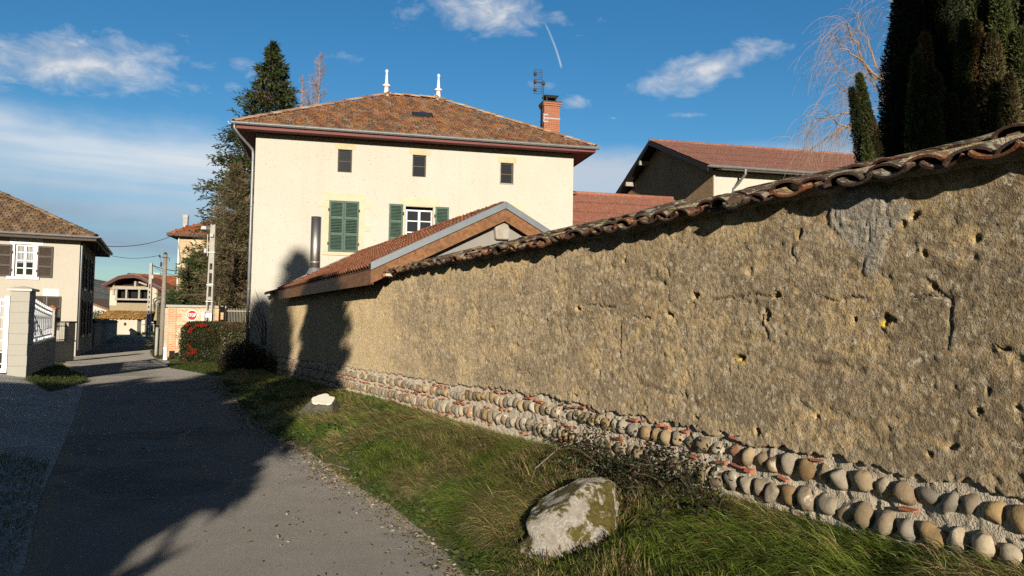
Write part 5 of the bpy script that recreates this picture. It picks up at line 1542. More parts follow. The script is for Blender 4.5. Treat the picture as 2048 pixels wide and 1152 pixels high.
LFm = Frame((lp[0], LY - .12), (1, 0), (0, -1))
mb.hexa([LFm(-.15, -.2, lz_ - .10), LFm(.15, -.2, lz_ - .10), LFm(.13, .40, lz_ - .13), LFm(-.13, .40, lz_ - .13), LFm(-.13, -.2, lz_ + .07), LFm(.13, -.2, lz_ + .07), LFm(.10, .40, lz_ + .03), LFm(-.10, .40, lz_ + .03)])
lm = mb.build('lamp_head', M['lamp_grey'], cp, bevel=.02)
mb = MB(); mb.hexa([LFm(-.12, .02, lz_ - .20), LFm(.12, .02, lz_ - .20), LFm(.10, .34, lz_ - .20), LFm(-.10, .34, lz_ - .20), LFm(-.13, -.02, lz_ - .115), LFm(.13, -.02, lz_ - .115), LFm(.11, .36, lz_ - .135), LFm(-.11, .36, lz_ - .135)]); mb.build('lens', M['glass'], lm)
mb = MB(); mb.tube([LFm(.12, -.1, lz_), LFm(.24, -.14, lz_)], .03, 6); mb.tube([LFm(-.0, -.1, lz_ - .1), LFm(.02, -.12, lz_ - 1.3)], .02, 5); mb.box(LFm, .18, .34, .04, .10, lz_ - .42, lz_ - .28); mb.box(LFm, -.12, -.0, -.16, -.04, lz_ - 1.15, lz_ - .95); mb.build('bracket', M['lamp_grey'], lm)

PY1 = 38.0
b1 = road_pt(322.5, PY1); t1 = at(331, 509, PY1)
wp = thing('wooden_pole', b1, 'leaning grey wooden pole with a small cross arm beside the brick pier', 'pole')
mb = MB(); mb.tube([b1 - (0, 0, .4), b1 + (t1 - b1) * .5, t1], [.135, .115, .09], 10); mb.build('shaft', M['pole_wood'], wp, smooth=True)
mb = MB(); d = np.array([1, 0, 0]); zc = t1[2] - .12
mb.bar(t1 + (-.22, -.10, -.14), t1 + (.24, -.10, -.18), .035); mb.tube([t1 + (.24, -.1, -.18), t1 + (.24, -.1, -.34)], .016, 5); mb.lathe(t1 + (-.24, -.10, -.16), [(.02, 0), (.05, .04), (.045, .1), (.015, .14)], 8); mb.lathe(t1 + (-.14, -.12, -.62), [(.03, 0), (.05, .03), (.05, .2), (.02, .24)], 8); mb.tube([t1 + (-.22, -.1, -.2), t1 + (-.16, -.12, -.32), t1 + (-.12, -.12, -.42)], .01, 4); mb.lathe(t1 + (0, 0, -.0), [(.10, 0), (.09, .05), (.02, .12)], 8); mb.build('cross_arm', M['dark_iron'], wp)
mb = MB(); p0 = at(314.5, 655, PY1 - .3); p1 = road_pt(312, PY1 - .3); mb.tube([p1 - (0, 0, .2), p0], .07, 8); gpipe = mb.build('cable_guard', M['concrete'], wp, smooth=True)
PY2 = 66.0
b2 = road_pt(295.5, PY2); t2_ = at(302.5, 526, PY2)
cp2 = thing('concrete_pole', b2, 'slotted concrete pole with small lamp in front of the barn', 'pole')
mb = MB(); dd = t2_ - b2
for xa in (-.17, .09):
    P = [b2 + np.array([xa, y, -.3]) for y in (0,)][0]
    mb.hexa([b2 + (xa, -.14, -.3), b2 + (xa + .09, -.14, -.3), b2 + (xa + .09, .14, -.3), b2 + (xa, .14, -.3), t2_ + (xa * .6, -.08, 0), t2_ + (xa * .6 + .06, -.08, 0), t2_ + (xa * .6 + .06, .08, 0), t2_ + (xa * .6, .08, 0)])
for k in range(10):
    f = .06 + k * .065; c = b2 + dd * f; mb.hexa([c + (-.09, -.1, -.1), c + (.09, -.1, -.1), c + (.09, .1, -.1), c + (-.09, .1, -.1), c + (-.09, -.1, .12), c + (.09, -.1, .12), c + (.09, .1, .12), c + (-.09, .1, .12)])
c = b2 + dd * .72; mb.hexa([c + (-.08, -.08, 0), c + (.08, -.08, 0), c + (.08, .08, 0), c + (-.08, .08, 0), t2_ + (-.05, -.07, -.02), t2_ + (.05, -.07, -.02), t2_ + (.05, .07, -.02), t2_ + (-.05, .07, -.02)])
mb.build('shaft', M['concrete'], cp2)
mb = MB(); la = at(304, 551, PY2 - .2); lb = at(311, 547, PY2 - .6); mb.tube([la, (la + lb) / 2 + (0, 0, .1), lb], .03, 5); mb.hexa([lb + (-.1, -.14, -.05), lb + (.45, -.14, -.07), lb + (.45, .14, -.07), lb + (-.1, .14, -.05), lb + (-.1, -.1, .08), lb + (.40, -.1, .05), lb + (.40, .1, .05), lb + (-.1, .1, .08)]); mb.lathe(at(305, 558, PY2 - .2), [(.03, 0), (.10, .05), (.10, .3), (.03, .36)], 8); mb.build('lamp_head', M['lamp_grey'], cp2)


def cable(name, A, B, sag, r, label, n=14):
    A = np.asarray(A); B = np.asarray(B); mb = MB()
    mb.tube([A + (B - A) * s - np.array([0, 0, sag * 4 * s * (1 - s)]) for s in np.linspace(0, 1, n)], r, 5)
    o = mb.build(name, M['cable'], None); tag(o, label, 'cable'); return o


cable('overhead_cable', LF(lw + .0, -2.0, at(150, 484, 38)[2]), TFm(-.2, .2, at(352, 468, TY)[2]), .45, .020, 'thick black cable sagging from white house eaves to stone house')
cable('overhead_cable', LF(lw + .1, -6.0, at(195, 497, 42)[2]), t1 + (-.22, -.10, -.05), .3, .012, 'thin wire from white house to the top of the wooden pole')
cable('overhead_cable', at(304, 530, PY2), at(357, 542, TY), .10, .03, 'upper black cable from barn pole to stone house wall')
cable('overhead_cable', at(305, 531, PY2), at(352, 552, TY), .12, .018, 'lower thin cable from barn pole to stone house wall')
cable('overhead_cable', t[:] + (0, 0, -.35), at(500, 448, 45), .2, .012, 'thin wire running from the lamp pole towards the tall conifer')

# stop sign
SY = 34.6
sc = at(384, 630.5, SY); sg = thing('stop_sign', road_pt(384, SY), 'red octagonal stop sign on a white post behind the hedge', 'sign')
SFm = Frame((sc[0], SY), (1, 0), (0, -1)); Rr_ = 10.6 * SY / 1540 / math.cos(math.pi / 8)
octo = lambda r, y: [SFm(r * math.cos(math.pi / 8 + k * math.pi / 4), y, sc[2] + r * math.sin(math.pi / 8 + k * math.pi / 4)) for k in range(8)]
mb = MB(); mb.prism(octo(Rr_, 0), SFm.y * -.02); pn = mb.build('plate', M['sign_white'], sg)
mb = MB(); mb.prism(octo(Rr_ * .88, .006), SFm.y * -.004); rp = mb.build('red_field', M['sign_red'], pn)
cu = bpy.data.curves.new('stop_lettering', 'FONT'); cu.body = 'STOP'; cu.align_x = 'CENTER'; cu.align_y = 'CENTER'; cu.size = Rr_ * .56; cu.extrude = .002; cu.offset = .004; cu.space_character = 1.03
tmp = bpy.data.objects.new('stop_lettering', cu); COL.objects.link(tmp)
bpy.context.view_layer.update()
me = bpy.data.meshes.new_from_object(tmp.evaluated_get(bpy.context.evaluated_depsgraph_get()))
bpy.data.objects.remove(tmp); V = np.zeros(len(me.vertices) * 3); me.vertices.foreach_get('co', V); V = V.reshape(-1, 3)
W3 = np.array([SFm(p[0], .014 + p[2], sc[2] + p[1] * 1.42) for p in V]) - rootloc(sg)
me.vertices.foreach_set('co', W3.astype(np.float32).ravel()); me.materials.clear(); me.materials.append(M['sign_white']); me.update()
lt = bpy.data.objects.new('lettering', me); COL.objects.link(lt); lt.parent = pn
mb = MB(); mb.tube([np.array([sc[0], SY + .05, -.6]), np.array([sc[0], SY + .05, sc[2] + .1])], .03, 8); mb.build('post', M['sign_white'], sg)

# white stone bollard
bb = road_pt(331, 35.4)
bo = MB(); bo.lathe(bb - (0, 0, .05), [(.10, 0), (.10, .12), (.085, .3), (.075, .42), (.095, .45), (.085, .47), (.078, .50), (.10, .53), (.105, .62), (.06, .66)], 12)
o = bo.build('bollard', M['stone_white'], None, smooth=False); tag(o, 'squat whitewashed stone bollard beside the road at the brick pier', 'bollard')

# ------------------------------------------------------------------ roofs at the right
# low building with orange corrugated roof, attached to the house
def corr_slope(mb, O, ex, ey, L, H, step=.177, amp=.028, rows=3):
    en = unit(np.cross(ex, ey)); en = en if en[2] > 0 else -en
    n = int(L / (step / 6)); rowsY = np.linspace(0, H, rows + 1)
    for r in range(rows):
        V = []; y0, y1 = rowsY[r], rowsY[r + 1] + .12
        for i in range(n + 1):
            x = L * i / n; z = amp * math.cos(2 * math.pi * x / step)
            V.append(O + ex * x + ey * y0 + en * (z + .022)); V.append(O + ex * x + ey * min(y1, H) + en * z)
        mb.add(V, [(2 * i, 2 * i + 2, 2 * i + 3, 2 * i + 1) for i in range(n)])

lo = thing('annexe', HF(HW + 4, -4, 0), 'low building under orange corrugated roof between cream house and tall barn', 'shed')
ry = -4.2
zrg = HF.on(1240, 391, ry)[1]; xr1 = HF.on(1330, 395, ry)[0]
dn_ = 5.0; sl_ = .50
eyl = unit(-HF.y + np.array([0, 0, sl_])); O = HF(HW + .02, ry + dn_, zrg - dn_ * sl_)
mb = MB(); mb.mi = 0; corr_slope(mb, O, HF.x, eyl, xr1 + .4 - HW, math.hypot(dn_, dn_ * sl_), .16, .020, 4)
O2 = HF(xr1 + .4, ry - dn_, zrg - dn_ * sl_); corr_slope(mb, O2, -HF.x, unit(HF.y + np.array([0, 0, sl_])), xr1 + .4 - HW, math.hypot(dn_, dn_ * sl_), .16, .020, 4)
lrf = mb.build('roof', M['corr_orange'], lo, smooth=True)
mb = MB(); mb.tube([HF(HW + .02, ry, zrg + .0), HF(xr1 + .4, ry, zrg + .0)], .09, 8); mb.build('ridge_tiles', M['corr_orange'], lrf, smooth=True)
mb = MB(); mb.prism([HF(HW + .05, ry + dn_ - .3, -.4), HF(HW + .05, ry - dn_ + .3, -.4), HF(HW + .05, ry - dn_ + .3, zrg - dn_ * sl_ + .05), HF(HW + .05, ry, zrg - .12), HF(HW + .05, ry + dn_ - .3, zrg - dn_ * sl_ + .05)], HF.x * (xr1 - HW + .1)); mb.build('wall', M['cream'], lo)
# the rake verge and pipe seam lines of the sheets
# tall barn shed
SH = 38.0
P0 = at(1416, 330, SH); SHF = Frame(P0, HF.x, HF.y)        # x along the eave, y toward camera
shd = thing('tall_shed', SHF(8, -7, 0), 'tall barn with red fibre cement roof and dark earth gable', 'barn')
wS, pS = 7.6, .395; LS = 26.0; ezs = P0[2]
ov = .72                                            # verge overhang towards the house
eyS = unit(-SHF.y + np.array([0, 0, pS])); HS = math.hypot(wS, wS * pS)
mb = MB(); corr_slope(mb, SHF(0, 0, ezs), SHF.x, eyS, LS, HS, .177, .026, 4); corr_slope(mb, SHF(LS, -2 * wS, ezs), -SHF.x, unit(SHF.y + np.array([0, 0, pS])), LS, HS, .177, .026, 4)
srf = mb.build('roof', M['corr_red'], shd, smooth=True)
mb = MB(); mb.tube([SHF(-.0, -wS, ezs + wS * pS + .01), SHF(LS, -wS, ezs + wS * pS + .01)], .10, 8); mb.build('ridge_tiles', M['corr_red'], srf, smooth=True)
mb = MB(); dz = np.array([0, 0, -.05])
for (ya, za, yb, zb2) in ((0, ezs, -wS, ezs + wS * pS), (-wS, ezs + wS * pS, -2 * wS, ezs)):
    mb.hexa([SHF(-.03, ya, za - .28), SHF(.02, ya, za - .28), SHF(.02, yb, zb2 - .28), SHF(-.03, yb, zb2 - .28), SHF(-.03, ya, za - .03), SHF(.02, ya, za - .03), SHF(.02, yb, zb2 - .03), SHF(-.03, yb, zb2 - .03)])
mb.build('barge_board', M['black_wood'], shd)
mb = MB()
for (ya, za, yb, zb2) in ((0, ezs, -wS, ezs + wS * pS), (-wS, ezs + wS * pS, -2 * wS, ezs)):
    mb.quad(SHF(.03, ya, za - .06), SHF(ov + .1, ya, za - .06), SHF(ov + .1, yb, zb2 - .06), SHF(.03, yb, zb2 - .06))
mb.build('verge_boards', M['black_wood'], shd)
wy0, wy1 = -.85, -2 * wS + .85; zt_ = ezs - .12
mb = MB(); gpoly = [SHF(ov, wy0, -.4), SHF(ov, wy1, -.4), SHF(ov, wy1, zt_ + .3), SHF(ov, -wS, zt_ + wS * pS - .05), SHF(ov, wy0, zt_ + .3)]
mb.prism(gpoly, SHF.x * .4); mb.build('gable_wall', M['shed_earth'], shd)
mb = MB(); mb.box(SHF, ov + .03, LS - .5, wy0 - .3, wy0 + .03, -.4, ezs - .1); mb.box(SHF, ov + .41, LS - .5, wy1, wy1 + .3, -.4, ezs); mb.build('front_wall', M['cream'], shd)
for y in (-1.9, -3.9, -5.9, -wS + .25): mb = MB(); mb.box(SHF, .25, ov + .1, y - .09, y + .09, ezs - y * pS - .30, ezs - y * pS - .08); mb.build('purlin', M['grey_wood'], shd)
for y in (-wS - 1.9, -wS - 4.2, -wS - 6.3): z_ = ezs + (2 * wS + y) * pS; mb = MB(); mb.box(SHF, .12, ov + .1, y - .11, y + .11, z_ - .36, z_ - .10); mb.build('purlin', M['grey_wood'], shd)
mb = MB(); half_gutter(mb, SHF(-.02, .10, ezs - .02), SHF(LS, .10, ezs - .04), .10, SHF.y)
mb.tube([SHF(2.0, .10, ezs - .1), SHF(2.0, .10, ezs - .35), SHF(1.85, -.3, ezs - .75), SHF(1.80, -.72, ezs - .95), SHF(1.80, -.74, ezs - 1.2), SHF(1.80, -.74, -.4)], .065, 8); mb.build('gutter', M['zinc'], shd)
mb = MB(); mb.quad(SHF(ov, .05, ezs - .10), SHF(LS, .05, ezs - .10), SHF(LS, wy0, ezs - .06), SHF(ov, wy0, ezs - .06)); mb.box(SHF, ov, LS, .0, .04, ezs - .2, ezs - .05); mb.build('eave_boards', M['dark_wood'], shd)
# ------------------------------------------------------------------ plants
def leafobj(name, mat, parent, P, Dn, L, W, cols, rng, var=.25, oval=False):
    V, F = (leafhex if oval else leafquads)(np.asarray(P), np.asarray(Dn), L, W, rng)
    N = len(P); c = np.asarray(cols)
    if c.ndim == 1: c = np.repeat(c[None], N, 0)
    c = c * rng.uniform(1 - var, 1 + var, (N, 1))
    return npmesh(name, V, F, mat, parent, np.repeat(c, 6 if oval else 4, 0))


def branch_tube(mb, p0, d, L, r0, r1, rng, droop=0.0, wob=.08, n=5, sides=4):
    pts = [np.asarray(p0, float)]; d = unit(np.asarray(d, float))
    for i in range(n):
        d = unit(d + rng.normal(0, wob, 3) + np.array([0, 0, -droop / n])); pts.append(pts[-1] + d * L / n)
    mb.tube(pts, list(np.linspace(r0, r1, n + 1)), sides, False)
    return pts


def conifer(name, base, H, prof, label, cat, group, rng, nb=420, lpb=60, L=.30, W=.085, cols=((.030, .050, .020),), brown=0.0, start=.06, up=.12, droop=.5, top=None, clump=.55, mat='needles', wide=1.0):
    """trunk, branches and needle sprays; prof(h in 0..1) = crown radius"""
    th = thing(name, base, label, cat, group)
    base = np.asarray(base, float); mb = MB()
    ax = np.array([0, 0, 1.0])
    mb.tube([base - (0, 0, .3), base + (0, 0, H * .5), base + (0, 0, H)], [H * .018, H * .011, .015], 8, False)
    P = []; D = []; C = []; cols = np.array(cols)
    for i in range(nb):
        h = start + (1 - start) * (i + rng.random()) / nb
        h = 1 - (1 - h) ** .93
        a = rng.random() * 6.283; r = prof(h) * rng.uniform(.50, 1.18)
        if r < .05: continue
        d = np.array([math.cos(a), math.sin(a), up + .25 * h + rng.normal(0, .08)])
        p0 = base + ax * (h * H)
        pts = branch_tube(mb, p0, d, r * 1.06, max(.012, .02 * r), .006, rng, droop * (1 - .5 * h), .07, 5, 3)
        pts = np.array(pts); k = max(6, int(lpb * (r / prof(.1) * .7 + .3)))
        t = rng.uniform(.22, 1.0, k) ** .75 * (len(pts) - 1); ii = np.minimum(t.astype(int), len(pts) - 2); f = (t - ii)[:, None]
        q = pts[ii] * (1 - f) + pts[ii + 1] * f; bd = unit(pts[ii + 1] - pts[ii])
        spread = (r * .17 * wide * (1.15 - t / (len(pts) - 1)) + .05)[:, None] if np.ndim(t) else .1
        q = q + rng.normal(0, 1, (k, 3)) * spread * np.array([1, 1, .55])
        dd = unit(bd * .8 + rng.normal(0, .55, (k, 3)) + np.array([0, 0, -.12]))
        P.append(q); D.append(dd)
        c = cols[rng.integers(len(cols))] * rng.uniform(.7, 1.3)
        if rng.random() < brown: c = np.array((.13, .095, .05)) * rng.uniform(.8, 1.3)
        C.append(np.repeat(c[None], k, 0))
    mb.build('trunk', M['bark'], th)
    P = np.vstack(P); n = len(P)
    leafobj('crown', M[mat], th, P, np.vstack(D), rng.uniform(.6, 1.25, n) * L, rng.uniform(.7, 1.2, n) * W, np.vstack(C), rng)
    return th


def bare_tree(name, base, H, label, cat, rng, mat, conic=None, levels=4, nmain=90, tw=.012, twigs=7, upang=.5, group=None, trunk_r=None):
    th = thing(name, base, label, cat, group); base = np.asarray(base, float)
    mb = MB(); mb.tube([base - (0, 0, .3), base + (0.05, 0, H * .5), base + (0, .05, H)], [trunk_r or H * .014, H * .008, .012], 7, False); mb.build('trunk', M[mat], th)
    mb = MB()
    for i in range(nmain):
        h = .10 + .88 * (i + rng.random()) / nmain; a = rng.random() * 6.283; r = conic(h) * rng.uniform(.6, 1.1)
        d = np.array([math.cos(a), math.sin(a), upang + rng.normal(0, .15)])
        pts = branch_tube(mb, base + (0, 0, h * H), d, r * 1.1, .012 + .010 * r, .005, rng, -.35, .10, 5, 3)
        for k in range(int(twigs * (1 + r))):
            j = rng.integers(1, 6); p = pts[j]
            d2 = unit(pts[j] - pts[j - 1]) + rng.normal(0, .55, 3) + np.array([0, 0, .25])
            p2 = branch_tube(mb, p, d2, rng.uniform(.2, .5) * max(r, .5) * .75, tw, tw * .45, rng, -.2, .12, 3, 3)
            for _ in range(2):
                branch_tube(mb, p2[rng.integers(1, 4)], unit(p2[-1] - p2[0]) + rng.normal(0, .6, 3), rng.uniform(.12, .3), tw * .6, tw * .35, rng, 0, .1, 2, 3)
    mb.build('branches', M[mat], th)
    return th


rng = np.random.default_rng(51)
def ybase(u, Y, z=None): q = at(u, 660, Y); return np.array([q[0], Y, float(gz(q[0], Y)) if z is None else z])

# big spruce left of the house
SPY = 47.0; bS = ybase(528, SPY); apex = at(543, 90, SPY); bS[0] = apex[0] + .1; HS_ = apex[2] - bS[2]
hk = lambda v: (at(543, v, SPY)[2] - bS[2]) / HS_
PH_ = [(1.0, .05), (hk(110), .40), (hk(150), 1.0), (hk(200), 1.6), (hk(240), 2.1), (hk(300), 3.0), (hk(400), 4.0), (hk(500), 4.5), (hk(580), 5.3), (0, 5.0)]
PH_ = sorted(PH_); pf = lambda h: float(np.interp(h, [p[0] for p in PH_], [p[1] for p in PH_]))
conifer('spruce', bS, HS_, lambda h: pf(h) * .90, 'tallest dark green conifer, its pointed top rising above the cream house roof', 'tree', 'conifers behind the house', rng, 820, 84, .32, .09,
        ((.044, .062, .022), (.055, .074, .024), (.034, .052, .020), (.070, .078, .030)), .03, .03, .16, .40, wide=.80)
# greyish brown larch in front of it, by the house corner
b = ybase(462, 40.5); tp = at(478, 330, 40.5)
conifer('larch', b, tp[2] - b[2], lambda h: 2.6 * (1 - h) ** .75 + .12, 'brownish half dry conifer between lamp pole and house corner', 'tree', 'conifers behind the house', rng, 520, 84, .24, .032,
        ((.19, .150, .085), (.155, .135, .072), (.105, .11, .045), (.21, .165, .10)), .22, .04, .25, .5, wide=1.2)
b = ybase(405, 42.5); tp = at(420, 505, 42.5)
conifer('pine', b, tp[2] - b[2], lambda h: 2.3 * (1 - h) ** .6 + .1, 'bushy bright green young pine behind the lamp pole', 'tree', 'conifers behind the house', rng, 260, 70, .34, .06,
        ((.060, .085, .028), (.05, .075, .028), (.075, .095, .036)), .06, .03, .3, .35, wide=1.5)
b = ybase(470, 41.0)
bare_tree('thicket_tree', b, at(470, 545, 41)[2] - b[2], 'russet brown leafless undergrowth tree behind the iron railing', 'tree', rng, 'bark', lambda h: 2.1 * (1 - .5 * h), 4, 90, .014, 9, .8)
# trees beyond the roof
def ytop(u, v, Y, ub=None): q = at(u, v, Y); return np.array([q[0], Y, -.4]), q[2] + .4
b, H_ = ytop(640, 102, 60.0)
bare_tree('bare_larch', b, H_, 'bare pinkish larch rising behind the roof beside the dark spruce', 'tree', rng, 'rose_twig', lambda h: float(np.interp(h, [.0, .45, .60, .80, .92, 1.0], [4.2, 3.1, 2.3, 1.35, .6, .1])), 4, 190, .013, 8, .55)
b, H_ = ytop(605, 148, 57.0)
bare_tree('bare_larch', b, H_, 'short slim bare larch between spruce top and pink larch', 'tree', rng, 'rose_twig', lambda h: float(np.interp(h, [0, .8, 1], [1.6, .9, .1])), 4, 80, .013, 7, .9)
b, H_ = ytop(572, 178, 54.0)
bare_tree('bare_oak', b, H_, 'olive brown leafless crown just above the roof between spruce and larches', 'tree', rng, 'pale_bark', lambda h: float(np.interp(h, [0, .55, .8, 1], [2.6, 2.4, 1.7, .5])), 4, 130, .016, 9, 1.0)

# columns of yew behind the wall
def plume(P, D, C, base, H, R_, rng, n, col, lean=(0, 0)):
    """one upright plume of foliage: surface of a spindle covered with upward tufts"""
    h = rng.random(n) ** .85; a = rng.random(n) * 6.283
    prof = np.interp(h, [0, .12, .45, .8, .95, 1.0], [.75, 1.0, .92, .55, .25, .05]) * R_
    lump = 1 + .30 * (fbm(a * 2.2 + base[0] * 7, h * H * 2.6, 3, 140) - .5) * 2
    r = prof * lump * (.72 + .50 * rng.random(n) ** 2.2)
    p = np.stack([base[0] + np.cos(a) * r + lean[0] * h * H, base[1] + np.sin(a) * r + lean[1] * h * H, base[2] + h * H], 1)
    d = np.stack([np.cos(a) * .65, np.sin(a) * .65, np.full(n, .75)], 1) + rng.normal(0, .55, (n, 3))
    P.append(p); D.append(d); cc = np.repeat(np.asarray(col)[None], n, 0) * (.65 + .7 * fbm(a * 3, h * H * 5, 3, 150))[:, None]; C.append(cc)


def yew(name, specs, label, L, W, cols, rng, dens):
    b0 = specs[0][0]
    th = thing(name, (b0[0], b0[1], b0[2]), label, 'tree'); P = []; D = []; C = []; mb = MB()
    for (b, H, R_, ci, lean) in specs:
        plume(P, D, C, b, H, R_, rng, int(dens * H * R_ * 6.3), cols[ci], lean)
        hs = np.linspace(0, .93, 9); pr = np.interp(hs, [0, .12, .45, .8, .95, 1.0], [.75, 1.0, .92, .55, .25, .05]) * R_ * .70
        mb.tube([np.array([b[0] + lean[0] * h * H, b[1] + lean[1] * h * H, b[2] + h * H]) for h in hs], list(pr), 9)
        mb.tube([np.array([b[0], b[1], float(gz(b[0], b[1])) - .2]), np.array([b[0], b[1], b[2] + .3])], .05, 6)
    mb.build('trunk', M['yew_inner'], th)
    P = np.vstack(P); n = len(P)
    leafobj('crown', M['needles'], th, P, np.vstack(D), rng.uniform(.6, 1.3, n) * L, rng.uniform(.7, 1.2, n) * W, np.vstack(C), rng, .3)
    return th


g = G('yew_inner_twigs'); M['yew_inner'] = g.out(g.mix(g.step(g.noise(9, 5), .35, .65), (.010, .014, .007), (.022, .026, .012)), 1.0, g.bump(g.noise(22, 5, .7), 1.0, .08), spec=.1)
YC = [(.062, .074, .024), (.078, .096, .028), (.18, .115, .050), (.125, .105, .048), (.024, .032, .013)]
def ypl(u, v_top, Y, R_, ci, zb=1.2, lean=(0, 0)):
    q = at(u, v_top, Y); b = np.array([q[0] - lean[0] * (q[2] - zb), Y, zb]); return (b, q[2] - zb, R_, ci, lean)
rng = np.random.default_rng(61)
specs = [ypl(1800, 130, 8.6, .26, 4), ypl(1815, -60, 8.9, .36, 4), ypl(1850, 70, 8.1, .17, 2), ypl(1832, 110, 7.95, .12, 1), ypl(1872, 150, 8.0, .18, 3), ypl(1880, -90, 8.9, .40, 4), ypl(1928, 45, 8.3, .17, 0), ypl(1955, 50, 8.25, .16, 2),
         ypl(1950, -120, 9.0, .45, 0), ypl(1985, 70, 8.1, .20, 3), ypl(2012, 20, 8.15, .18, 1), ypl(2040, 60, 8.0, .22, 0), ypl(1905, 195, 7.9, .14, 0), ypl(1940, 200, 7.85, .15, 3), ypl(1988, 190, 7.8, .12, 1), ypl(2030, -150, 8.8, .5, 0), ypl(2085, -60, 8.4, .34, 1), ypl(2130, 0, 8.5, .35, 3),
         ypl(1868, 200, 7.85, .15, 1), ypl(2020, 150, 7.8, .15, 3), ypl(1800, 215, 8.3, .16, 4), ypl(2000, -30, 8.5, .24, 1)]
yew('yew', specs, 'huge dark yew of upright plumes, some browned, towering behind the near wall', .050, .017, YC, rng, 5200)
specs = [ypl(1718, 150, 8.4, .13, 0, 1.2, (-.16, 0)), ypl(1703, 178, 8.4, .10, 4, 1.2, (-.17, 0)), ypl(1742, 235, 8.35, .12, 3, 1.2, (-.14, 0)), ypl(1730, 270, 8.3, .11, 0, 1.2, (-.13, 0))]
yew('cypress', specs, 'slim leaning fork-topped cypress standing apart beside the big yew', .042, .014, YC, rng, 6500)

# bare weeping willow
rng = np.random.default_rng(71)
WY = 19.0; wb = at(1800, 500, WY); wb[2] = .0
wl = thing('willow', wb, 'bare weeping willow with hanging orange twigs behind the cypress and yew', 'tree')
mb = MB(); mt = MB()
mb.tube([wb, wb + (-.1, 0, 3.5), at(1790, 300, WY)], [.35, .28, .22], 8, False)
limbs = [[(1790, 300), (1740, 232), (1690, 228), (1640, 236), (1608, 262)], [(1790, 300), (1745, 285), (1715, 262), (1668, 240), (1640, 216)], [(1790, 300), (1772, 180), (1720, 115), (1690, 98), (1662, 70)], [(1772, 180), (1735, 140), (1715, 95), (1700, 62), (1690, 40)], [(1790, 300), (1770, 160), (1745, 100), (1722, 60), (1715, 28)],
         [(1790, 300), (1785, 150), (1800, 60), (1790, 10), (1780, -40)], [(1790, 300), (1760, 175), (1735, 155), (1700, 150), (1668, 120)], [(1790, 300), (1765, 270), (1735, 245), (1700, 195), (1672, 170)], [(1740, 232), (1700, 250), (1672, 265), (1640, 285), (1620, 300)], [(1790, 300), (1820, 180), (1850, 90), (1880, 30)]]
for lm in limbs:
    dy = rng.uniform(-2.0, 2.0); pts = [at(u, v, WY + dy * i / len(lm)) for i, (u, v) in enumerate(lm)]
    xs = np.linspace(0, len(pts) - 1, 14); pp = np.array(pts); I = np.minimum(xs.astype(int), len(pts) - 2); f = (xs - I)[:, None]
    fine = pp[I] * (1 - f) + pp[I + 1] * f + rng.normal(0, .03, (14, 3))
    mb.tube(fine, list(np.linspace(.04, .008, 14)), 5, False)
    for k in range(40):
        j = rng.integers(2, 14); p = fine[j]
        d = unit(fine[j] - fine[j - 1]) * .8 + rng.normal(0, .55, 3) + np.array([-.1, 0, .25]); L = rng.uniform(.5, 1.5); q = [p]; d = unit(d)
        for s_ in range(7): d = unit(d + np.array([0, 0, -.30]) + rng.normal(0, .05, 3)); q.append(q[-1] + d * L / 7)
        mt.tube(q, list(np.linspace(.0042, .0022, 8)), 3, False)
        for _ in range(2):
            s0 = q[rng.integers(2, 6)]; e = unit(d + rng.normal(0, .4, 3)); r_ = [s0]
            for s_ in range(4): e = unit(e + np.array([0, 0, -.25])); r_.append(r_[-1] + e * rng.uniform(.08, .16))
            mt.tube(r_, .0020, 3, False)
mb.build('trunk', M['willow'], wl); mt.build('twigs', M['willow'], wl)

# clipped hedge with red berries by the stop line
rng = np.random.default_rng(81)
HY = 32.8; hx0, hx1 = at(361, 690, HY)[0], at(494, 690, HY)[0]; hzb = -.42; hzt = at(420, 648, HY)[2]
hg = thing('hedge', ((hx0 + hx1) / 2, HY + .6, hzb), 'clipped dark green hedge with bunches of red berries at the junction', 'hedge')
def hedge_pts(n):
    x = rng.uniform(hx0, hx1, n); zz = rng.uniform(hzb, hzt, n); y = HY + rng.random(n) * 1.5
    face = rng.random(n); 
    m = face < .55; y[m] = HY + rng.normal(0, .05, m.sum())
    m2 = (face >= .55) & (face < .8); zz[m2] = hzt + rng.normal(0, .04, m2.sum())
    m3 = (face >= .8) & (face < .9); x[m3] = hx0 + rng.normal(0, .05, m3.sum())
    lump = (fbm(x * 1.6, zz * 2.0, 3, 160) - .5) * .35
    y = y - lump
    r = np.clip(1 - (hzt - zz) / .25, 0, 1) * .12
    y = y + r; x = np.where(x < hx0 + .15, x + r, x)
    return np.stack([x, y, zz + (fbm(x * 2, y, 3, 161) - .5) * .08], 1)
P = hedge_pts(26000); n = len(P); cn = fbm(P[:, 0] * 1.2, P[:, 2] * 1.5, 3, 163)
right = sstep(hx0 + 1.5, hx0 + 1.9, P[:, 0])
C = np.where((cn > .5)[:, None], np.array((.050, .055, .022)), np.array((.038, .042, .018)))
C = np.where(((P[:, 2] > hzt - .25) & (right > .5))[:, None], np.array((.085, .062, .032)), C)
C = np.where(((rng.random(n) < .18) & (right > .5) & (P[:, 2] < hzt - .3))[:, None], np.array((.24, .20, .13)), C)
D = rng.normal(0, 1, (n, 3)) + np.array([0, -.6, .3])
leafobj('foliage', M['hedge_leaf'], hg, P, D, rng.uniform(.05, .10, n), rng.uniform(.03, .055, n), C, rng)
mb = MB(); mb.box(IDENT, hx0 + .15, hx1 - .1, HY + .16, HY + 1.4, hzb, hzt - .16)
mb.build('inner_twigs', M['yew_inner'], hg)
mb = MB()
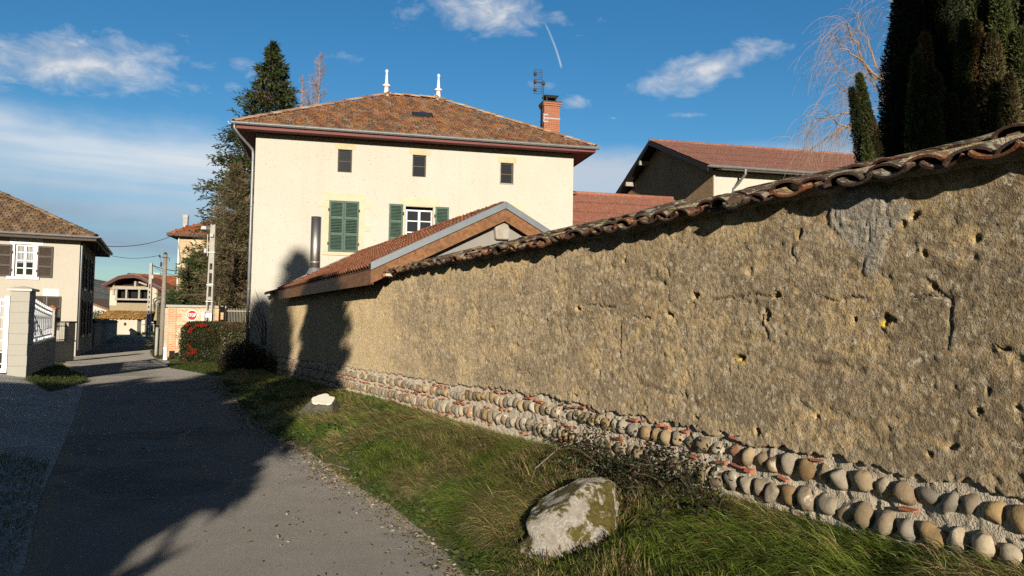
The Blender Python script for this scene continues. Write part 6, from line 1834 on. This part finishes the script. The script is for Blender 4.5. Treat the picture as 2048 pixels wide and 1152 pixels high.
for (u, v, ru, rv, k) in [(382, 658, 6, 4, 26), (394, 651, 5, 2.5, 16), (405, 651, 9, 2.5, 34), (374, 651, 4, 3, 14), (379, 692, 4, 5, 18), (386, 703, 6, 5, 24), (376, 707, 4, 4, 16), (392, 701, 4, 3, 8), (421, 660, 4, 2, 5), (371, 720, 3, 3, 5), (378, 663, 5, 3, 14)]:
    for _ in range(k):
        q = at(u + rng.normal(0, ru * .55), v + rng.normal(0, rv * .6), HY - .10 - rng.random() * .10)
        r = rng.uniform(.022, .034); mb.add([q + (0, 0, r), q + (r, 0, 0), q + (0, r, 0), q - (r, 0, 0), q - (0, r, 0), q - (0, 0, r)], [(0, 1, 2), (0, 2, 3), (0, 3, 4), (0, 4, 1), (5, 2, 1), (5, 3, 2), (5, 4, 3), (5, 1, 4)])
mb.build('berries', M['berry'], hg)


def bush(name, base, rx, ry, H, n, L, W, cols, label, rng, stems=14, mat='hedge_leaf'):
    th = thing(name, base, label, 'bush'); base = np.asarray(base, float)
    mb = MB(); P = []
    for k in range(stems):
        a = rng.random() * 6.283; d = np.array([math.cos(a) * rx, math.sin(a) * ry, H * rng.uniform(.9, 1.6)])
        pts = branch_tube(mb, base + (rng.normal(0, rx * .2), rng.normal(0, ry * .2), -.05), d, np.linalg.norm(d) * rng.uniform(.6, .95), .014, .005, rng, .5, .12, 5, 4); P.append(pts)
    mb.build('stems', M['bark'], th)
    u = unit(rng.normal(size=(n, 3))); r = rng.random(n) ** .4
    lum = .75 + .5 * fbm(u[:, 0] * 2.5 + 5 + base[0], u[:, 1] * 2.5 + u[:, 2] * 2.5, 3, 170)
    q = base + np.stack([u[:, 0] * rx, u[:, 1] * ry, np.abs(u[:, 2]) * H], 1) * (r * lum)[:, None]
    c = np.array(cols)[rng.integers(len(cols), size=n)]
    leafobj('foliage', M[mat], th, q, rng.normal(size=(n, 3)) + np.array([0, 0, .3]), rng.uniform(.6, 1.3, n) * L, rng.uniform(.7, 1.2, n) * W, c, rng)
    return th


b = ybase(492, 26.4); b[2] = float(gz(b[0], b[1]))
bush('shrub', b, .95, 1.0, 1.15, 9000, .075, .04, ((.030, .034, .016), (.045, .03, .02), (.02, .026, .012), (.06, .035, .024)), 'dark shaded shrub at the far foot of the earth wall, before the house', rng)
# bare stems fanning out of it
mb = MB()
for (u0, v0, u1, v1) in [(528, 690, 497, 598), (530, 690, 506, 592), (532, 690, 518, 612), (527, 690, 492, 630), (532, 690, 515, 590), (525, 690, 500, 650), (531, 690, 525, 625), (520, 690, 495, 668), (527, 690, 510, 640)]:
    p0, p1 = at(u0, v0, 26.5), at(u1, v1, 26.7); m = (p0 + p1) / 2 + (.10, 0, .12)
    mb.tube([p0, m, p1], [.020, .012, .005], 4, False)
    for _ in range(5):
        f = rng.uniform(.4, .95); p = p0 + (p1 - p0) * f; mb.tube([p, p + unit((p1 - p0) + rng.normal(0, .5, 3)) * rng.uniform(.2, .5)], [.008, .003], 3, False)
tag(mb.build('bare_shrub', M['bark'], None), 'bare grey stems fanning up against the house wall by the wall end', 'bush')
b = at(543, 705, 25.4); b[2] = float(gz(b[0], b[1]))
bush('young_shrub', b, .22, .25, .75, 500, .09, .03, ((.12, .13, .03), (.09, .10, .025)), 'small yellowish leafy shoot at the far end of the earth wall', rng, 5)

# bramble by the boulder
rng = np.random.default_rng(91)
def bank_at(u, v):      # sighting on the bank surface
    d = ray(u, v); t = 1.0
    for k in range(2000):
        q = CAM + d * t
        if q[2] < float(gz(q[0], q[1])): break
        t += .02
    return q
b = WF(4.55, .12, .35); b[2] = float(gz(b[0], b[1]))
br = thing('bramble', b, 'tangle of dark bramble stems and leaves against the cobbles behind the boulder', 'bush')
mb = MB(); P = []; D = []; C = []
for k in range(105):
    s0 = 4.70 + rng.normal(0, .50); p = WF(s0, .10 + rng.random() * .45, 0); p[2] = float(gz(p[0], p[1]))
    d = WV * rng.normal(0, 1.0) - WN * rng.uniform(.0, .5) + np.array([0, 0, rng.uniform(.5, 1.2)])
    pts = branch_tube(mb, p, d, rng.uniform(.35, .80), .0045, .002, rng, 1.5, .16, 7, 4)
    pts = [x if WF.local(x)[1] > .05 else x - WN * (.06 - WF.local(x)[1]) for x in pts]
    for j in range(1, 8):
        for _ in range(8):
            P.append(pts[j] + rng.normal(0, .035, 3)); D.append(rng.normal(0, 1, 3) + np.array([0, 0, -.1])); C.append(((.018, .026, .012), (.03, .034, .015), (.05, .03, .018), (.035, .045, .018))[rng.integers(4)])
mb.build('stems', M['bark'], br); n = len(P)
leafobj('foliage', M['hedge_leaf'], br, np.array(P), np.array(D), rng.uniform(.020, .038, n), rng.uniform(.013, .024, n), np.array(C), rng, .35, True)
# ------------------------------------------------------------------ stones
def boulder(name, cx, axes, size, zc, label, mat, seed, sq=1.0):
    V, F = uvs(96, 56); P = V.copy()
    P = np.sign(P) * np.abs(P) ** sq
    n1 = fbm(V[:, 0] * 1.2 + seed, V[:, 2] * 1.3 + V[:, 1] * .9, 4, 180 + seed) - .5; n2 = fbm(V[:, 0] * 6 + V[:, 1] * 4, V[:, 2] * 6 - V[:, 1] * 3, 4, 190 + seed) - .5
    P = P * (1 + .26 * n1)[:, None]; P = facets(P, seed + 40, 16, .78, .97); P = P * (1 + .10 * n2)[:, None]
    return P, F
front = bank_at(1120, 1118); Yb = front[1] + .20; c = at(1142, 1052, Yb); BOULDER_AT = c.copy()
P, F = boulder('boulder', None, None, None, None, None, None, 1, .80)
notch = np.exp(-(((P[:, 2] + .12) / .16) ** 2)) * (P[:, 0] < 0) * .16
P[:, 0] += .38 * P[:, 2] + notch
V = c + P[:, :1] * np.array([[.335, .02, 0]]) + P[:, 1:2] * np.array([[0, .30, 0]]) + P[:, 2:] * np.array([[.0, .07, .275]])
o = npmesh('boulder', V, F, M['boulder'], None, None, True); tag(o, 'big pale granite boulder with white lichen and moss in the grass bank', 'boulder')
c = at(633, 822, bank_at(625, 838)[1] + .12); c[2] = float(gz(c[0], c[1])) + .04; MARKER_AT = c.copy()
P, F = boulder('marker', None, None, None, None, None, None, 5, .8)
P[:, 2] = np.where(P[:, 2] < 0, P[:, 2] * 1.5, P[:, 2] * 1.25); P[:, :2] *= (1.05 - .22 * P[:, 2:]); P[:, 0] += .35 * np.maximum(P[:, 2], -.2)
V = c + np.array([.01, .06, .01]) + P[:, :1] * np.array([[.29, 0, 0]]) + P[:, 1:2] * np.array([[.0, .25, 0]]) + P[:, 2:] * np.array([[0, 0, .26]])
ztop_ = min(at(645, 800, c[1])[2], float(V[:, 2].max()) - .04); lim_ = ztop_ + .42 * (V[:, 1] - c[1]); mt_ = V[:, 2] > lim_ - .004; V[:, 2] = np.minimum(V[:, 2], lim_)
ms = thing('marker_stone', c, 'grey kerb stone with cream painted flat top in the shaded grass', 'stone')
npmesh('stone', V, F, M['grey_stone'], ms, None, True)
tp = V[mt_]; cx_, cy_ = tp[:, 0].mean(), tp[:, 1].mean()
ang = np.linspace(0, 6.283, 29)[:-1]; ring = []
for a_ in ang:
    dd = (tp[:, 0] - cx_) * math.cos(a_) + (tp[:, 1] - cy_) * math.sin(a_); r_ = dd.max() * .97 * (1 + .05 * math.sin(5 * a_)); ring.append((cx_ + r_ * math.cos(a_), cy_ + r_ * math.sin(a_), 0))
ring = [np.array([x, y, ztop_ + .42 * (y - c[1]) + .007]) for x, y, _ in ring]; low_ = [p - np.array([0, 0, .02]) for p in ring]
mb = MB(); mb.add(ring + low_, [tuple(range(28))] + [(i, 28 + i, 28 + (i + 1) % 28, (i + 1) % 28) for i in range(28)]); mb.build('painted_top', M['painted_top'], ms)

# ------------------------------------------------------------------ grass
rng = np.random.default_rng(101)
def blades(P, lean, L, W, col, name, mat='grass'):
    """two-segment drooping blades"""
    n = len(P); side = unit(np.cross(lean, np.array([0, 0, 1.0])) + rng.normal(0, .25, (n, 3)))
    up = np.array([0, 0, 1.0]); ln = unit(lean); L_ = L[:, None]
    st = rng.random(n)[:, None] ** 1.6                       # 0 lies flat, 1 stands
    p1 = P + (up * (.22 + .16 * st) + ln * (.24 - .10 * st)) * L_
    p2 = p1 + (up * (.02 + .26 * st) + ln * (.36 - .12 * st)) * L_
    p3 = p2 + (up * (-.12 + .22 * st) + ln * (.34 - .10 * st) + rng.normal(0, .05, (n, 3))) * L_
    w = side * W[:, None] * .5
    V = np.stack([P - w * .8, P + w * .8, p1 + w, p1 - w, p2 + w * .75, p2 - w * .75, p3 + w * .1, p3 - w * .1], 1).reshape(-1, 3)
    b_ = np.arange(n)[:, None] * 8
    F = np.concatenate([b_ + np.array([[0, 1, 2, 3]]), b_ + np.array([[3, 2, 4, 5]]), b_ + np.array([[5, 4, 6, 7]])], 0)
    return tag(npmesh(name, V, F, M[mat], None, np.repeat(col, 8, 0)), None, None, None, 'stuff')


def bank_blades():
    Ps = []; Ls = []; Ws = []; Ln = []; Cs = []
    for (sa, sb, n, wmul) in [(.2, 4.0, 84000, 1.0), (4.0, 8.0, 80000, 1.1), (8.0, 14.0, 56000, 1.7), (14.0, 29.5, 46000, 2.6)]:
        s = rng.uniform(sa, sb, n); oe = o_edge(s); o = -.02 + rng.random(n) ** .95 * (oe + .05)
        tuft = rng.random(n) < .55
        ts, to, _ = 0, 0, 0
        g1 = np.round(s * 5.5 + (vnoise(s * 4, o * 4, 7) - .5) * 2) / 5.5; g2 = np.round(o * 5.5) / 5.5
        s = np.where(tuft, s * .45 + g1 * .55, s); o = np.where(tuft, o * .45 + g2 * .55, o)
        p = WF.o + WV * s[:, None] - WN * o[:, None]
        p[:, 2] = gz(p[:, 0], p[:, 1]) + .012
        edge = sstep(0, .45, oe - o); patch = fbm(s * 1.1, o * 1.6, 4, 200); p2 = fbm(s * 2.7 + 9, o * 3.3, 3, 201)
        thin = rng.random(n) < (.30 + .70 * edge)
        dryness = sstep(.44, .60, patch + .10 * (p2 - .5) + .07 * sstep(1.9, .4, np.abs(o - 1.0) * 2))
        L = (.075 + .13 * p2 + .07 * dryness) * (.45 + .55 * edge) * rng.uniform(.6, 1.35, n)
        L = L * (1 + .15 * (s < 8)) * (.55 + .45 * sstep(.02, .5, o)) * (1 - .45 * np.exp(-((s - 4.7) / .6) ** 2 - ((o - .2) / .4) ** 2))
        W = rng.uniform(.0030, .0062, n) * wmul
        flow = (fbm(s * .8, o * .8, 3, 203) - .5) * 7.0
        base_dir = -WN[None] * (.75 + .4 * np.cos(flow))[:, None] + WV[None] * (np.sin(flow) * .9 - .25)[:, None]
        lean = base_dir + rng.normal(0, .30, (n, 3)) * np.array([1, 1, 0])
        gcol = np.array(((.175, .255, .042), (.215, .285, .052), (.14, .22, .036), (.26, .30, .065)))[rng.integers(4, size=n)]
        scol = np.array(((.46, .35, .175), (.38, .29, .14), (.55, .43, .23), (.31, .24, .115)))[rng.integers(4, size=n)]
        isd = rng.random(n) < (.08 + .54 * dryness)
        c = np.where(isd[:, None], scol, gcol) * rng.uniform(.75, 1.25, (n, 1))
        lush = sstep(.60, .70, fbm(s * 1.3 + 4, o * 1.5, 3, 205))[:, None] * (~isd)[:, None]
        c = c * (1 - lush) + lush * np.array((.11, .215, .032))
        for cc, rx, ry in ((BOULDER_AT, .30, .30), (MARKER_AT, .12, .10)):
            q = np.hypot((p[:, 0] - cc[0]) / rx, (p[:, 1] - cc[1] + .04) / ry)
            thin &= q > .80; L = np.where(q < 1.35, L * .6, L)
        Ps.append(p[thin]); Ls.append(L[thin]); Ws.append(W[thin]); Ln.append(lean[thin]); Cs.append(c[thin])
    blades(np.vstack(Ps), np.vstack(Ln), np.concatenate(Ls), np.concatenate(Ws), np.vstack(Cs), 'bank_grass')


bank_blades()
# clover and low weeds along the road edge
n = 15000; s = rng.uniform(1.5, 22, n); oe = o_edge(s); inner = rng.random(n) < .42; o = np.where(inner, rng.uniform(.25, 1.7, n), oe - np.abs(rng.normal(0, .30, n)) + .04)
keep = fbm(s * 1.4, o * 2, 3, 210) > np.where(inner, .54, .47); s, o = s[keep], o[keep]; n = len(s)
p = WF.o + WV * s[:, None] - WN * o[:, None]; p[:, 2] = gz(p[:, 0], p[:, 1]) + rng.uniform(.015, .06, n) + .035 * (o < oe[keep] - .3)
V, F = leafquads(p, rng.normal(size=(n, 3)) * np.array([1, 1, .35]) + np.array([0, 0, .25]), rng.uniform(.02, .045, n) * (1 + s / 16), rng.uniform(.016, .034, n) * (1 + s / 16), rng)
c = np.array(((.055, .095, .022), (.08, .12, .03), (.10, .135, .04), (.045, .075, .02)))[rng.integers(4, size=n)]
tag(npmesh('clover', V, F, M['grass'], None, np.repeat(c, 4, 0)), kind='stuff')
# other verges
def verge(name, pts_fn, n, cols, L0, w):
    p = pts_fn(n); n = len(p); p[:, 2] = gz(p[:, 0], p[:, 1]) + .005
    lean = rng.normal(0, 1, (n, 3)) * np.array([1, 1, 0]) + np.array([.2, -.4, 0])
    c = np.array(cols)[rng.integers(len(cols), size=n)] * rng.uniform(.75, 1.25, (n, 1))
    return blades(p, lean, rng.uniform(.5, 1.2, n) * L0, rng.uniform(.7, 1.3, n) * w, c, name)
GR = ((.075, .115, .025), (.095, .135, .032), (.06, .09, .022), (.15, .14, .06))
def poly_fill(poly):
    poly = np.array(poly)
    def f(n):
        out = []
        lo_, hi_ = poly.min(0), poly.max(0)
        while len(out) < n:
            q = rng.uniform(lo_, hi_)
            if inpoly(q[0], q[1], [tuple(x) for x in poly]): out.append((q[0], q[1], 0))
        return np.array(out, float)
    return f
def gq_(u, v):
    Y = 20.0
    for _ in range(60):
        q = atz(u, v, float(gz(atz(u, v, zr(Y))[0], Y))); Y = .5 * Y + .5 * q[1]
    return q[:2]
verge('mound_grass', poly_fill([gq_(54, 752), gq_(100, 764), gq_(171, 766), gq_(165, 752), gq_(140, 728), gq_(120, 716), gq_(105, 716), gq_(62, 745)]), 16000, GR, .16, .014)
verge('junction_grass', poly_fill([(-12.3, 28.0), (-10.5, 25.7), (-9.2, 23.9), (-8.7, 24.6), (-9.2, 27.6), (-11, 32.6), (-14.2, 32.6), (-13.7, 30.8)]), 16000, GR, .14, .016)
verge('far_verge_grass', poly_fill([(-15.4, 35.9), (-17.2, 37.2), (-20.5, 44), (-19.2, 44), (-14.5, 36.6)]), 5000, GR, .2, .03)
verge('barn_grass', poly_fill([tuple(at(257, 669, 79.5)[:2]), tuple(at(318, 671, 76)[:2]), tuple(at(312, 664, 77.5)[:2]), tuple(at(262, 664, 79.6)[:2])]), 3000, GR, .5, .06)
verge('left_verge_grass', poly_fill([(-1.9, 0), (-2.9, 4.6), (-3.9, 6.5), (-4.9, 8.3), (-5.6, 8.6), (-4.6, 5.5), (-3.8, 3), (-3, 0)]), 9000, GR, .09, .006)
b = at(203, 643, 95); 
bush('distant_shrub', np.array([b[0], 95, -.2]), 2.6, 1.4, 2.4, 2500, .35, .18, ((.05, .065, .025), (.07, .08, .035)), 'low green bushes before the distant white cottage', rng, 6)
# fallen bits
lf = []
for i, (u, v) in enumerate([(868, 1030), (862, 1064), (1238, 1105), (1105, 1075), (1160, 985), (745, 948)]):
    q = bank_at(u, v); V, F = leafquads(np.array([q + (0, 0, .05)]), np.array([[1, .2, .1]]), .05, .03, rng)
    o = npmesh('fallen_leaf', V, F, M['leaf_brown']); tag(o, 'reddish brown dead leaf lying in the grass bank', 'leaf', 'fallen leaves on the bank')
mb = MB(); q0, q1, q2 = on_road(636, 944), bank_at(662, 938), bank_at(697, 951)
mb.tube([q0 + (0, 0, .02), q1 + (0, 0, .05), q2 + (0, 0, .06)], [.004, .006, .007], 5); mb.tube([q0 + (0, 0, .02), on_road(634, 952) + (0, 0, .015)], .003, 4); mb.tube([q1 + (0, 0, .05), on_road(640, 936) + (0, 0, .04)], .003, 4)
o = mb.build('twig', M['pale_bark'], None); tag(o, 'dry pale twig lying across the road edge', 'twig')
mb = MB(); pts = [bank_at(1047, 1048) + (0, 0, .12), bank_at(1070, 995) + (0, 0, .22), bank_at(1120, 970) + (0, 0, .30), bank_at(1200, 945) + (0, 0, .30)]
mb.tube(pts, [.002, .0035, .004, .005], 5); o = mb.build('bramble_shoot', M['pale_bark'], None); tag(o, 'long pale dry stalk arching over the mossy boulder', 'twig')

# grit, crumbs of bark and leaf litter gathered along the edge of the asphalt
n = 5200; s = rng.uniform(2.5, 24, n); o = o_edge(s) + .02 + np.abs(rng.normal(0, .16, n)) * np.where(rng.random(n) < .12, 5.0, 1.0)
p = WF.o + WV * s[:, None] - WN * o[:, None]; p[:, 2] = zr(p[:, 1]) + .020
V, F = leafquads(p, rng.normal(size=(n, 3)) * np.array([1, 1, .12]), rng.uniform(.008, .030, n) * (1 + s / 14), rng.uniform(.005, .014, n) * (1 + s / 14), rng)
c = np.array(((.20, .13, .06), (.32, .26, .16), (.36, .33, .28), (.10, .075, .045), (.16, .17, .06)))[rng.integers(5, size=n)] * rng.uniform(.7, 1.2, (n, 1))
tag(npmesh('leaf_litter', V, F, M['hedge_leaf'], None, np.repeat(c, 4, 0)), kind='stuff')

# ------------------------------------------------------------------ trees behind the viewer, whose shade lies on road, wall and house
rng = np.random.default_rng(111)
def shade_tree(x, y, H, prof, label, nb=260, lpb=80, L=.30, W=.10, start=.02):
    b = np.array([x, y, float(gz(x, y))]); return conifer('roadside_conifer', b, H, prof, label, 'tree', None, rng, nb, lpb, L, W, ((.035, .055, .02), (.045, .065, .025)), 0, start, .15, .3, wide=1.3)
shade_tree(-2.55, -4.0, 7.1, lambda h: float(np.interp(h, [0, .26, .36, .46, .6, .72, .85, .95, 1], [1.15, 1.15, 1.0, .65, .70, .90, .72, .48, .05])), 'slender conifer on the road verge casting shade on wall and road', 300, 150)
shade_tree(-3.0, -22.0, 14.6, lambda h: float(np.interp(h, [0, .55, .7, .85, .95, 1], [.9, .9, .7, .50, .45, .1])), 'tallest conifer farther back along the road verge', 380, 90, start=.5)
shade_tree(-4.2, -22.5, 12.9, lambda h: float(np.interp(h, [0, .55, .7, .85, .95, 1], [1.1, 1.1, .9, .55, .40, .1])), 'shorter conifer of the pair farther back along the verge', 380, 90, start=.42)
shade_tree(6.14, -9.0, 12.5, lambda h: float(np.interp(h, [0, .4, .6, .8, 1], [.3, .30, .28, .26, .1])), 'unseen slim conifer shading the yew, beside the near end of the earth wall', 420, 90)  # out of view, placed as an occluder for the left plumes of the yew
bh = np.array([-8.5, -4.5, .1]); shh = thing('tall_hedge', bh, 'tall evergreen hedge shading the gravel forecourt', 'hedge')
n = 42000; P = np.stack([rng.uniform(-14, -2.6, n), rng.uniform(-6.0, -3.4, n), rng.random(n) * 5.0], 1)
P[:, 2] *= (.76 + .40 * fbm(P[:, 0] * .9, P[:, 1] * .5, 3, 220)) * np.where(P[:, 0] < -8, .9, 1.0) * np.where((P[:, 0] > -5.2) & (P[:, 0] < -3.2), .80, 1.0)
leafobj('foliage', M['needles'], shh, P, rng.normal(size=(n, 3)), .26, .14, (.04, .06, .022), rng)
mb = MB()
for x in np.arange(-13.5, -3, 1.2): mb.tube([(x, -4.6, -.2), (x + .1, -4.5, 3.6)], [.07, .03], 6)
mb.build('trunk', M['bark'], shh)
SKY_STR, SKY_SAT, SKY_VAL, CLOUD_VAL, SUN_STR, EXPO = .074, 1.22, .98, 7.8, 5.0, 0.50
SKY_TINT = (.84, 1.0, 1.12)
CLOUDS = [(150, 125, 330, 75, 6, .95), (330, 100, 120, 40, 10, .55), (480, 130, 50, 34, 0, .62), (462, 168, 40, 18, 0, .5), (980, 22, 190, 75, 0, 1.0), (830, 25, 80, 50, 0, .45), (1110, 30, 130, 60, 0, .42),
          (1410, 140, 205, 48, 13, 1.0), (1560, 112, 100, 40, 0, .5), (1150, 206, 75, 26, 0, .72), (1375, 230, 60, 12, 0, .7), (1095, 172, 60, 26, 0, .45), (1228, 236, 20, 7, 0, .6), (60, 65, 120, 40, 0, .3), (690, 112, 70, 24, 0, .35)]
# ------------------------------------------------------------------ sky, sun, camera
SUN_EL, SUN_AZ = R(12.0), R(174.5)                  # azimuth clockwise from +Y: behind the viewer, a little to the right
w = bpy.data.worlds.new('World'); scene.world = w; w.use_nodes = True
g = G.__new__(G); g.t = w.node_tree; g.t.nodes.clear(); g._co = None
sky = g.n('ShaderNodeTexSky', sky_type='NISHITA', sun_disc=False, sun_elevation=SUN_EL, sun_rotation=SUN_AZ, altitude=300, air_density=1.0, dust_density=.35, ozone_density=2.0)
skyc = g.n('ShaderNodeHueSaturation', {'Color': g.mix(1.0, sky.outputs[0], SKY_TINT, 'MULTIPLY'), 'Saturation': SKY_SAT, 'Value': SKY_VAL}).outputs[0]
dirv = g.n('ShaderNodeTexCoord').outputs['Generated']
sx = g.n('ShaderNodeSeparateXYZ', {0: dirv})
azm = g.math('ARCTAN2', sx.outputs[0], sx.outputs[1]); elv = g.math('ARCSINE', sx.outputs[2])
P2 = g.n('ShaderNodeCombineXYZ', {0: azm, 1: elv, 2: 0.0}).outputs[0]
def ae(u, v):
    d = ray(u, v); d = d / np.linalg.norm(d); return math.atan2(d[0], d[1]), math.asin(d[2])
n1 = g.n('ShaderNodeTexNoise', {'Vector': g.n('ShaderNodeMapping', {'Vector': P2, 'Rotation': (0, 0, R(8)), 'Scale': (5.5, 15, 1)}).outputs[0], 'Scale': 1.3, 'Detail': 9.0, 'Roughness': .58, 'Distortion': .7}).outputs['Fac']
n2 = g.n('ShaderNodeTexNoise', {'Vector': g.n('ShaderNodeMapping', {'Vector': P2, 'Rotation': (0, 0, R(-14)), 'Scale': (26, 46, 1)}).outputs[0], 'Scale': 1.0, 'Detail': 8.0, 'Roughness': .62, 'Distortion': .4}).outputs['Fac']
tot = None
def blob(u, v, hu, hv, ang, amp, pw=1.0):
    global tot
    a, e = ae(u, v)
    m = g.n('ShaderNodeMapping', {'Vector': P2, 'Location': (a, e, 0), 'Rotation': (0, 0, R(ang)), 'Scale': (hu / FPX, hv / FPX, 1)}, vector_type='TEXTURE').outputs[0]
    ln = g.n('ShaderNodeVectorMath', {0: m}, operation='LENGTH').outputs['Value']
    k = g.math('MULTIPLY', g.ramp(ln, [(.0, 1.0), (1.0, 0.0)]), amp)
    tot = k if tot is None else g.math('MAXIMUM', tot, k)
for args in CLOUDS: blob(*args)
mixn = g.math('ADD', g.math('MULTIPLY', n1, .45), g.math('MULTIPLY', n2, .65))
den = g.math('SUBTRACT', g.math('ADD', g.math('MULTIPLY', tot, 1.0), g.math('MULTIPLY', mixn, 1.7)), 1.20)
den = g.math('MULTIPLY', g.math('MULTIPLY', den, 1.3, True), g.ramp(tot, [(.0, 0.0), (.12, 1.0)]), True)
# low bank of stratus: soft horizontal layers under a bright upper edge
a0, e0 = ae(120, 262); a1, e1 = ae(120, 470)
edgeN = g.n('ShaderNodeTexNoise', {'Vector': g.n('ShaderNodeMapping', {'Vector': P2, 'Scale': (4.5, 9, 1)}).outputs[0], 'Scale': 1.0, 'Detail': 7.0, 'Roughness': .55}).outputs['Fac']
ew = g.math('ADD', elv, g.math('ADD', g.math('MULTIPLY', g.math('SUBTRACT', edgeN, .5), .075), g.math('MULTIPLY', g.math('SUBTRACT', n2, .5), .018)))
ew = g.math('ADD', ew, g.math('MULTIPLY', g.math('ADD', azm, .55), .055))
e_top = ae(120, 205)[1]; 
def emap(x, a, b): return g.n('ShaderNodeMapRange', {0: x, 1: a, 2: b, 3: 0.0, 4: 1.0}, clamp=True, interpolation_type='SMOOTHSTEP').outputs[0]
bank = emap(ew, e_top + .012, e_top - .040)
bank = g.math('MULTIPLY', bank, emap(azm, -.17, -.30))
layer = g.n('ShaderNodeTexNoise', {'Vector': g.n('ShaderNodeMapping', {'Vector': P2, 'Rotation': (0, 0, R(3)), 'Scale': (2.2, 30, 1)}).outputs[0], 'Scale': 1.0, 'Detail': 6.0, 'Roughness': .5, 'Distortion': .3}).outputs['Fac']
fade = emap(ew, e_top - .36, e_top - .05)
bankd = g.math('MULTIPLY', bank, g.math('ADD', g.math('MULTIPLY', fade, .46), g.math('MULTIPLY', g.step(layer, .38, .66), .55)), True)
bright = emap(ew, e_top - .15, e_top - .03)
# right-hand bank behind the roofs
ewr = g.math('ADD', elv, g.math('ADD', g.math('MULTIPLY', g.math('SUBTRACT', edgeN, .5), .05), g.math('MULTIPLY', g.math('SUBTRACT', n2, .5), .015)))
er = ae(1260, 292)[1]
bankr = g.math('MULTIPLY', emap(ewr, er + .008, er - .035), emap(azm, .02, .07))
bankr = g.math('MULTIPLY', bankr, g.math('SUBTRACT', .86, g.math('MULTIPLY', emap(ewr, er - .03, er - .12), .35)))
# contrail
ca, ce = ae(1086, 46); cb_, ce2 = ae(1121, 141); cm, cme = ae(1108, 92)
mc = g.n('ShaderNodeMapping', {'Vector': P2, 'Location': (cm - .0012, cme, 0), 'Rotation': (0, 0, math.atan2(ce2 - ce, cb_ - ca)), 'Scale': (math.hypot(cb_ - ca, ce2 - ce) / 2, .0013, 1)}, vector_type='TEXTURE').outputs[0]
sc_ = g.n('ShaderNodeSeparateXYZ', {0: mc}); bend = g.math('MULTIPLY', g.math('SUBTRACT', 1.0, g.math('MULTIPLY', sc_.outputs[0], sc_.outputs[0])), 1.6)
ct = g.math('MULTIPLY', emap(g.math('ABSOLUTE', g.math('SUBTRACT', sc_.outputs[1], bend)), 1.4, .2), emap(g.math('ABSOLUTE', sc_.outputs[0]), 1.0, .8))
ct = g.math('MULTIPLY', ct, g.math('ADD', .22, g.math('MULTIPLY', g.math('ADD', sc_.outputs[0], 1.0), .17)))
ccol = g.mix(emap(n2, .35, .70), tuple(x * CLOUD_VAL * .80 for x in (.80, .88, 1.0)), tuple(x * CLOUD_VAL for x in (1.0, .985, .97)))
bcol = g.mix(bright, tuple(x * CLOUD_VAL * .56 for x in (.62, .79, 1.05)), tuple(x * CLOUD_VAL * 1.02 for x in (.93, .97, 1.0)))
c = g.mix(g.math('MULTIPLY', bankd, .95), skyc, bcol)
c = g.mix(bankr, c, tuple(x * CLOUD_VAL * .85 for x in (.82, .90, 1.0)))
c = g.mix(g.math('MULTIPLY', den, .85), c, ccol)
c = g.mix(ct, c, tuple(x * CLOUD_VAL for x in (.95, .97, 1.0)))
back = emap(g.math('ABSOLUTE', azm), 1.5, 2.2)          # added: unseen sky behind the viewer dulled to lessen fill in the shade
c = g.mix(g.math('MULTIPLY', back, .8), c, (.8, .95, 1.2))
bg = g.n('ShaderNodeBackground', {'Color': c, 'Strength': SKY_STR}); g.t.links.new(bg.outputs[0], g.n('ShaderNodeOutputWorld').inputs[0])

L = bpy.data.lights.new('sun', 'SUN'); L.energy = SUN_STR; L.angle = R(.53); L.color = (1.0, .90, .75)
so = bpy.data.objects.new('sun', L); COL.objects.link(so)
d = Vector((math.sin(SUN_AZ) * math.cos(SUN_EL), math.cos(SUN_AZ) * math.cos(SUN_EL), math.sin(SUN_EL)))
so.rotation_euler = d.to_track_quat('Z', 'Y').to_euler(); so.location = d * 40

cam = bpy.data.cameras.new('camera'); cam.sensor_width = 36.0; cam.lens = 36.0 * FPX / 2048.0; cam.clip_end = 5000; cam.clip_start = .05
co = bpy.data.objects.new('camera', cam); COL.objects.link(co)
from mathutils import Matrix
co.matrix_world = Matrix(((CR[0], CU[0], -_F[0], CAM[0]), (CR[1], CU[1], -_F[1], CAM[1]), (CR[2], CU[2], -_F[2], CAM[2]), (0, 0, 0, 1)))
scene.camera = co
vs = scene.view_settings; scene.display_settings.display_device = 'sRGB'
vs.view_transform = 'Standard'; vs.look = 'None'; vs.exposure = EXPO; vs.gamma = 1.0; vs.use_curve_mapping = False
scene.cycles.max_bounces = 6; scene.cycles.diffuse_bounces = 3; scene.cycles.transparent_max_bounces = 8
scene.cycles.use_denoising = False; scene.cycles.sample_clamp_indirect = 2.0; scene.cycles.caustics_reflective = False; scene.cycles.caustics_refractive = False
